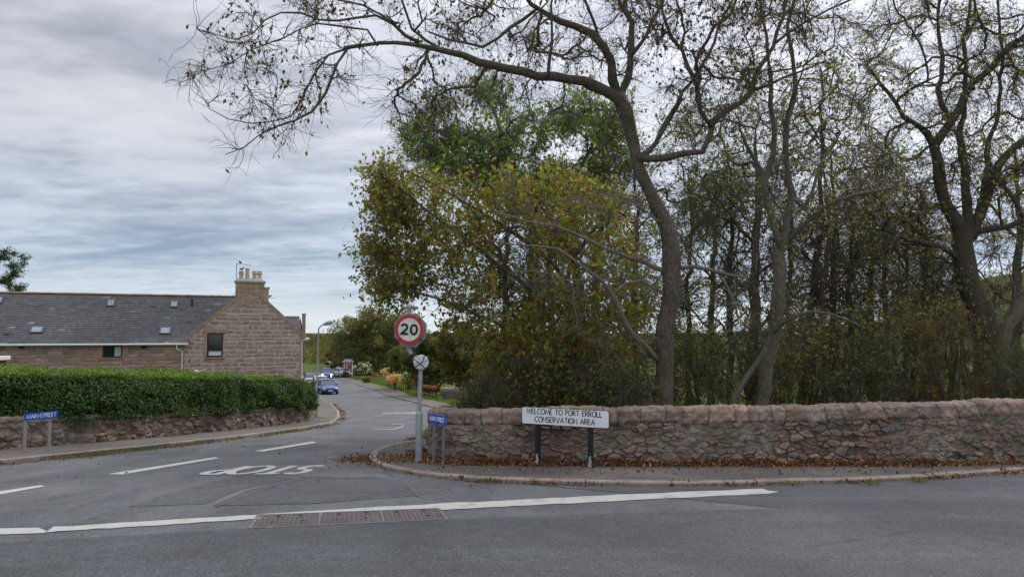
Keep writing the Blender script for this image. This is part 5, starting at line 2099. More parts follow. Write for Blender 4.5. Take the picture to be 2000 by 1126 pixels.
def big_bough_tree():
    T = Tree(1)
    Y = 12.9
    g = lambda u, v, y, w: (u, v, y, rt(w, y) * (.82 if v > 430 else .76))
    T.px_limb([g(1294, 860, Y, 50), g(1296, 800, Y, 46), g(1299, 700, Y, 44), g(1305, 620, Y, 43), g(1309, 540, Y, 44), g(1312, 490, Y, 43), g(1303, 440, Y, 40), g(1282, 400, Y, 36),
               g(1260, 360, Y, 33), g(1248, 325, Y, 33), g(1240, 285, Y, 32), g(1228, 240, Y, 34), g(1214, 200, Y, 34)], step=.25, wob=.02)
    # the long bough over the road
    T.px_limb([g(1231, 250, Y, 31), g(1222, 222, Y, 33), g(1206, 196, Y, 32), g(1180, 178, 12.8, 30), g(1140, 155, 12.6, 27), g(1100, 149, 12.4, 25), g(1060, 150, 12.2, 23), g(1020, 142, 12.1, 23), g(985, 133, 12.0, 22), g(950, 127, 11.9, 21), g(915, 108, 11.8, 19), g(880, 100, 11.7, 15),
               g(850, 91, 11.6, 14), g(815, 84, 11.5, 12), g(775, 86, 11.4, 10), g(738, 90, 11.3, 9), g(700, 97, 11.2, 10), g(678, 95, 11.1, 11)], wob=.03)
    T.px_limb([g(678, 96, 11.1, 8), g(662, 118, 11, 7), g(650, 150, 11, 7), g(636, 184, 10.9, 7), g(618, 209, 10.9, 6), g(585, 222, 10.8, 5), g(560, 238, 10.8, 5), g(530, 253, 10.7, 4), g(504, 268, 10.7, 3.5), g(469, 291, 10.6, 3), g(441, 301, 10.6, 2)], wob=.03)
    T.px_limb([g(675, 96, 11.1, 6), g(640, 104, 11, 6), g(622, 122, 11, 5.5), g(606, 150, 10.9, 5), g(590, 185, 10.8, 5), g(579, 217, 10.8, 4.5), g(548, 230, 10.7, 3.5), g(490, 236, 10.6, 3), g(424, 229, 10.5, 2.5), g(411, 214, 10.5, 2)], wob=.03)
    T.px_limb([g(820, 83, 11.5, 11), g(790, 68, 11.4, 10), g(772, 47, 11.3, 9), g(738, 27, 11.2, 8), g(708, 30, 11.1, 7), g(672, 37, 11, 6), g(638, 40, 10.9, 6), g(588, 20, 10.8, 5), g(539, 24, 10.7, 5), g(505, 45, 10.6, 4), g(479, 74, 10.6, 3.5), g(439, 75, 10.5, 3), g(381, 57, 10.5, 2)], wob=.03)
    T.px_limb([g(738, 90, 11.3, 6), g(733, 62, 11.2, 6), g(705, 50, 11.2, 5), g(688, 57, 11.1, 5), g(640, 52, 11, 5), g(600, 46, 11, 4.5), g(578, 62, 10.9, 4), g(540, 88, 10.8, 3.5), g(484, 100, 10.7, 3), g(440, 130, 10.6, 2.5), g(376, 145, 10.6, 1.8)], wob=.03)
    T.px_limb([g(860, 95, 11.7, 9), g(835, 72, 11.6, 9), g(808, 55, 11.6, 8), g(797, 28, 11.5, 8), g(786, 0, 11.5, 7), g(770, -50, 11.4, 5)], wob=.03)
    T.px_limb([g(808, 62, 11.6, 6), g(825, 40, 11.5, 6), g(810, 10, 11.4, 5), g(820, -30, 11.4, 4)], wob=.03)
    T.px_limb([g(772, 47, 11.3, 6), g(720, 10, 11.2, 5), g(640, -10, 11, 4), g(560, -14, 10.9, 3)], wob=.03)
    # up from the fork
    T.px_limb([g(1228, 240, Y, 31), g(1216, 205, Y, 31), g(1204, 165, Y, 27), g(1194, 132, 12.8, 25), g(1184, 100, 12.7, 22), g(1160, 68, 12.6, 21), g(1118, 46, 12.5, 18), g(1080, 30, 12.4, 14), g(1046, 12, 12.3, 13), g(1016, -20, 12.2, 10), g(960, -60, 12.1, 6)], wob=.03)
    T.px_limb([g(1048, 18, 12.3, 9), g(1020, 45, 12.2, 9), g(1001, 56, 12.2, 9), g(978, 76, 12.1, 8), g(940, 96, 12, 8), g(905, 84, 12, 6), g(880, 83, 11.9, 5), g(845, 66, 11.8, 4)], wob=.03)
    T.px_limb([g(1070, 148, 12.2, 10), g(1072, 90, 12.2, 8), g(1068, 40, 12.1, 7), g(1080, -20, 12.1, 5)], wob=.04)
    T.px_limb([g(1214, 195, Y, 22), g(1225, 150, 13.1, 20), g(1232, 110, 13.2, 17), g(1240, 60, 13.4, 15), g(1228, 10, 13.5, 13), g(1220, -60, 13.6, 8)], wob=.04)
    T.px_limb([g(1232, 110, 13.2, 12), g(1262, 70, 13.4, 11), g(1275, 30, 13.5, 10), g(1300, -30, 13.6, 7)], wob=.04)
    T.px_limb([g(1190, 110, 12.8, 10), g(1150, 20, 12.5, 8), g(1120, -30, 12.4, 6)], wob=.04)
    # mossy limb to the right
    T.px_limb([g(1240, 310, Y, 22), g(1275, 310, 12.7, 19), g(1310, 308, 12.6, 18), g(1345, 302, 12.5, 17), g(1372, 296, 12.4, 17), g(1386, 276, 12.4, 16), g(1386, 246, 12.4, 16), g(1395, 234, 12.4, 16)], wob=.02)
    T.px_limb([g(1388, 246, 12.4, 12), g(1372, 218, 12.4, 12), g(1362, 190, 12.5, 11), g(1352, 150, 12.5, 11), g(1336, 105, 12.6, 10), g(1310, 62, 12.6, 9), g(1290, 20, 12.7, 8), g(1284, -40, 12.8, 6)], wob=.04)
    T.px_limb([g(1392, 238, 12.4, 15), g(1418, 213, 12.3, 15), g(1446, 196, 12.3, 14), g(1460, 178, 12.3, 14), g(1474, 150, 12.2, 12), g(1490, 128, 12.2, 12), g(1512, 108, 12.2, 11), g(1514, 80, 12.2, 10), g(1527, 40, 12.2, 9), g(1532, 0, 12.1, 8), g(1540, -60, 12.1, 5)], wob=.04)
    T.px_limb([g(1514, 84, 12.2, 8), g(1560, 50, 12, 7), g(1610, 20, 11.9, 6), g(1680, -20, 11.8, 5)], wob=.04)
    T.px_limb([g(1460, 180, 12.3, 9), g(1510, 165, 12.2, 8), g(1548, 140, 12.2, 6), g(1600, 118, 12.1, 4)], wob=.04)
    T.px_limb([g(1262, 300, Y, 14), g(1288, 258, 13, 14), g(1318, 216, 13.1, 15), g(1328, 190, 13.1, 11), g(1336, 165, 13.2, 9), g(1380, 100, 13.3, 7), g(1420, 20, 13.4, 6), g(1440, -50, 13.4, 4)], wob=.04)
    r = T.r
    A = [poly_px([(372, 40), (470, 5), (620, -20), (700, 40), (740, 100), (690, 190), (620, 270), (520, 270), (440, 305), (420, 225), (372, 150)], 58, 10.3, 11.7, r),
         poly_px([(560, -80), (820, -60), (830, 60), (730, 20), (600, 40)], 22, 10.6, 12, r),
         poly_px([(745, 130), (830, 105), (960, 150), (1180, 190), (1180, 230), (1000, 215), (900, 200), (870, 255), (790, 255), (745, 180)], 42, 11.2, 12.6, r),
         poly_px([(800, -80), (1600, -160), (1600, 60), (1520, 160), (1390, 240), (1250, 160), (1100, 130), (900, 90), (820, 40)], 370, 11.2, 14.3, r)]
    T.grow(np.vstack(A), maxd=2.2, wob=.07)
    o = at(1294, 860, Y)
    z = float(gz(o.x, o.y))
    pal = [(0.11, 0.085, 0.025), (0.09, 0.09, 0.02), (0.15, 0.10, 0.025), (0.13, 0.06, 0.02), (0.08, 0.06, 0.03)]
    make_tree('bare_tree', 'large nearly bare tree stretching its long bough across the road over the wall', 'tree', T, M['bark'], pal, .6, .085, (2, (.2, .65)), (2, (.1, .32)), r0=.0052,
              origin=(o.x, o.y, z), seed=1, clump=.5, droop=.9, tip=.0085, power=.5, rmax=.075, zig=.24)
    # pale dead lower branches belong to a second skeleton growing off the same trunk
    D = Tree(2)
    D.px_limb([g(1309, 545, Y, 20), g(1306, 520, Y, 20)], wob=0)
    D.px_limb([g(1300, 530, Y, 13), g(1286, 526, 12.7, 12), g(1245, 507, 12.4, 10), g(1208, 494, 12.2, 10), g(1175, 481, 12.1, 9), g(1143, 470, 12, 8), g(1092, 445, 11.9, 7), g(1023, 432, 11.8, 5), g(960, 410, 11.7, 3)], wob=.03)
    D.px_limb([g(1285, 705, Y, 14), g(1277, 697, 12.7, 14), g(1255, 670, 12.5, 13), g(1231, 642, 12.4, 12), g(1199, 588, 12.2, 11), g(1180, 560, 12.2, 10), g(1166, 545, 12.1, 9), g(1138, 516, 12, 8), g(1115, 500, 12, 7), g(1083, 483, 11.9, 6), g(1023, 474, 11.8, 4), g(950, 470, 11.7, 2.5)], wob=.03)
    D.px_limb([g(1300, 575, Y, 8), g(1278, 562, 12.7, 8), g(1256, 546, 12.6, 8), g(1235, 545, 12.5, 7), g(1212, 556, 12.4, 6), g(1202, 572, 12.3, 5)], wob=.02)
    D.px_limb([g(1166, 545, 12.1, 5), g(1120, 548, 12, 5), g(1060, 530, 11.9, 4), g(1000, 524, 11.8, 3)], wob=.03)
    D.px_limb([g(1320, 524, Y, 10), g(1345, 522, 12.8, 10), g(1380, 524, 12.7, 9), g(1424, 533, 12.7, 8), g(1456, 540, 12.6, 7)], wob=.02)
    D.px_limb([g(1400, 528, 12.7, 6), g(1412, 555, 12.6, 6), g(1430, 578, 12.6, 6), g(1440, 605, 12.5, 5), g(1446, 635, 12.5, 3)], wob=.02)
    D.px_limb([g(1306, 440, Y, 7), g(1270, 410, 12.7, 6), g(1222, 384, 12.5, 5), g(1170, 384, 12.4, 4), g(1116, 390, 12.3, 3), g(1050, 400, 12.2, 2)], wob=.03)
    A = [poly_px([(980, 350), (1290, 370), (1290, 690), (1180, 690), (1050, 600), (980, 520)], 85, 11.4, 13, D.r),
         poly_px([(1310, 450), (1480, 480), (1470, 660), (1330, 640)], 18, 12.2, 13.2, D.r)]
    D.grow(np.vstack(A), maxd=1.6, wob=.1)
    root = bpy.data.objects['bare_tree']
    D.finish(tip=.005, power=.4, rmax=.03)
    V, F = D.wood()
    P, R = D.twigs(per=2, length=(.25, .8), r0=.0042, zig=.28)
    v, f = tubes(P, R, 3)
    np_mesh('dead_branches', np.vstack([V, v]) - np.array(root.location), np.vstack([F, f + len(V)]), M['twig_grey'], root, smooth_=True)


def px_tree(seed, limbs, polys, grow=2.6, wob=.07, gwob=.03):
    T = Tree(seed)
    for l in limbs:
        T.px_limb([(u, v, y, rt(w, y)) for u, v, y, w in l], wob=gwob)
    A = [poly_px(pl, n, y0, y1, T.r, gap) for pl, n, y0, y1, gap in polys]
    T.grow(np.vstack(A), maxd=grow, wob=wob)
    return T


def groundpt(u, Y):
    p = at(u, 800, Y)
    return (p.x, Y, float(gz(p.x, Y)))


big_bough_tree()

# slender two-stemmed tree
T = px_tree(3, [
    [(1484, 850, 13.6, 26), (1486, 800, 13.6, 24), (1490, 740, 13.6, 27), (1500, 680, 13.6, 27), (1512, 635, 13.6, 25), (1522, 580, 13.6, 25), (1526, 530, 13.6, 25), (1526, 486, 13.6, 25)],
    [(1526, 490, 13.6, 15), (1510, 452, 13.6, 14), (1502, 415, 13.6, 14), (1496, 380, 13.6, 14), (1493, 345, 13.7, 13), (1508, 315, 13.8, 12), (1512, 270, 13.9, 10), (1508, 200, 14, 9), (1500, 120, 14.1, 7), (1490, 30, 14.2, 5), (1480, -60, 14.2, 4)],
    [(1526, 490, 13.6, 18), (1535, 452, 13.6, 16), (1544, 412, 13.6, 15), (1540, 375, 13.6, 14), (1532, 345, 13.6, 13), (1529, 298, 13.6, 12), (1540, 230, 13.6, 11), (1552, 150, 13.6, 9), (1545, 50, 13.6, 7), (1560, -60, 13.6, 5)],
    [(1536, 474, 13.6, 9), (1560, 448, 13.4, 9), (1597, 412, 13.2, 8), (1640, 392, 13.1, 7), (1697, 374, 13, 6), (1746, 366, 12.9, 4)],
    [(1536, 440, 13.6, 8), (1575, 395, 13.8, 7), (1600, 330, 14, 6), (1640, 260, 14.2, 4)],
    [(1500, 660, 13.6, 8), (1540, 622, 13.3, 7), (1580, 612, 13.2, 6), (1630, 618, 13.1, 5), (1690, 640, 13, 3)],
    [(1496, 345, 13.7, 8), (1470, 300, 13.6, 7), (1440, 250, 13.5, 5)]],
    [([(1400, -120), (1720, -160), (1760, 250), (1720, 420), (1600, 460), (1440, 400), (1420, 200)], 190, 12.6, 15.2, 0)], grow=2.4)
make_tree('slender_tree', 'slender pale tree with two stems forking above the wall right of the big trunk', 'tree', T, M['bark_pale'], PAL_OLV, .85, .08, (2, (.25, .7)), (2, (.12, .35)), r0=.005,
          origin=groundpt(1484, 13.6), seed=3, clump=.45, tip=.007, power=.42, rmax=.05)
# leaning sapling
T = px_tree(4, [[(1424, 840, 13.2, 14), (1428, 795, 13.2, 13), (1444, 755, 13.2, 13), (1466, 720, 13.2, 11), (1484, 692, 13.2, 9), (1505, 650, 13.2, 6), (1530, 600, 13.2, 4)]],
            [([(1440, 560), (1600, 560), (1600, 700), (1470, 700)], 14, 12.6, 13.6, 0)], grow=1.6)
make_tree('leaning_sapling', 'pale young trunk leaning right against the slender tree', 'sapling', T, M['bark_pale'], PAL_OLV, .8, .07, origin=groundpt(1424, 13.2), seed=4, tip=.004)

# big dark tree at the right
T = px_tree(5, [
    [(1946, 880, 17, 62), (1942, 800, 17, 54), (1936, 720, 17, 50), (1926, 650, 17, 49), (1914, 600, 17, 47), (1900, 560, 17, 42), (1888, 520, 17, 38), (1882, 480, 17, 36), (1884, 452, 17, 38)],
    [(1884, 460, 17, 26), (1864, 432, 17, 26), (1845, 405, 17, 24), (1836, 375, 17, 22), (1830, 345, 17, 21), (1828, 310, 17, 21), (1825, 285, 17, 20), (1842, 262, 17, 17), (1858, 240, 17, 16), (1878, 205, 17, 15), (1900, 172, 16.9, 14), (1922, 150, 16.8, 13), (1945, 129, 16.8, 12), (1985, 88, 16.7, 10), (2030, 40, 16.6, 8)],
    [(1825, 290, 17, 13), (1816, 258, 17, 12), (1790, 240, 16.9, 10), (1762, 225, 16.8, 9), (1745, 190, 16.7, 8), (1720, 160, 16.6, 7), (1690, 130, 16.5, 5)],
    [(1856, 242, 17, 10), (1842, 205, 17, 10), (1836, 170, 17, 9), (1842, 120, 17.1, 8), (1830, 60, 17.2, 6), (1840, -20, 17.3, 5)],
    [(1900, 175, 16.9, 9), (1896, 145, 17, 8), (1876, 140, 17, 7), (1850, 160, 17, 5), (1810, 170, 16.9, 4)],
    [(1890, 462, 17, 20), (1888, 420, 17, 18), (1886, 350, 17.1, 16), (1878, 300, 17.2, 14), (1876, 250, 17.3, 12), (1890, 180, 17.5, 9), (1880, 80, 17.6, 7), (1900, -20, 17.7, 5)],
    [(1896, 462, 17, 24), (1908, 430, 17, 20), (1920, 385, 17, 20), (1934, 360, 17, 18), (1948, 340, 16.9, 16), (1958, 308, 16.9, 15), (1990, 280, 16.8, 14), (2030, 262, 16.8, 12)],
    [(1920, 390, 17, 13), (1924, 340, 17.1, 12), (1926, 290, 17.2, 10), (1950, 220, 17.3, 8), (1960, 120, 17.4, 6), (1950, 0, 17.5, 4)],
    [(1948, 345, 16.9, 10), (1976, 375, 16.8, 9), (1995, 420, 16.7, 7), (2020, 470, 16.6, 5)],
    [(1892, 560, 17, 12), (1872, 556, 16.9, 11), (1850, 568, 16.8, 11), (1828, 596, 16.7, 9), (1800, 620, 16.6, 6)],
    [(1872, 506, 17, 11), (1842, 488, 16.9, 10), (1812, 480, 16.8, 9), (1782, 470, 16.7, 8), (1737, 452, 16.6, 6), (1690, 446, 16.5, 4)],
    [(1905, 452, 17, 14), (1930, 445, 16.8, 12), (1955, 445, 16.7, 11), (1985, 430, 16.6, 9), (2030, 425, 16.5, 6)]],
    [([(1660, 130), (1720, -60), (2090, -100), (2090, 480), (1960, 480), (1860, 380), (1760, 460), (1700, 380)], 400, 15.6, 19, 0),
     ([(1720, 450), (1880, 500), (1860, 640), (1740, 600)], 30, 16, 17.6, 0)], grow=2.8)
make_tree('dark_tree', 'large dark-barked tree with crooked bare limbs at the right edge', 'tree', T, M['bark_dark'], PAL_OLV, .65, .085, (2, (.3, .9)), (3, (.15, .45)), r0=.0062,
          origin=groundpt(1946, 17), seed=5, clump=.36, tip=.011, power=.48, rmax=.08)
# broken stump-like trunk beside it
T = px_tree(6, [[(1968, 850, 16, 32), (1962, 800, 16, 30), (1960, 740, 16, 28), (1958, 690, 16, 24), (1964, 650, 16, 24), (1976, 628, 16, 27), (1990, 606, 16, 28), (2015, 580, 16, 27), (2050, 545, 16, 24)],
                [(1964, 640, 16, 10), (1975, 600, 15.9, 8), (1978, 570, 15.8, 6), (1970, 530, 15.8, 4)]],
            [([(1960, 480), (2080, 460), (2080, 620), (1990, 600)], 20, 15.4, 16.6, 0)], grow=1.8)
make_tree('crooked_tree', 'grey-green crooked trunk bending right, in front of the dark tree', 'tree', T, M['bark_pale'], PAL_OLV, .8, .08, origin=groundpt(1968, 16), seed=6, tip=.006)

# autumn tree over the corner, dense coppery leaves
OUT = [(715, 312), (770, 322), (850, 345), (960, 340), (1100, 335), (1250, 395), (1290, 560), (1240, 700), (1080, 780), (980, 790), (930, 745), (925, 690), (875, 640), (810, 600), (725, 578), (712, 498), (790, 455), (742, 430), (722, 380)]
T = px_tree(7, [
    [(1128, 880, 14.5, 34), (1130, 800, 14.5, 30), (1126, 720, 14.5, 27), (1130, 640, 14.6, 25), (1135, 570, 14.7, 22), (1120, 500, 14.8, 18), (1090, 440, 14.8, 14), (1060, 390, 14.8, 9)],
    [(1128, 640, 14.5, 12), (1060, 580, 14.2, 10), (980, 520, 13.8, 8), (900, 460, 13.4, 6), (820, 400, 13.1, 4), (750, 340, 12.9, 2)],
    [(1128, 700, 14.5, 10), (1040, 660, 14.1, 8), (960, 620, 13.8, 6), (880, 590, 13.5, 5), (790, 565, 13.3, 3), (730, 570, 13.2, 2)],
    [(1132, 580, 14.7, 12), (1070, 500, 14.3, 9), (980, 440, 14, 7), (880, 380, 13.7, 4), (800, 335, 13.5, 3)],
    [(1120, 500, 14.8, 10), (1170, 440, 14.6, 8), (1220, 400, 14.5, 5)],
    [(1126, 740, 14.5, 8), (1060, 730, 14, 6), (1000, 720, 13.6, 4), (960, 715, 13.4, 3)]],
    [(OUT, 500, 12.7, 16.4, .1), ([(715, 470), (780, 455), (840, 500), (830, 560), (740, 570)], 40, 13, 14.5, 0),
     ([(718, 310), (800, 330), (820, 450), (740, 425)], 36, 12.9, 14, 0)], grow=2.6)
make_tree('autumn_tree', 'broad leafy tree with yellowing and coppery leaves behind the speed sign', 'tree', T, M['bark'], PAL_AUT, 1.25, .105, (3, (.22, .55)), (3, (.1, .26)), r0=.003,
          origin=groundpt(1128, 14.5), seed=7, droop=.4, tip=.007, power=.42, rmax=.06, clump=.2)

# fresher green tree standing behind it
T = px_tree(8, [
    [(1062, 830, 20, 30), (1060, 700, 20, 24), (1050, 560, 20, 20), (1035, 440, 20, 16), (1010, 340, 20, 12), (980, 260, 20, 8), (960, 200, 20, 5)],
    [(1040, 470, 20, 10), (1100, 380, 20.2, 9), (1150, 300, 20.4, 7), (1190, 220, 20.6, 5)],
    [(1030, 420, 20, 10), (950, 360, 19.6, 8), (880, 310, 19.4, 6), (830, 270, 19.2, 4)]],
    [([(780, 300), (790, 260), (830, 205), (930, 158), (1040, 150), (1120, 170), (1230, 200), (1260, 320), (1150, 380), (960, 380), (830, 350)], 300, 18, 22.5, .22)], grow=3.4)
make_tree('green_tree', 'bright green leafy tree rising behind the yellowing one under the long bough', 'tree', T, M['bark'], PAL_GRN, 1.2, .13, (4, (.3, .8)), (2, (.15, .4)), r0=.007,
          origin=groundpt(1062, 20), seed=8, droop=.5, tip=.009, power=.42, rmax=.08, clump=.42)


def backdrop_tree(i, u, Y, w, top, poly, n, pal, label, name='wood_tree', lsize=.11, leafn=1.0, extra=(), mat_='bark', clump=.42, lean=0, kind='tree', gap=.15):
    limbs = [[(u, 810, Y, w), (u + lean * .3, 700, Y, w * .9), (u + lean * .6, 560, Y, w * .75), (u + lean * .8 + 6, 440, Y, w * .55), (u + lean, top + 60, Y, w * .3), (u + lean - 4, top + 10, Y, w * .15)]]
    limbs += list(extra)
    r_ = random.Random(i)
    for k in range(5):          # crooked side limbs all the way down
        v0 = 720 - k * 65 + r_.uniform(-20, 20)
        sg = 1 if (k + i) % 2 else -1
        limbs.append([(u + lean * .4, v0, Y, w * .3), (u + lean * .4 + sg * 30, v0 - 25, Y - .4, w * .22), (u + lean * .4 + sg * 62, v0 - 70 + r_.uniform(-20, 20), Y - .7, w * .15), (u + lean * .4 + sg * 90, v0 - 100, Y - .9, w * .1)])
    low = [(u - 85, 740), (u + 85, 740), (u + 100, 600), (u + 70, 540), (u - 70, 540), (u - 100, 600)]
    T = px_tree(100 + i, limbs, [(poly, int(n * .8), Y - 1.6, Y + 2.2, gap), (low, int(n * .25) if name == 'wood_tree' else 4, Y - 1.5, Y + 2, 0)], grow=3.5)
    make_tree(name, label, kind, T, M[mat_], pal, leafn * .72, lsize, (2, (.35, 1.0)), (2, (.18, .5)), r0=.003 + Y * .00014,
              origin=groundpt(u, Y), seed=100 + i, tip=.008 + Y * .0001, power=.42, rmax=.09, clump=clump, droop=.45, group='trees of the wood behind the stone wall')


BT = [
    (1, 1163, 19, 22, 330, [(1080, 330), (1300, 300), (1340, 480), (1300, 620), (1120, 640)], 120, PAL_DRK, 'dark leafy tree just left of the big grey trunk', {}),
    (2, 1075, 18, 17, 420, [(960, 400), (1140, 400), (1150, 600), (1010, 640), (940, 560)], 110, PAL_DRK, 'dark tree deep inside the yellowing foliage right of the speed sign', {}),
    (3, 1240, 21, 15, 300, [(1200, 250), (1400, 190), (1440, 420), (1380, 600), (1230, 600)], 150, PAL_GRN, 'thin dark tree half hidden behind the big grey trunk', {}),
    (4, 1467, 18, 26, 250, [(1300, 200), (1500, 170), (1580, 380), (1480, 560), (1380, 600), (1320, 420)], 200, PAL_GRN2, 'dark ivy-green tree immediately left of the slender two-stemmed one', dict(lean=8)),
    (5, 1562, 20, 18, 120, [(1480, 200), (1640, 90), (1720, 300), (1680, 520), (1500, 520)], 190, PAL_GRN2, 'dark tree showing just right of the slender two-stemmed one', dict(lean=45)),
    (6, 1634, 22, 15, 280, [(1560, 300), (1760, 260), (1760, 500), (1600, 560)], 110, PAL_OLV, 'thin dark tree midway between the slender tree and the right edge', dict(lean=-12, clump=.5)),
    (7, 1735, 24, 13, 330, [(1660, 330), (1800, 300), (1830, 520), (1700, 560)], 90, PAL_OLV, 'spindly tree left of the bare trunk of the dark tree, farther back', dict(lean=-15, clump=.5)),
    (8, 1817, 19, 17, 380, [(1740, 360), (1860, 380), (1870, 560), (1780, 620)], 70, PAL_BRN, 'thin dark trunk standing just left of the big dark tree', dict(lean=-20, clump=.5)),
    (9, 1390, 26, 15, 360, [(1310, 340), (1460, 330), (1470, 560), (1340, 600)], 80, PAL_DRK, 'farther dark tree seen between the big grey trunk and the slender one', dict(clump=.5)),
    (10, 1985, 22, 22, 280, [(1900, 260), (2100, 260), (2100, 620), (1930, 640)], 130, PAL_OLV, 'tree behind the crooked trunk at the right edge', dict(clump=.5)),
    (11, 985, 17, 14, 560, [(930, 560), (1110, 540), (1130, 700), (1000, 750), (950, 700)], 110, PAL_AUT, 'small yellow-brown tree low at the corner right of the speed sign', dict(name='small_tree', lsize=.085)),
    (12, 1700, 30, 14, 420, [(1600, 430), (1780, 400), (1800, 600), (1640, 600)], 80, PAL_OLV, 'most distant spindly tree in the gap above the wall', dict(clump=.5)),
]
for i, u, Y, w, top, poly, n, pal, lab, kw in BT:
    backdrop_tree(i, u, Y, w, top, poly, n, pal, lab, **kw)

BT2 = [
    (21, 1345, 23, 12, 330, [(1290, 360), (1420, 340), (1440, 600), (1320, 640)], 90, PAL_DRK, 'slim leafy tree close behind the right side of the big grey trunk', {}),
    (22, 1425, 20, 14, 300, [(1370, 320), (1500, 300), (1500, 560), (1390, 620)], 100, PAL_OLV, 'slim tree with a bushy olive head left of the ivy-green tree', {}),
    (23, 1600, 18, 12, 330, [(1520, 340), (1680, 320), (1690, 600), (1540, 640)], 120, PAL_DRK, 'tangled slim tree second from the slender two-stemmed one', dict(lean=15)),
    (24, 1665, 19, 11, 350, [(1600, 380), (1740, 360), (1750, 620), (1630, 640)], 110, PAL_OLV, 'tangled slim tree in the middle of the right-hand wood', dict(lean=-10)),
    (25, 1765, 21, 11, 330, [(1700, 350), (1850, 360), (1840, 620), (1720, 620)], 110, PAL_BRN, 'tangled brownish slim tree left of the thin dark trunk', dict(lean=10)),
    (26, 1540, 25, 12, 300, [(1480, 320), (1610, 300), (1620, 600), (1500, 620)], 90, PAL_DRK, 'far slim tree glimpsed just right of the fork of the slender tree', {}),
    (27, 1860, 23, 12, 420, [(1800, 440), (1960, 440), (1950, 640), (1830, 640)], 90, PAL_OLV, 'slim tree behind the foot of the big dark tree', {}),
    (28, 1110, 22, 14, 300, [(1020, 300), (1200, 290), (1220, 520), (1080, 560)], 90, PAL_GRN, 'leafy green tree behind the pale dead branches', {}),
]
for i, u, Y, w, top, poly, n, pal, lab, kw in BT2:
    backdrop_tree(i, u, Y, w, top, poly, n, pal, lab, **kw)


def shrub(i, u, Y, halfw, vtop, pal, label, n=70, lsize=.075, stems=6, mat_='bark', leafn=1.1, name='shrub', vbot=830, clump=.3, group='shrubs along the back of the stone wall'):
    T = Tree(200 + i)
    r = T.r
    for k in range(stems):
        a = r.uniform(-.75, .75)
        T.px_limb([(u + a * halfw * .25, vbot, Y, rt(7, Y)), (u + a * halfw * .5, (vbot * 2 + vtop) / 3, Y + r.uniform(-.2, .3), rt(5, Y)), (u + a * halfw, vtop + (vbot - vtop) * .3, Y + r.uniform(-.6, .6), rt(3, Y))], wob=.04, attach=(k > 0))
    poly = [(u - halfw, vbot - 20), (u - halfw * 1.05, (vtop + vbot) / 2), (u - halfw * .6, vtop + 12), (u, vtop), (u + halfw * .6, vtop + 10), (u + halfw * 1.05, (vtop + vbot) / 2), (u + halfw, vbot - 20)]
    T.grow(poly_px(poly, n, Y - .7, Y + .9, r), maxd=2.0, wob=.09)
    make_tree(name, label, name.replace('_', ' '), T, M[mat_], pal, leafn, lsize, (3, (.2, .5)), (2, (.1, .3)), r0=.0042,
              origin=groundpt(u, Y), seed=200 + i, tip=.004, power=.4, rmax=.03, clump=clump, droop=.3, group=group, crown_name='foliage')


PAL_SH1 = [(0.06, 0.10, 0.02), (0.10, 0.12, 0.025), (0.045, 0.075, 0.018), (0.16, 0.13, 0.022)]
SH = [
    (1, 952, 12.6, 42, 742, PAL_SH1, 'leafy yellow-green shrub spilling over the wall left of the welcome sign', 60),
    (2, 1025, 13.2, 52, 690, PAL_AUT, 'olive and yellow shrub directly behind the left end of the welcome sign', 70),
    (3, 1085, 13.4, 60, 680, PAL_OLV, 'thin olive shrub behind the middle of the welcome sign', 60),
    (4, 1165, 13.0, 60, 695, PAL_DRK, 'dark green shrub behind the right end of the welcome sign', 70),
    (5, 1235, 12.4, 42, 720, PAL_SH1, 'yellow-leaved shrub at the left foot of the big grey trunk', 42),
    (6, 1370, 14.5, 65, 650, PAL_DRK, 'dark green shrub just right of the big grey trunk', 80),
    (7, 1470, 16.0, 75, 630, PAL_DRK, 'dark shrub around the foot of the slender tree', 70),
    (8, 1580, 15.5, 75, 610, PAL_OLV, 'tangled olive shrub right of the slender tree', 80),
    (9, 1680, 15.0, 75, 590, PAL_DRK, 'dark tangled shrub in the middle of the right-hand wood', 80),
    (10, 1770, 15.5, 70, 580, PAL_OLV, 'brownish shrub left of the thin dark trunk', 80),
    (11, 1860, 15.0, 65, 600, PAL_BRN, 'brown-leaved shrub at the left foot of the big dark tree', 80),
    (12, 1900, 20.0, 80, 540, PAL_OLV, 'shrub behind the foot of the big dark tree', 60),
    (13, 2010, 14.2, 60, 660, PAL_SH1, 'green shrub at the far right end of the wall', 70),
    (14, 1300, 17.5, 90, 640, PAL_DRK, 'dark shrub farther back behind the big grey trunk', 80),
    (15, 1130, 17.0, 100, 640, PAL_DRK, 'dark shrub farther back behind the welcome sign', 90),
    (16, 1640, 20.0, 110, 560, PAL_OLV, 'wide dim shrub farther back in the right-hand wood', 90),
    (17, 1780, 22.0, 90, 530, PAL_DRK, 'dim shrub deep in the wood left of the dark tree', 80),
    (18, 1005, 16.5, 55, 650, PAL_AUT, 'yellowing shrub farther back above the left part of the wall', 80),
]
for q in SH:
    shrub(q[0], q[1], q[2], q[3], q[4], q[5], q[6], q[7])

# ================================================================== people


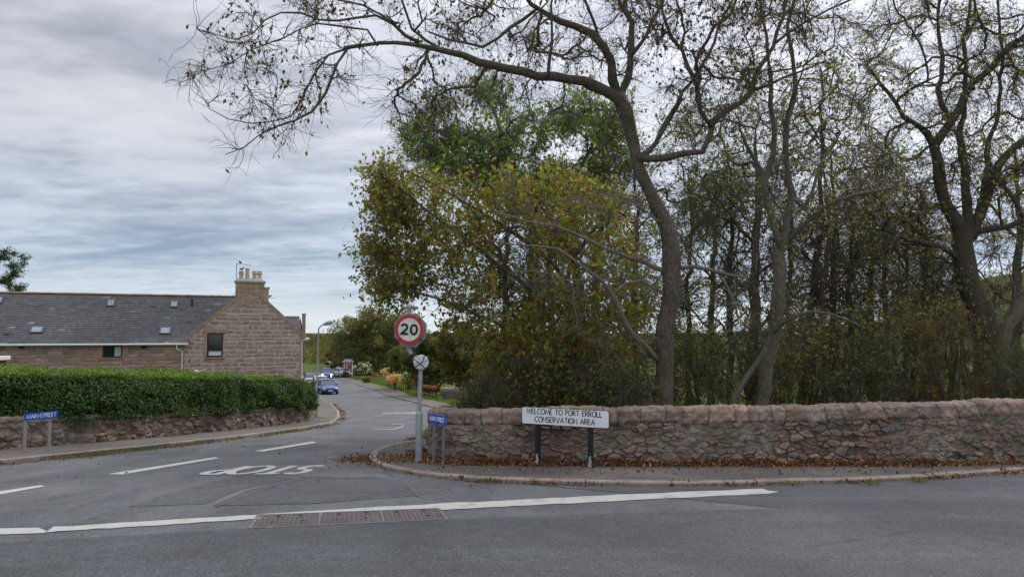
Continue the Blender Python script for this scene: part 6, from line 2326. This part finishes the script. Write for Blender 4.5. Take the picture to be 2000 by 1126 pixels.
def person(name, loc, rz, joints, clothes, label, hair=True):
    """one continuous skinned body; joints: dict of points (x right, y forward, z up)"""
    j = {k: Vector(v) for k, v in joints.items()}
    names = ['pelvis', 'chest', 'neck', 'head', 'top', 'ls', 'le', 'lw', 'lh', 'rs', 're', 'rw', 'rh', 'lhip', 'lk', 'la', 'lt', 'rhip', 'rk', 'ra', 'rt']
    rad = dict(pelvis=.14, chest=.15, neck=.055, head=.095, top=.06, ls=.07, le=.045, lw=.032, lh=.03, rs=.07, re=.045, rw=.032, rh=.03, lhip=.095, lk=.06, la=.042, lt=.035, rhip=.095, rk=.06, ra=.042, rt=.035)
    ed = [('pelvis', 'chest'), ('chest', 'neck'), ('neck', 'head'), ('head', 'top'), ('chest', 'ls'), ('ls', 'le'), ('le', 'lw'), ('lw', 'lh'), ('chest', 'rs'), ('rs', 're'), ('re', 'rw'), ('rw', 'rh'),
          ('pelvis', 'lhip'), ('lhip', 'lk'), ('lk', 'la'), ('la', 'lt'), ('pelvis', 'rhip'), ('rhip', 'rk'), ('rk', 'ra'), ('ra', 'rt')]
    me = bpy.data.meshes.new('person')
    me.from_pydata([j[n] for n in names], [(names.index(a), names.index(b)) for a, b in ed], [])
    o = link('person', me)
    o.location = loc
    o.rotation_euler = (0, 0, rz)
    o.modifiers.new('skin', 'SKIN')
    for i, n in enumerate(names):
        sv = me.skin_vertices[0].data[i]
        sv.radius = (rad[n], rad[n] * (.8 if n in ('chest', 'pelvis') else 1))
        sv.use_root = (n == 'pelvis')
    dg = bpy.context.evaluated_depsgraph_get()
    m2 = bpy.data.meshes.new_from_object(o.evaluated_get(dg))
    o.modifiers.clear()
    o.data = m2
    ms = [M[clothes[0]], M[clothes[1]], M['skin'], M['trim']]
    for m_ in ms: m2.materials.append(m_)
    nz, hz_ = j['neck'].z, j['pelvis'].z
    for p_ in m2.polygons:
        c = p_.center
        dh = min((c - j['lh']).length, (c - j['rh']).length)
        p_.material_index = 2 if (c.z > nz + .02 or dh < .06) else (3 if c.z < .1 else (1 if c.z < hz_ - .02 else 0))
        p_.use_smooth = True
    ss = o.modifiers.new('sub', 'SUBSURF')
    ss.levels = ss.render_levels = 1
    tag(o, label, 'person')
    h = MB()
    hd = j['head']
    pts = []
    h.lathe((hd.x, hd.y - .015, hd.z - .03), [(.098, .0), (.112, .06), (.105, .11), (.07, .15), (.01, .165)], 12)
    h.build('hair', M['hair'], o, smooth_=True)
    return o


# ================================================================== cars


def car(name, loc, rz, body_mat, label, L=4.3, Wd=1.82, H=1.6, lights_on=False, group=None, plate=True, rear_first=False):
    R = empty(name, loc, rz, label, 'car', group)
    hw_ = Wd / 2
    # lower body lofted along x (front at +x)
    st = [  # x, half width, z bottom, z shoulder, crown z
        (-L / 2, .80, .42, .78, .92), (-L / 2 + .08, .90, .32, .88, 1.02), (-L / 2 + .5, .97, .24, .95, 1.06), (-.6, 1.0, .22, .96, 1.04), (.5, 1.0, .22, .95, 1.02), (L / 2 - 1.1, .99, .22, .90, 1.0),
        (L / 2 - .55, .96, .24, .80, .92), (L / 2 - .18, .88, .28, .70, .82), (L / 2 - .03, .80, .33, .60, .72), (L / 2, .74, .38, .52, .62)]
    vs, n = [], 12
    for x, k, zb, zs, zc in st:
        w = hw_ * k
        prof = [(0, zb), (w * .8, zb), (w * .96, zb + .1), (w, (zb + zs) / 2), (w * .98, zs - .05), (w * .9, zs + .03), (w * .5, zc), (0, zc + .01)]
        ring = prof + [(-a, b) for a, b in prof[-2:0:-1]]
        vs += [(x, a, b) for a, b in ring]
        n = len(ring)
    fs = []
    for i in range(len(st) - 1):
        for k in range(n):
            fs.append((i * n + k, i * n + (k + 1) % n, (i + 1) * n + (k + 1) % n, (i + 1) * n + k))
    fs += [tuple(range(n)), tuple(range((len(st) - 1) * n, len(st) * n))[::-1]]
    MB().add(vs, fs).build('body', body_mat, R, smooth_=True)
    # glasshouse
    zt = H
    x0, x1, x2, x3 = -L / 2 + .25, -L / 2 + .75, .35, L / 2 - 1.15
    wb, wt = hw_ * .88, hw_ * .70
    zb = .98
    gv = [(x0, -wb, zb), (x0, wb, zb), (x3, wb, zb), (x3, -wb, zb), (x1, -wt, zt - .07), (x1, wt, zt - .07), (x2, wt, zt - .07), (x2, -wt, zt - .07)]
    MB().add(gv, [(0, 1, 5, 4), (1, 2, 6, 5), (2, 3, 7, 6), (3, 0, 4, 7), (4, 5, 6, 7)]).build('windows', M['glass_car'], R)
    rf = MB()
    k = 5
    vs = []
    for i, (x, z) in enumerate(((x1 - .12, zt - .12), (x1 + .2, zt - .02), ((x1 + x2) / 2, zt + .01), (x2 - .15, zt - .01), (x2 + .08, zt - .09))):
        for a, dz in ((-wt - .03, -.06), (-wt * .9, 0), (0, .025), (wt * .9, 0), (wt + .03, -.06)):
            vs.append((x, a, z + dz))
    fs = [(i * 5 + q, i * 5 + q + 1, (i + 1) * 5 + q + 1, (i + 1) * 5 + q) for i in range(4) for q in range(4)]
    rf.add(vs, fs)
    ro = rf.build('roof', body_mat, R, smooth_=True)
    ro.modifiers.new('solid', 'SOLIDIFY').thickness = .04
    pl = MB()
    for s in (-1, 1):
        for (a, b) in (((x3, s * wb, zb), (x2, s * wt, zt - .07)), ((x0, s * wb, zb), (x1, s * wt, zt - .07)), ((-.3, s * wb * 1.005, zb), (-.3, s * wt * 1.01, zt - .07))):
            pl.tube([a, b], .035, 6)
    pl.build('pillars', body_mat if not lights_on else body_mat, R)
    # wheels
    for sx in (-1, 1):
        for sy in (-1, 1):
            wx = sx * (L / 2 - .82)
            wh = MB().lathe((wx, sy * (hw_ - .1), .33), [(.05, -.11), (.30, -.11), (.335, -.07), (.335, .07), (.30, .11), (.05, .11)], 22, 'y').build('wheel', M['tyre'], R, smooth_=True)
            MB().lathe((wx, sy * (hw_ - .1), .33), [(.02, -.115), (.20, -.118), (.21, -.112), (.02, .11), (.20, .118), (.21, .112)], 16, 'y').build('rim', M['alloy'], wh)
    # front
    g = MB()
    g.box((L / 2 - .015, 0, .57), (.05, Wd * .62, .13)).box((L / 2 - .04, 0, .36), (.07, Wd * .66, .13))
    g.build('grille', M['trim'], R, bevel=.02)
    if plate:
        MB().box((L / 2 + .02, 0, .46), (.012, .52, .115)).build('number_plate', M['plate'], R)
    for s in (-1, 1):
        hd = MB().tube([(L / 2 - .32, s * hw_ * .86, .70), (L / 2 - .1, s * hw_ * .76, .66), (L / 2 - .02, s * hw_ * .56, .62)], [.05, .075, .04], 8).build('headlight', M['lamp_on'] if lights_on else M['headlamp'], R, smooth_=True)
        if lights_on:
            MB().lathe((L / 2 - .04, s * hw_ * .72, .38), [(.01, .03), (.07, .03), (.07, -.03), (.01, -.03)], 12, 'x').build('fog_lamp', M['lamp_on'], R)
        MB().tube([(.62, s * hw_ * .92, 1.02), (.58, s * (hw_ + .05), 1.04), (.56, s * (hw_ + .17), 1.05)], [.03, .07, .06], 8).build('wing_mirror', M['trim'], R, smooth_=True)
        MB().box((-L / 2 + .04, s * hw_ * .74, .84), (.1, .26, .15)).build('tail_light', M['sign_red'], R, bevel=.02)
    return R


M['headlamp'] = glass('headlamp_lens', (0.55, 0.6, 0.65), .15)


def emit(name, col, st):
    m = bpy.data.materials.new(name)
    m.use_nodes = True
    b = m.node_tree.nodes['Principled BSDF']
    b.inputs['Emission Color'].default_value = col + (1,)
    b.inputs['Emission Strength'].default_value = st
    return m


M['lamp_on'] = emit('headlamp_lit', (1.0, 0.95, 0.88), 6.0)


def onroad(u, Y, h=0.0):
    x = (u - 1000) / 1400 * Y / 1.0
    x = at(u, 700, Y).x
    return (x, Y, float(gz(x, Y)) + h)


face = math.atan2(-22, 6.9)     # pointing back down the street towards the camera
car('parked_car', onroad(640, 80), face + .12, M['car_blue'], 'bright blue car parked facing the camera behind the tall street lamp')
car('parked_car', onroad(626, 87), face + .05, M['car_white'], 'pale car with a pinkish white roof parked right behind the blue parked car', H=1.66)
car('parked_car', onroad(607.5, 82), face - .05, M['car_silver'], 'silver car with dark windscreen at the kerb left of the blue parked car', H=1.56)
car('moving_car', onroad(638.5, 114), face - .03, M['car_blue2'], 'distant blue car driving up the street with its headlights lit', H=1.62, lights_on=True)
car('parked_car', onroad(584, 104), face - .1, M['car_black'], 'black car partly hidden behind the corner of the granite house', H=1.5)
car('parked_car', onroad(668, 118), face + .5, M['car_silver'], 'small silver car parked beside the striped kiosk', L=3.7, H=1.45)

ST = dict(pelvis=(0, 0, .93), chest=(0, .02, 1.28), neck=(0, .03, 1.47), head=(0, .05, 1.60), top=(0, .04, 1.70),
          ls=(-.19, .02, 1.38), le=(-.24, .0, 1.10), lw=(-.22, .14, .90), lh=(-.21, .2, .84), rs=(.19, .02, 1.38), re=(.25, -.02, 1.10), rw=(.22, .14, .92), rh=(.2, .21, .87),
          lhip=(-.1, 0, .86), lk=(-.11, .05, .48), la=(-.12, -.03, .09), lt=(-.12, .11, .04), rhip=(.1, 0, .86), rk=(.11, .1, .48), ra=(.12, .06, .09), rt=(.13, .2, .04))
WALK = dict(ST)
WALK.update(lk=(-.1, .2, .5), la=(-.1, .26, .1), lt=(-.1, .4, .06), rk=(.1, -.02, .47), ra=(.1, -.32, .14), rt=(.1, -.22, .05), lw=(-.22, -.12, .9), lh=(-.21, -.16, .83), rw=(.2, .24, .98), rh=(.19, .3, .94))
px = onroad(613.3, 76, .08)
person('person', px, math.radians(35), ST, ('brown_cloth', 'dark_cloth'), 'person in a brown-red top and dark trousers standing beside the blue parked car')
px = onroad(646.5, 126)
person('person', px, math.radians(190), WALK, ('dark_cloth', 'dark_cloth'), 'distant person in dark clothes walking beyond the car with lit headlights')

# ================================================================== fence with flower pots, kiosk, far bits


def fence_and_pots():
    a = at(853, 770, 58); b = at(726, 742, 106)
    A, B = Vector((a.x, a.y, 0)), Vector((b.x, b.y, 0))
    A.x, B.x = -6.15, -20.6
    n = 30
    F = empty('railing', (A.x, A.y, float(gz(A.x, A.y)) + .05), 0, 'low black post and rail fence carrying flower pots along the verge', 'fence')
    o = Vector(F.location)
    r = random.Random(6)
    tops = []
    for k in range(n):
        p_ = A.lerp(B, k / (n - 1))
        p_.x += .9 * math.sin(k / (n - 1) * math.pi)
        z = float(gz(p_.x, p_.y)) + .12
        MB().box((p_.x - o.x, p_.y - o.y, z + .36 - o.z), (.055, .055, .86)).build('post', M['black_paint'], F)
        tops.append(Vector((p_.x, p_.y, z + .79)))
    rl = MB()
    rl.tube([t - o - Vector((0, 0, .42)) for t in tops], .02, 6)
    rl.build('rail', M['rail_green'], F)
    kinds = [('pink flowers', [(0.45, 0.16, 0.17), (0.12, 0.16, 0.05), (0.14, 0.17, 0.05)]), ('orange flowers', [(0.52, 0.2, 0.06), (0.42, 0.14, 0.07), (0.16, 0.13, 0.04)]), ('faded brown heather', [(0.25, 0.12, 0.08), (0.32, 0.16, 0.1), (0.14, 0.1, 0.05)]), ('yellow flowers', [(0.55, 0.45, 0.08), (0.12, 0.17, 0.04), (0.4, 0.34, 0.06)])]
    rr = np.random.default_rng(12)
    where = ['nearest the green bin', 'second from the green bin', 'third from the green bin', 'fourth from the green bin', 'just right of the speed sign pole', 'just left of the speed sign pole']
    for k, t in enumerate(tops):
        ki = [0, 0, 3, 3, 3, 0, 0, 1, 0, 0][k] if k < 10 else (1 if k < 18 else [2, 2, 0][k % 3])
        nm, pal = kinds[ki]
        lab = ('terracotta pot of %s on the fence post, ' % nm) + (where[k] if k < 6 else 'number %d from the green bin' % (k + 1))
        P_ = empty('flower_pot', t, 0, lab, 'flower pot', 'flower pots standing along the fence')
        MB().lathe((0, 0, 0), [(.07, 0), (.115, .17), (.125, .17), (.125, .22), (.1, .22)], 12).build('pot', M['terracotta'], P_, smooth_=True)
        m = 26 if k < 9 else 70
        s = .1 if k < 9 else .22
        C = rr.normal(size=(m, 3)) * np.array([s * .6, s * .6, s * .3 * rr.uniform(.6, 1.8)]) + np.array([0, 0, .24 + s * .3])
        V, Fc, col = leaves_arrays(C, .12, pal, seed=k, up=.5)
        np_mesh('blooms', V, Fc, M['petal'], P_, fcol=col)


fence_and_pots()


def grass_plume(i, u, vb, vt, Y, lab, blades=40, plume=(0.72, 0.58, 0.30), spread=.5):
    g = at(u, vb, Y)
    z0 = float(gz(g.x, Y)) + .1
    R = empty('pampas_grass', (g.x, Y, z0), 0, lab, 'ornamental grass', 'tall ornamental grasses behind the fence')
    H = at(u, vt, Y).z - z0
    r = np.random.default_rng(300 + i)
    n = blades
    P = np.zeros((n, 5, 3))
    a = r.uniform(0, 2 * math.pi, n)
    sp = r.uniform(.1, spread, n)
    for k in range(5):
        t = k / 4
        P[:, k, 0] = np.cos(a) * sp * t ** 1.6
        P[:, k, 1] = np.sin(a) * sp * t ** 1.6
        P[:, k, 2] = H * r.uniform(.85, 1.0, n) * (t - .18 * t ** 3) if k else 0
    V, F = tubes(P, np.linspace(1, .4, 5)[None] * np.full(n, .02)[:, None], 3)
    np_mesh('stems', V, F, M['verge'], R)
    idx = r.integers(0, n, 1100)
    f = r.uniform(2.5, 4, 1100)
    k0 = np.minimum(f.astype(int), 3)
    C = P[idx, k0] + (P[idx, k0 + 1] - P[idx, k0]) * (f - k0)[:, None] + r.normal(size=(1100, 3)) * .12
    V, F, col = leaves_arrays(C, .26, [plume, tuple(c * .7 for c in plume), tuple(min(1, c * 1.2) for c in plume)], seed=i, aspect=.3, droop=.6)
    np_mesh('plumes', V, F, M['petal'], R, fcol=col)


grass_plume(1, 757, 745, 709, 90, 'tallest creamy yellow plume grass, left of the speed sign pole', spread=.9)
grass_plume(2, 771, 748, 722, 82, 'orange-gold drooping plume grass between the tallest one and the speed sign pole', plume=(0.75, 0.5, 0.22), spread=.9)
grass_plume(3, 797, 750, 716, 76, 'pale green-white plume grass right beside the speed sign pole', plume=(0.42, 0.46, 0.24), spread=.9)
grass_plume(4, 762, 747, 728, 84, 'small golden plume grass at the foot of the tallest one', plume=(0.75, 0.5, 0.22), spread=.6, blades=24)


def kiosk():
    g = onroad(680, 119)
    R = empty('kiosk', g, math.radians(8), 'small white and brown striped kiosk with a red notice by the grass verge', 'kiosk')
    w, h = 1.5, 2.4
    MB().box((0, 0, h / 2), (w, 1.4, h)).build('wall', M['dark_wood2'], R)
    for k in range(4):
        MB().box((-w / 2 + .2 + k * .43, -.72, h / 2), (.14, .05, h)).build('white_strip', M['white_plastic'], R)
    r = MB()
    r.add([(-w / 2 - .25, -.95, h), (w / 2 + .25, -.95, h), (w / 2 + .25, .9, h), (-w / 2 - .25, .9, h), (-w / 2 + .3, -.2, h + .5), (w / 2 - .3, -.2, h + .5), (w / 2 - .3, .2, h + .5), (-w / 2 + .3, .2, h + .5)],
          [(0, 1, 5, 4), (1, 2, 6, 5), (2, 3, 7, 6), (3, 0, 4, 7), (4, 5, 6, 7), (3, 2, 1, 0)])
    r.build('roof', M['steel_dark'], R)
    MB().box((.15, -.78, h * .68), (.45, .05, .55)).build('red_notice', M['sign_red'], R)


M['dark_wood2'] = mat('brown_boards', (0.16, 0.085, 0.06), .8)
kiosk()


def wheelie(u, Y, mt, lab, sc=1.0):
    g = onroad(u, Y)
    R = empty('wheeled_bin', g, 0, lab, 'bin', 'bins and boxes by the kiosk')
    b = MB()
    b.add([(-.25, -.28, .05), (.25, -.28, .05), (.25, .28, .05), (-.25, .28, .05), (-.3, -.36, 1.0), (.3, -.36, 1.0), (.3, .36, 1.0), (-.3, .36, 1.0)],
          [(3, 2, 1, 0), (0, 1, 5, 4), (1, 2, 6, 5), (2, 3, 7, 6), (3, 0, 4, 7), (4, 5, 6, 7)])
    b.build('body', mt, R, bevel=.02)
    MB().box((0, .02, 1.03), (.64, .78, .06), rx=.06).build('lid', mt, R, bevel=.02)
    for s in (-1, 1):
        MB().lathe((s * .27, .3, .1), [(.01, -.03), (.1, -.03), (.1, .03), (.01, .03)], 12, 'x').build('wheel', M['tyre'], R)
    R.scale = (sc, sc, sc)


wheelie(662.5, 118, M['trim'], 'black bin left of the small silver car', .9)
wheelie(674, 115, M['trim'], 'black bin at the front of the striped kiosk', .95)
wheelie(678.5, 114.5, M['trim'], 'black bin closest to the grass verge by the kiosk', .85)


def litter_bin():
    p_ = at(868.5, 781, 57.2)
    g = (p_.x, 57.2, float(gz(p_.x, 57.2)) + .05)
    R = empty('litter_bin', g, 0, 'slim dark green litter bin standing against the bridge parapet', 'litter bin')
    MB().box((0, 0, .36), (.26, .26, .66)).build('body', M['green_plastic'], R, bevel=.02)
    MB().box((0, 0, .72), (.3, .3, .05)).build('rim', M['green_plastic'], R, bevel=.01)
    MB().lathe((0, 0, -.03), [(.04, 0), (.04, .08), (.1, .08)], 10).build('foot', M['trim'], R)


litter_bin()


def parapet():
    W_ = empty('bridge_parapet', (0, 0, 0), 0, 'short pink stone parapet with rounded coping behind the green litter bin', 'wall')
    path = [(-5.75, 58.2), (-4.6, 57.6), (-2.5, 55.4), (-.8, 53.0), (.5, 50.0)]
    rubble_wall(W_, path, lambda s: 1.02 + 0 * s, .4, .06, RED, .3, .16, .3, .7, 33, side=1, patch=.4)
    p_ = at(925, 765, 54)
    o = MB().box((0, 0, .3), (.9, .12, .6)).add([(-.45, -.06, .6), (.45, -.06, .6), (.3, .06, .72), (-.3, .06, .72), (-.45, .06, .6), (.45, .06, .6)], [(0, 1, 2, 3), (1, 5, 2), (4, 0, 3), (5, 4, 3, 2)]).box((-.3, 0, -.45), (.06, .06, .95)).box((.3, 0, -.45), (.06, .06, .95)).build('notice_board', M['sign_black'], None, bevel=.01)
    o.location = (p_.x, 54, p_.z - .3)
    tag(o, 'black box-like board standing on legs behind the stone parapet', 'board')


parapet()


def white_sign():
    g = onroad(643.5, 132)
    R = empty('direction_sign', g, 0, 'small tilted white sign on a thin post beyond the distant person', 'sign')
    zt = at(643.5, 706, 132).z - g[2]
    MB().tube([(0, 0, 0), (0, 0, zt)], .06, 8).build('post', M['steel'], R)
    MB().box((0, -.08, zt), (.66, .04, .24), ry=.12).build('plate', M['white_plastic'], R)


white_sign()


def far_wall():
    W_ = empty('boundary_wall', (0, 0, 0), 0, 'low dark stone wall with a post fence left of the striped kiosk', 'wall')
    a = Vector(onroad(651, 122)); b = Vector(onroad(658, 132))
    rubble_wall(W_, [(a.x, a.y), ((a.x + b.x) / 2 + .2, (a.y + b.y) / 2), (b.x, b.y)], lambda s: 1.05 + 0 * s, .45, .1, BROWN, .4, .25, .25, .8, 35, side=-1, patch=.2)
    F = empty('post_fence', (b.x, b.y, b.z), 0, 'short row of rough fence posts with a rail beside the kiosk', 'fence')
    c = Vector(onroad(673, 132)) - b
    for k in range(7):
        p_ = c * (k / 6)
        MB().box((p_.x, p_.y, .5 + p_.z), (.16, .16, 1.3)).build('post', M['wood_pole'], F)
    MB().tube([(0, 0, .95), (c.x, c.y, .95 + c.z)], .07, 6).build('rail', M['wood_pole'], F)


far_wall()

# ================================================================== mid-distance and far trees


def far_tree(i, u, Y, halfw, vtop, vbot, pal, label, n=9000, lsize=.3, trunkw=7, trunk=None, name='round_tree', cat='tree', group='trees down the street', squash=.0, sky=.35, mat_='bark_dark', lumps=46):
    """rounded crown built from many leaf clusters round boughs"""
    T = Tree(400 + i)
    r = T.r
    w = trunkw * Y / 1400 / 2
    tr = trunk or [(u, vbot, trunkw), (u + 2, (vbot + vtop) / 2, trunkw * .6), (u, vtop + (vbot - vtop) * .25, trunkw * .3)]
    T.px_limb([(a, b, Y, c * Y / 1400 / 2) for a, b, c in tr], step=.8, wob=.1)
    pts = []
    cv = vtop + (vbot - vtop) * .45
    for _ in range(lumps * 2):
        a, rad = r.uniform(-math.pi, math.pi), r.uniform(.25, .95)
        x_, y_ = math.cos(a) * halfw * rad, math.sin(a) * (cv - vtop) * rad
        if y_ > 0: y_ *= 1.1
        pts.append(tuple(at(u + x_, cv + y_, Y + r.uniform(-.55, .55) * halfw / 1400 * Y)))
    T.grow(np.array(pts), maxd=9, wob=.06)
    T.finish(tip=.03, power=.42, rmax=.25)
    V, F = T.wood(10, 4)
    g = at(u, vbot, Y)
    o = np.array((g.x, Y, float(gz(g.x, Y))))
    R = empty(name, tuple(o), 0, label, cat, group)
    np_mesh('trunk', V - o, F, M[mat_], R)
    N = np.array(pts)
    k = r.integers(0, len(N), n)
    s = halfw * Y / 1400 * .17
    d = r.normal(size=(n, 3))
    d /= np.linalg.norm(d, axis=1)[:, None]
    lump = s * r.uniform(.6, 1.5, len(N))
    C = N[k] + d * (lump[k] * r.uniform(.2, 1.15, n) ** .5)[:, None] * np.array([1, 1, .75])
    keep = C[:, 2] > o[2] + .1
    C = C[keep]
    V, F, col = leaves_arrays(C, lsize, pal, seed=i, droop=.2, up=.3)
    tint = _h(k[keep].astype(float), k[keep] * 0.0, i)[:, None]
    col = col * (.7 + .6 * tint)
    np_mesh('crown', V - o, F, M['leaf'], R, fcol=col)


PAL_FAR = [(0.10, 0.105, 0.03), (0.13, 0.11, 0.035), (0.08, 0.09, 0.028), (0.16, 0.115, 0.04), (0.09, 0.08, 0.03)]
PAL_MID = [(0.10, 0.12, 0.045), (0.13, 0.13, 0.05), (0.085, 0.105, 0.04), (0.16, 0.135, 0.055), (0.10, 0.095, 0.045)]
PAL_FG = [(0.08, 0.10, 0.028), (0.10, 0.115, 0.03), (0.065, 0.085, 0.025), (0.12, 0.12, 0.035)]
far_tree(1, 738, 126, 94, 599, 738, PAL_MID, 'big rounded brown-green tree down the street left of the speed sign', 34000, .36, 9, trunk=[(790, 742, 10), (778, 712, 9), (765, 680, 6), (740, 640, 4)], lumps=95)
far_tree(2, 838, 72, 62, 640, 772, PAL_FG, 'dense olive tree immediately behind the speed sign pole', 15000, .26, 7, lumps=60)
far_tree(3, 905, 66, 60, 620, 764, PAL_FAR, 'brownish dense tree behind the stone parapet', 14000, .24, 7, lumps=60)
far_tree(4, 800, 88, 45, 665, 758, PAL_FG, 'low green tree between the plume grasses and the speed sign', 8000, .28, 6, lumps=40)
far_tree(5, 712, 122, 20, 694, 738, PAL_DRK, 'small dark tree behind the white blossoming bush', 4000, .3, 5, lumps=26)
far_tree(6, 1000, 50, 50, 640, 780, PAL_FG, 'green tree behind the low corner shrubs, beyond the parapet', 11000, .2, 7, lumps=50)
far_tree(7, 1060, 58, 70, 655, 790, PAL_OLV, 'low olive tree far behind the welcome sign', 9000, .22, 7, lumps=50)
far_tree(8, 668, 150, 34, 678, 724, [(0.17, 0.16, 0.06), (0.21, 0.18, 0.07), (0.13, 0.13, 0.05)], 'pale yellowish thicket tree behind the distant street lamps', 5000, .45, 5, lumps=30)
# pale blossoming bush
far_tree(9, 708, 110, 19, 706, 733, [(0.5, 0.52, 0.5), (0.62, 0.64, 0.62), (0.12, 0.15, 0.06), (0.09, 0.12, 0.05)], 'bush with pale white foliage left of the plume grasses', 1700, .26, 3, name='pale_bush', cat='bush', group=None, lumps=14)
far_tree(10, 716, 101, 9, 731, 748, PAL_BRN, 'small round brown bush at the far end of the flower fence', 900, .2, 3, name='round_bush', cat='bush', group=None, lumps=10)
# conifer behind the roof at the far left


def conifer():
    Y = 62
    T = Tree(77)
    T.px_limb([(-30, 700, Y, .3), (-28, 600, Y, .2), (-24, 520, Y, .1), (-24, 480, Y, .04)], step=.6, wob=.02)
    r = T.r
    A = []
    for k in range(64):
        v = r.uniform(505, 640)
        s = r.choice([-1, 1])
        ln = r.uniform(30, 82) * min(1.0, .45 + (v - 490) / 90)
        A.append(tuple(at(-26 + s * ln, v - ln * .32, Y + r.uniform(-1.5, 1.5))))
    T.grow(np.array(A), maxd=5, wob=.04)
    T.finish(tip=.018, power=.4, rmax=.09)
    V, F = T.wood(8, 4)
    g = at(-30, 700, Y)
    o = np.array((g.x, Y, float(gz(g.x, Y))))
    R = empty('conifer', tuple(o), 0, 'dark feathery conifer rising behind the slate roof at the left edge', 'tree')
    np_mesh('trunk', V - o, F, M['bark_dark'], R)
    P, Rr = T.twigs(per=5, length=(.3, .75), r0=.02, up=.3, zig=.08)
    C = P[:, 1:].reshape(-1, 3)
    C = np.vstack([C, C + r.normal(size=C.shape) * .06])
    V, F, col = leaves_arrays(C, .26, [(0.035, 0.06, 0.025), (0.05, 0.075, 0.03), (0.03, 0.045, 0.02)], seed=2, aspect=.2, droop=-.2)
    v, f = tubes(P, Rr, 3)
    np_mesh('needles', V - o, F, M['leaf'], R, fcol=col)
    np_mesh('twigs', v - o, f, M['bark_dark'], R)


conifer()


def far_scrub():
    """the distant scrub woodland: reads as one mass"""
    r = np.random.default_rng(21)
    Cs, cols = [], []
    V, F, C, off = [], [], [], 0
    for k in range(520):
        Y = r.uniform(165, 300)
        u = r.uniform(540, 1000)
        lo = float(np.interp(u, [540, 600, 680, 760, 1000], [3.5, 3.5, 3.5, 3.4, 3.2]))
        x = at(u, 700, Y).x
        z = float(gz(x, Y))
        h = r.uniform(.6, 1.0) * lo * np.interp(Y, [165, 300], [1.0, .8])
        n = 150
        d = r.normal(size=(n, 3)); d /= np.linalg.norm(d, axis=1)[:, None]
        c = np.array([x, Y, z + h * .45]) + d * np.array([h * .75, h * .75, h * .55]) * (r.uniform(.5, 1.05, n) ** .5)[:, None]
        tone = [(0.09, 0.095, 0.035), (0.13, 0.115, 0.045), (0.07, 0.085, 0.03), (0.17, 0.14, 0.06), (0.11, 0.09, 0.04)][r.integers(5)]
        v, f, col = leaves_arrays(c, .55, [tone], seed=k, jitter=.35)
        V.append(v); F.append(f + off); C.append(col); off += len(v)
    o = np_mesh('scrub_woodland', np.vstack(V), np.vstack(F), M['leaf'], None, fcol=np.vstack(C))
    tag(o, 'distant belt of brownish scrub woodland beyond the bend of the road', 'woodland', kind='stuff')


far_scrub()


def hill_house():
    """pink house glimpsed through the wood at the right"""
    Y = 58
    a, b = at(1800, 690, Y), at(2080, 690, Y)
    z1, z2 = at(1880, 612, Y).z, at(1880, 566, Y).z
    z0 = float(gz(a.x, Y)) - 2
    R = empty('hillside_house', (a.x, Y, z0), -.12, 'pink walled house with grey roof glimpsed through the wood at the right edge', 'house')
    w, h = (b - a).x, z1 - z0
    MB().box((w / 2, 3, h / 2), (w, 6, h)).build('wall', M['pink_wall'], R)
    r = MB()
    r.add([(-.4, -.5, h), (w + .4, -.5, h), (w + .4, 6.5, h), (-.4, 6.5, h), (-.4, 3, h + (z2 - z1) * 1.3), (w + .4, 3, h + (z2 - z1) * 1.3)], [(0, 1, 5, 4), (2, 3, 4, 5), (0, 4, 3), (1, 2, 5), (3, 2, 1, 0)])
    r.build('roof', M['lead'], R)
    for k in (.3, .7):
        f = MB().box((w * k, -.02, h - 1.3), (1.1, .08, 1.1)).build('window', M['white_plastic'], R)
        MB().box((w * k, -.07, h - 1.3), (.9, .03, .9)).build('pane', M['glass_dark'], f)


M['pink_wall'] = mat('pink_render', (0.36, 0.23, 0.19), .9)
hill_house()


def verge_grass():
    r = np.random.default_rng(31)
    n = 26000
    t = r.uniform(0, 1, n) ** .8
    Y = 37 + t * 78
    x0 = np.interp(Y, [p[1] for p in FB], [p[0] for p in FB])
    x = x0 + r.uniform(0.02, 1, n) ** 1.4 * 4.5
    C = np.c_[x, Y, gz(x, Y) + .04]
    V, F, col = leaves_arrays(C, .2, [(.12, .18, .035), (.15, .22, .04), (.09, .14, .03), (.17, .18, .06)], seed=15, droop=-1.1, aspect=.16)
    o = np_mesh('verge_grass', V, F, M['leaf'], None, fcol=col)
    tag(o, 'rough green grass on the verge below the flower pot fence', 'grass', kind='stuff')


verge_grass()
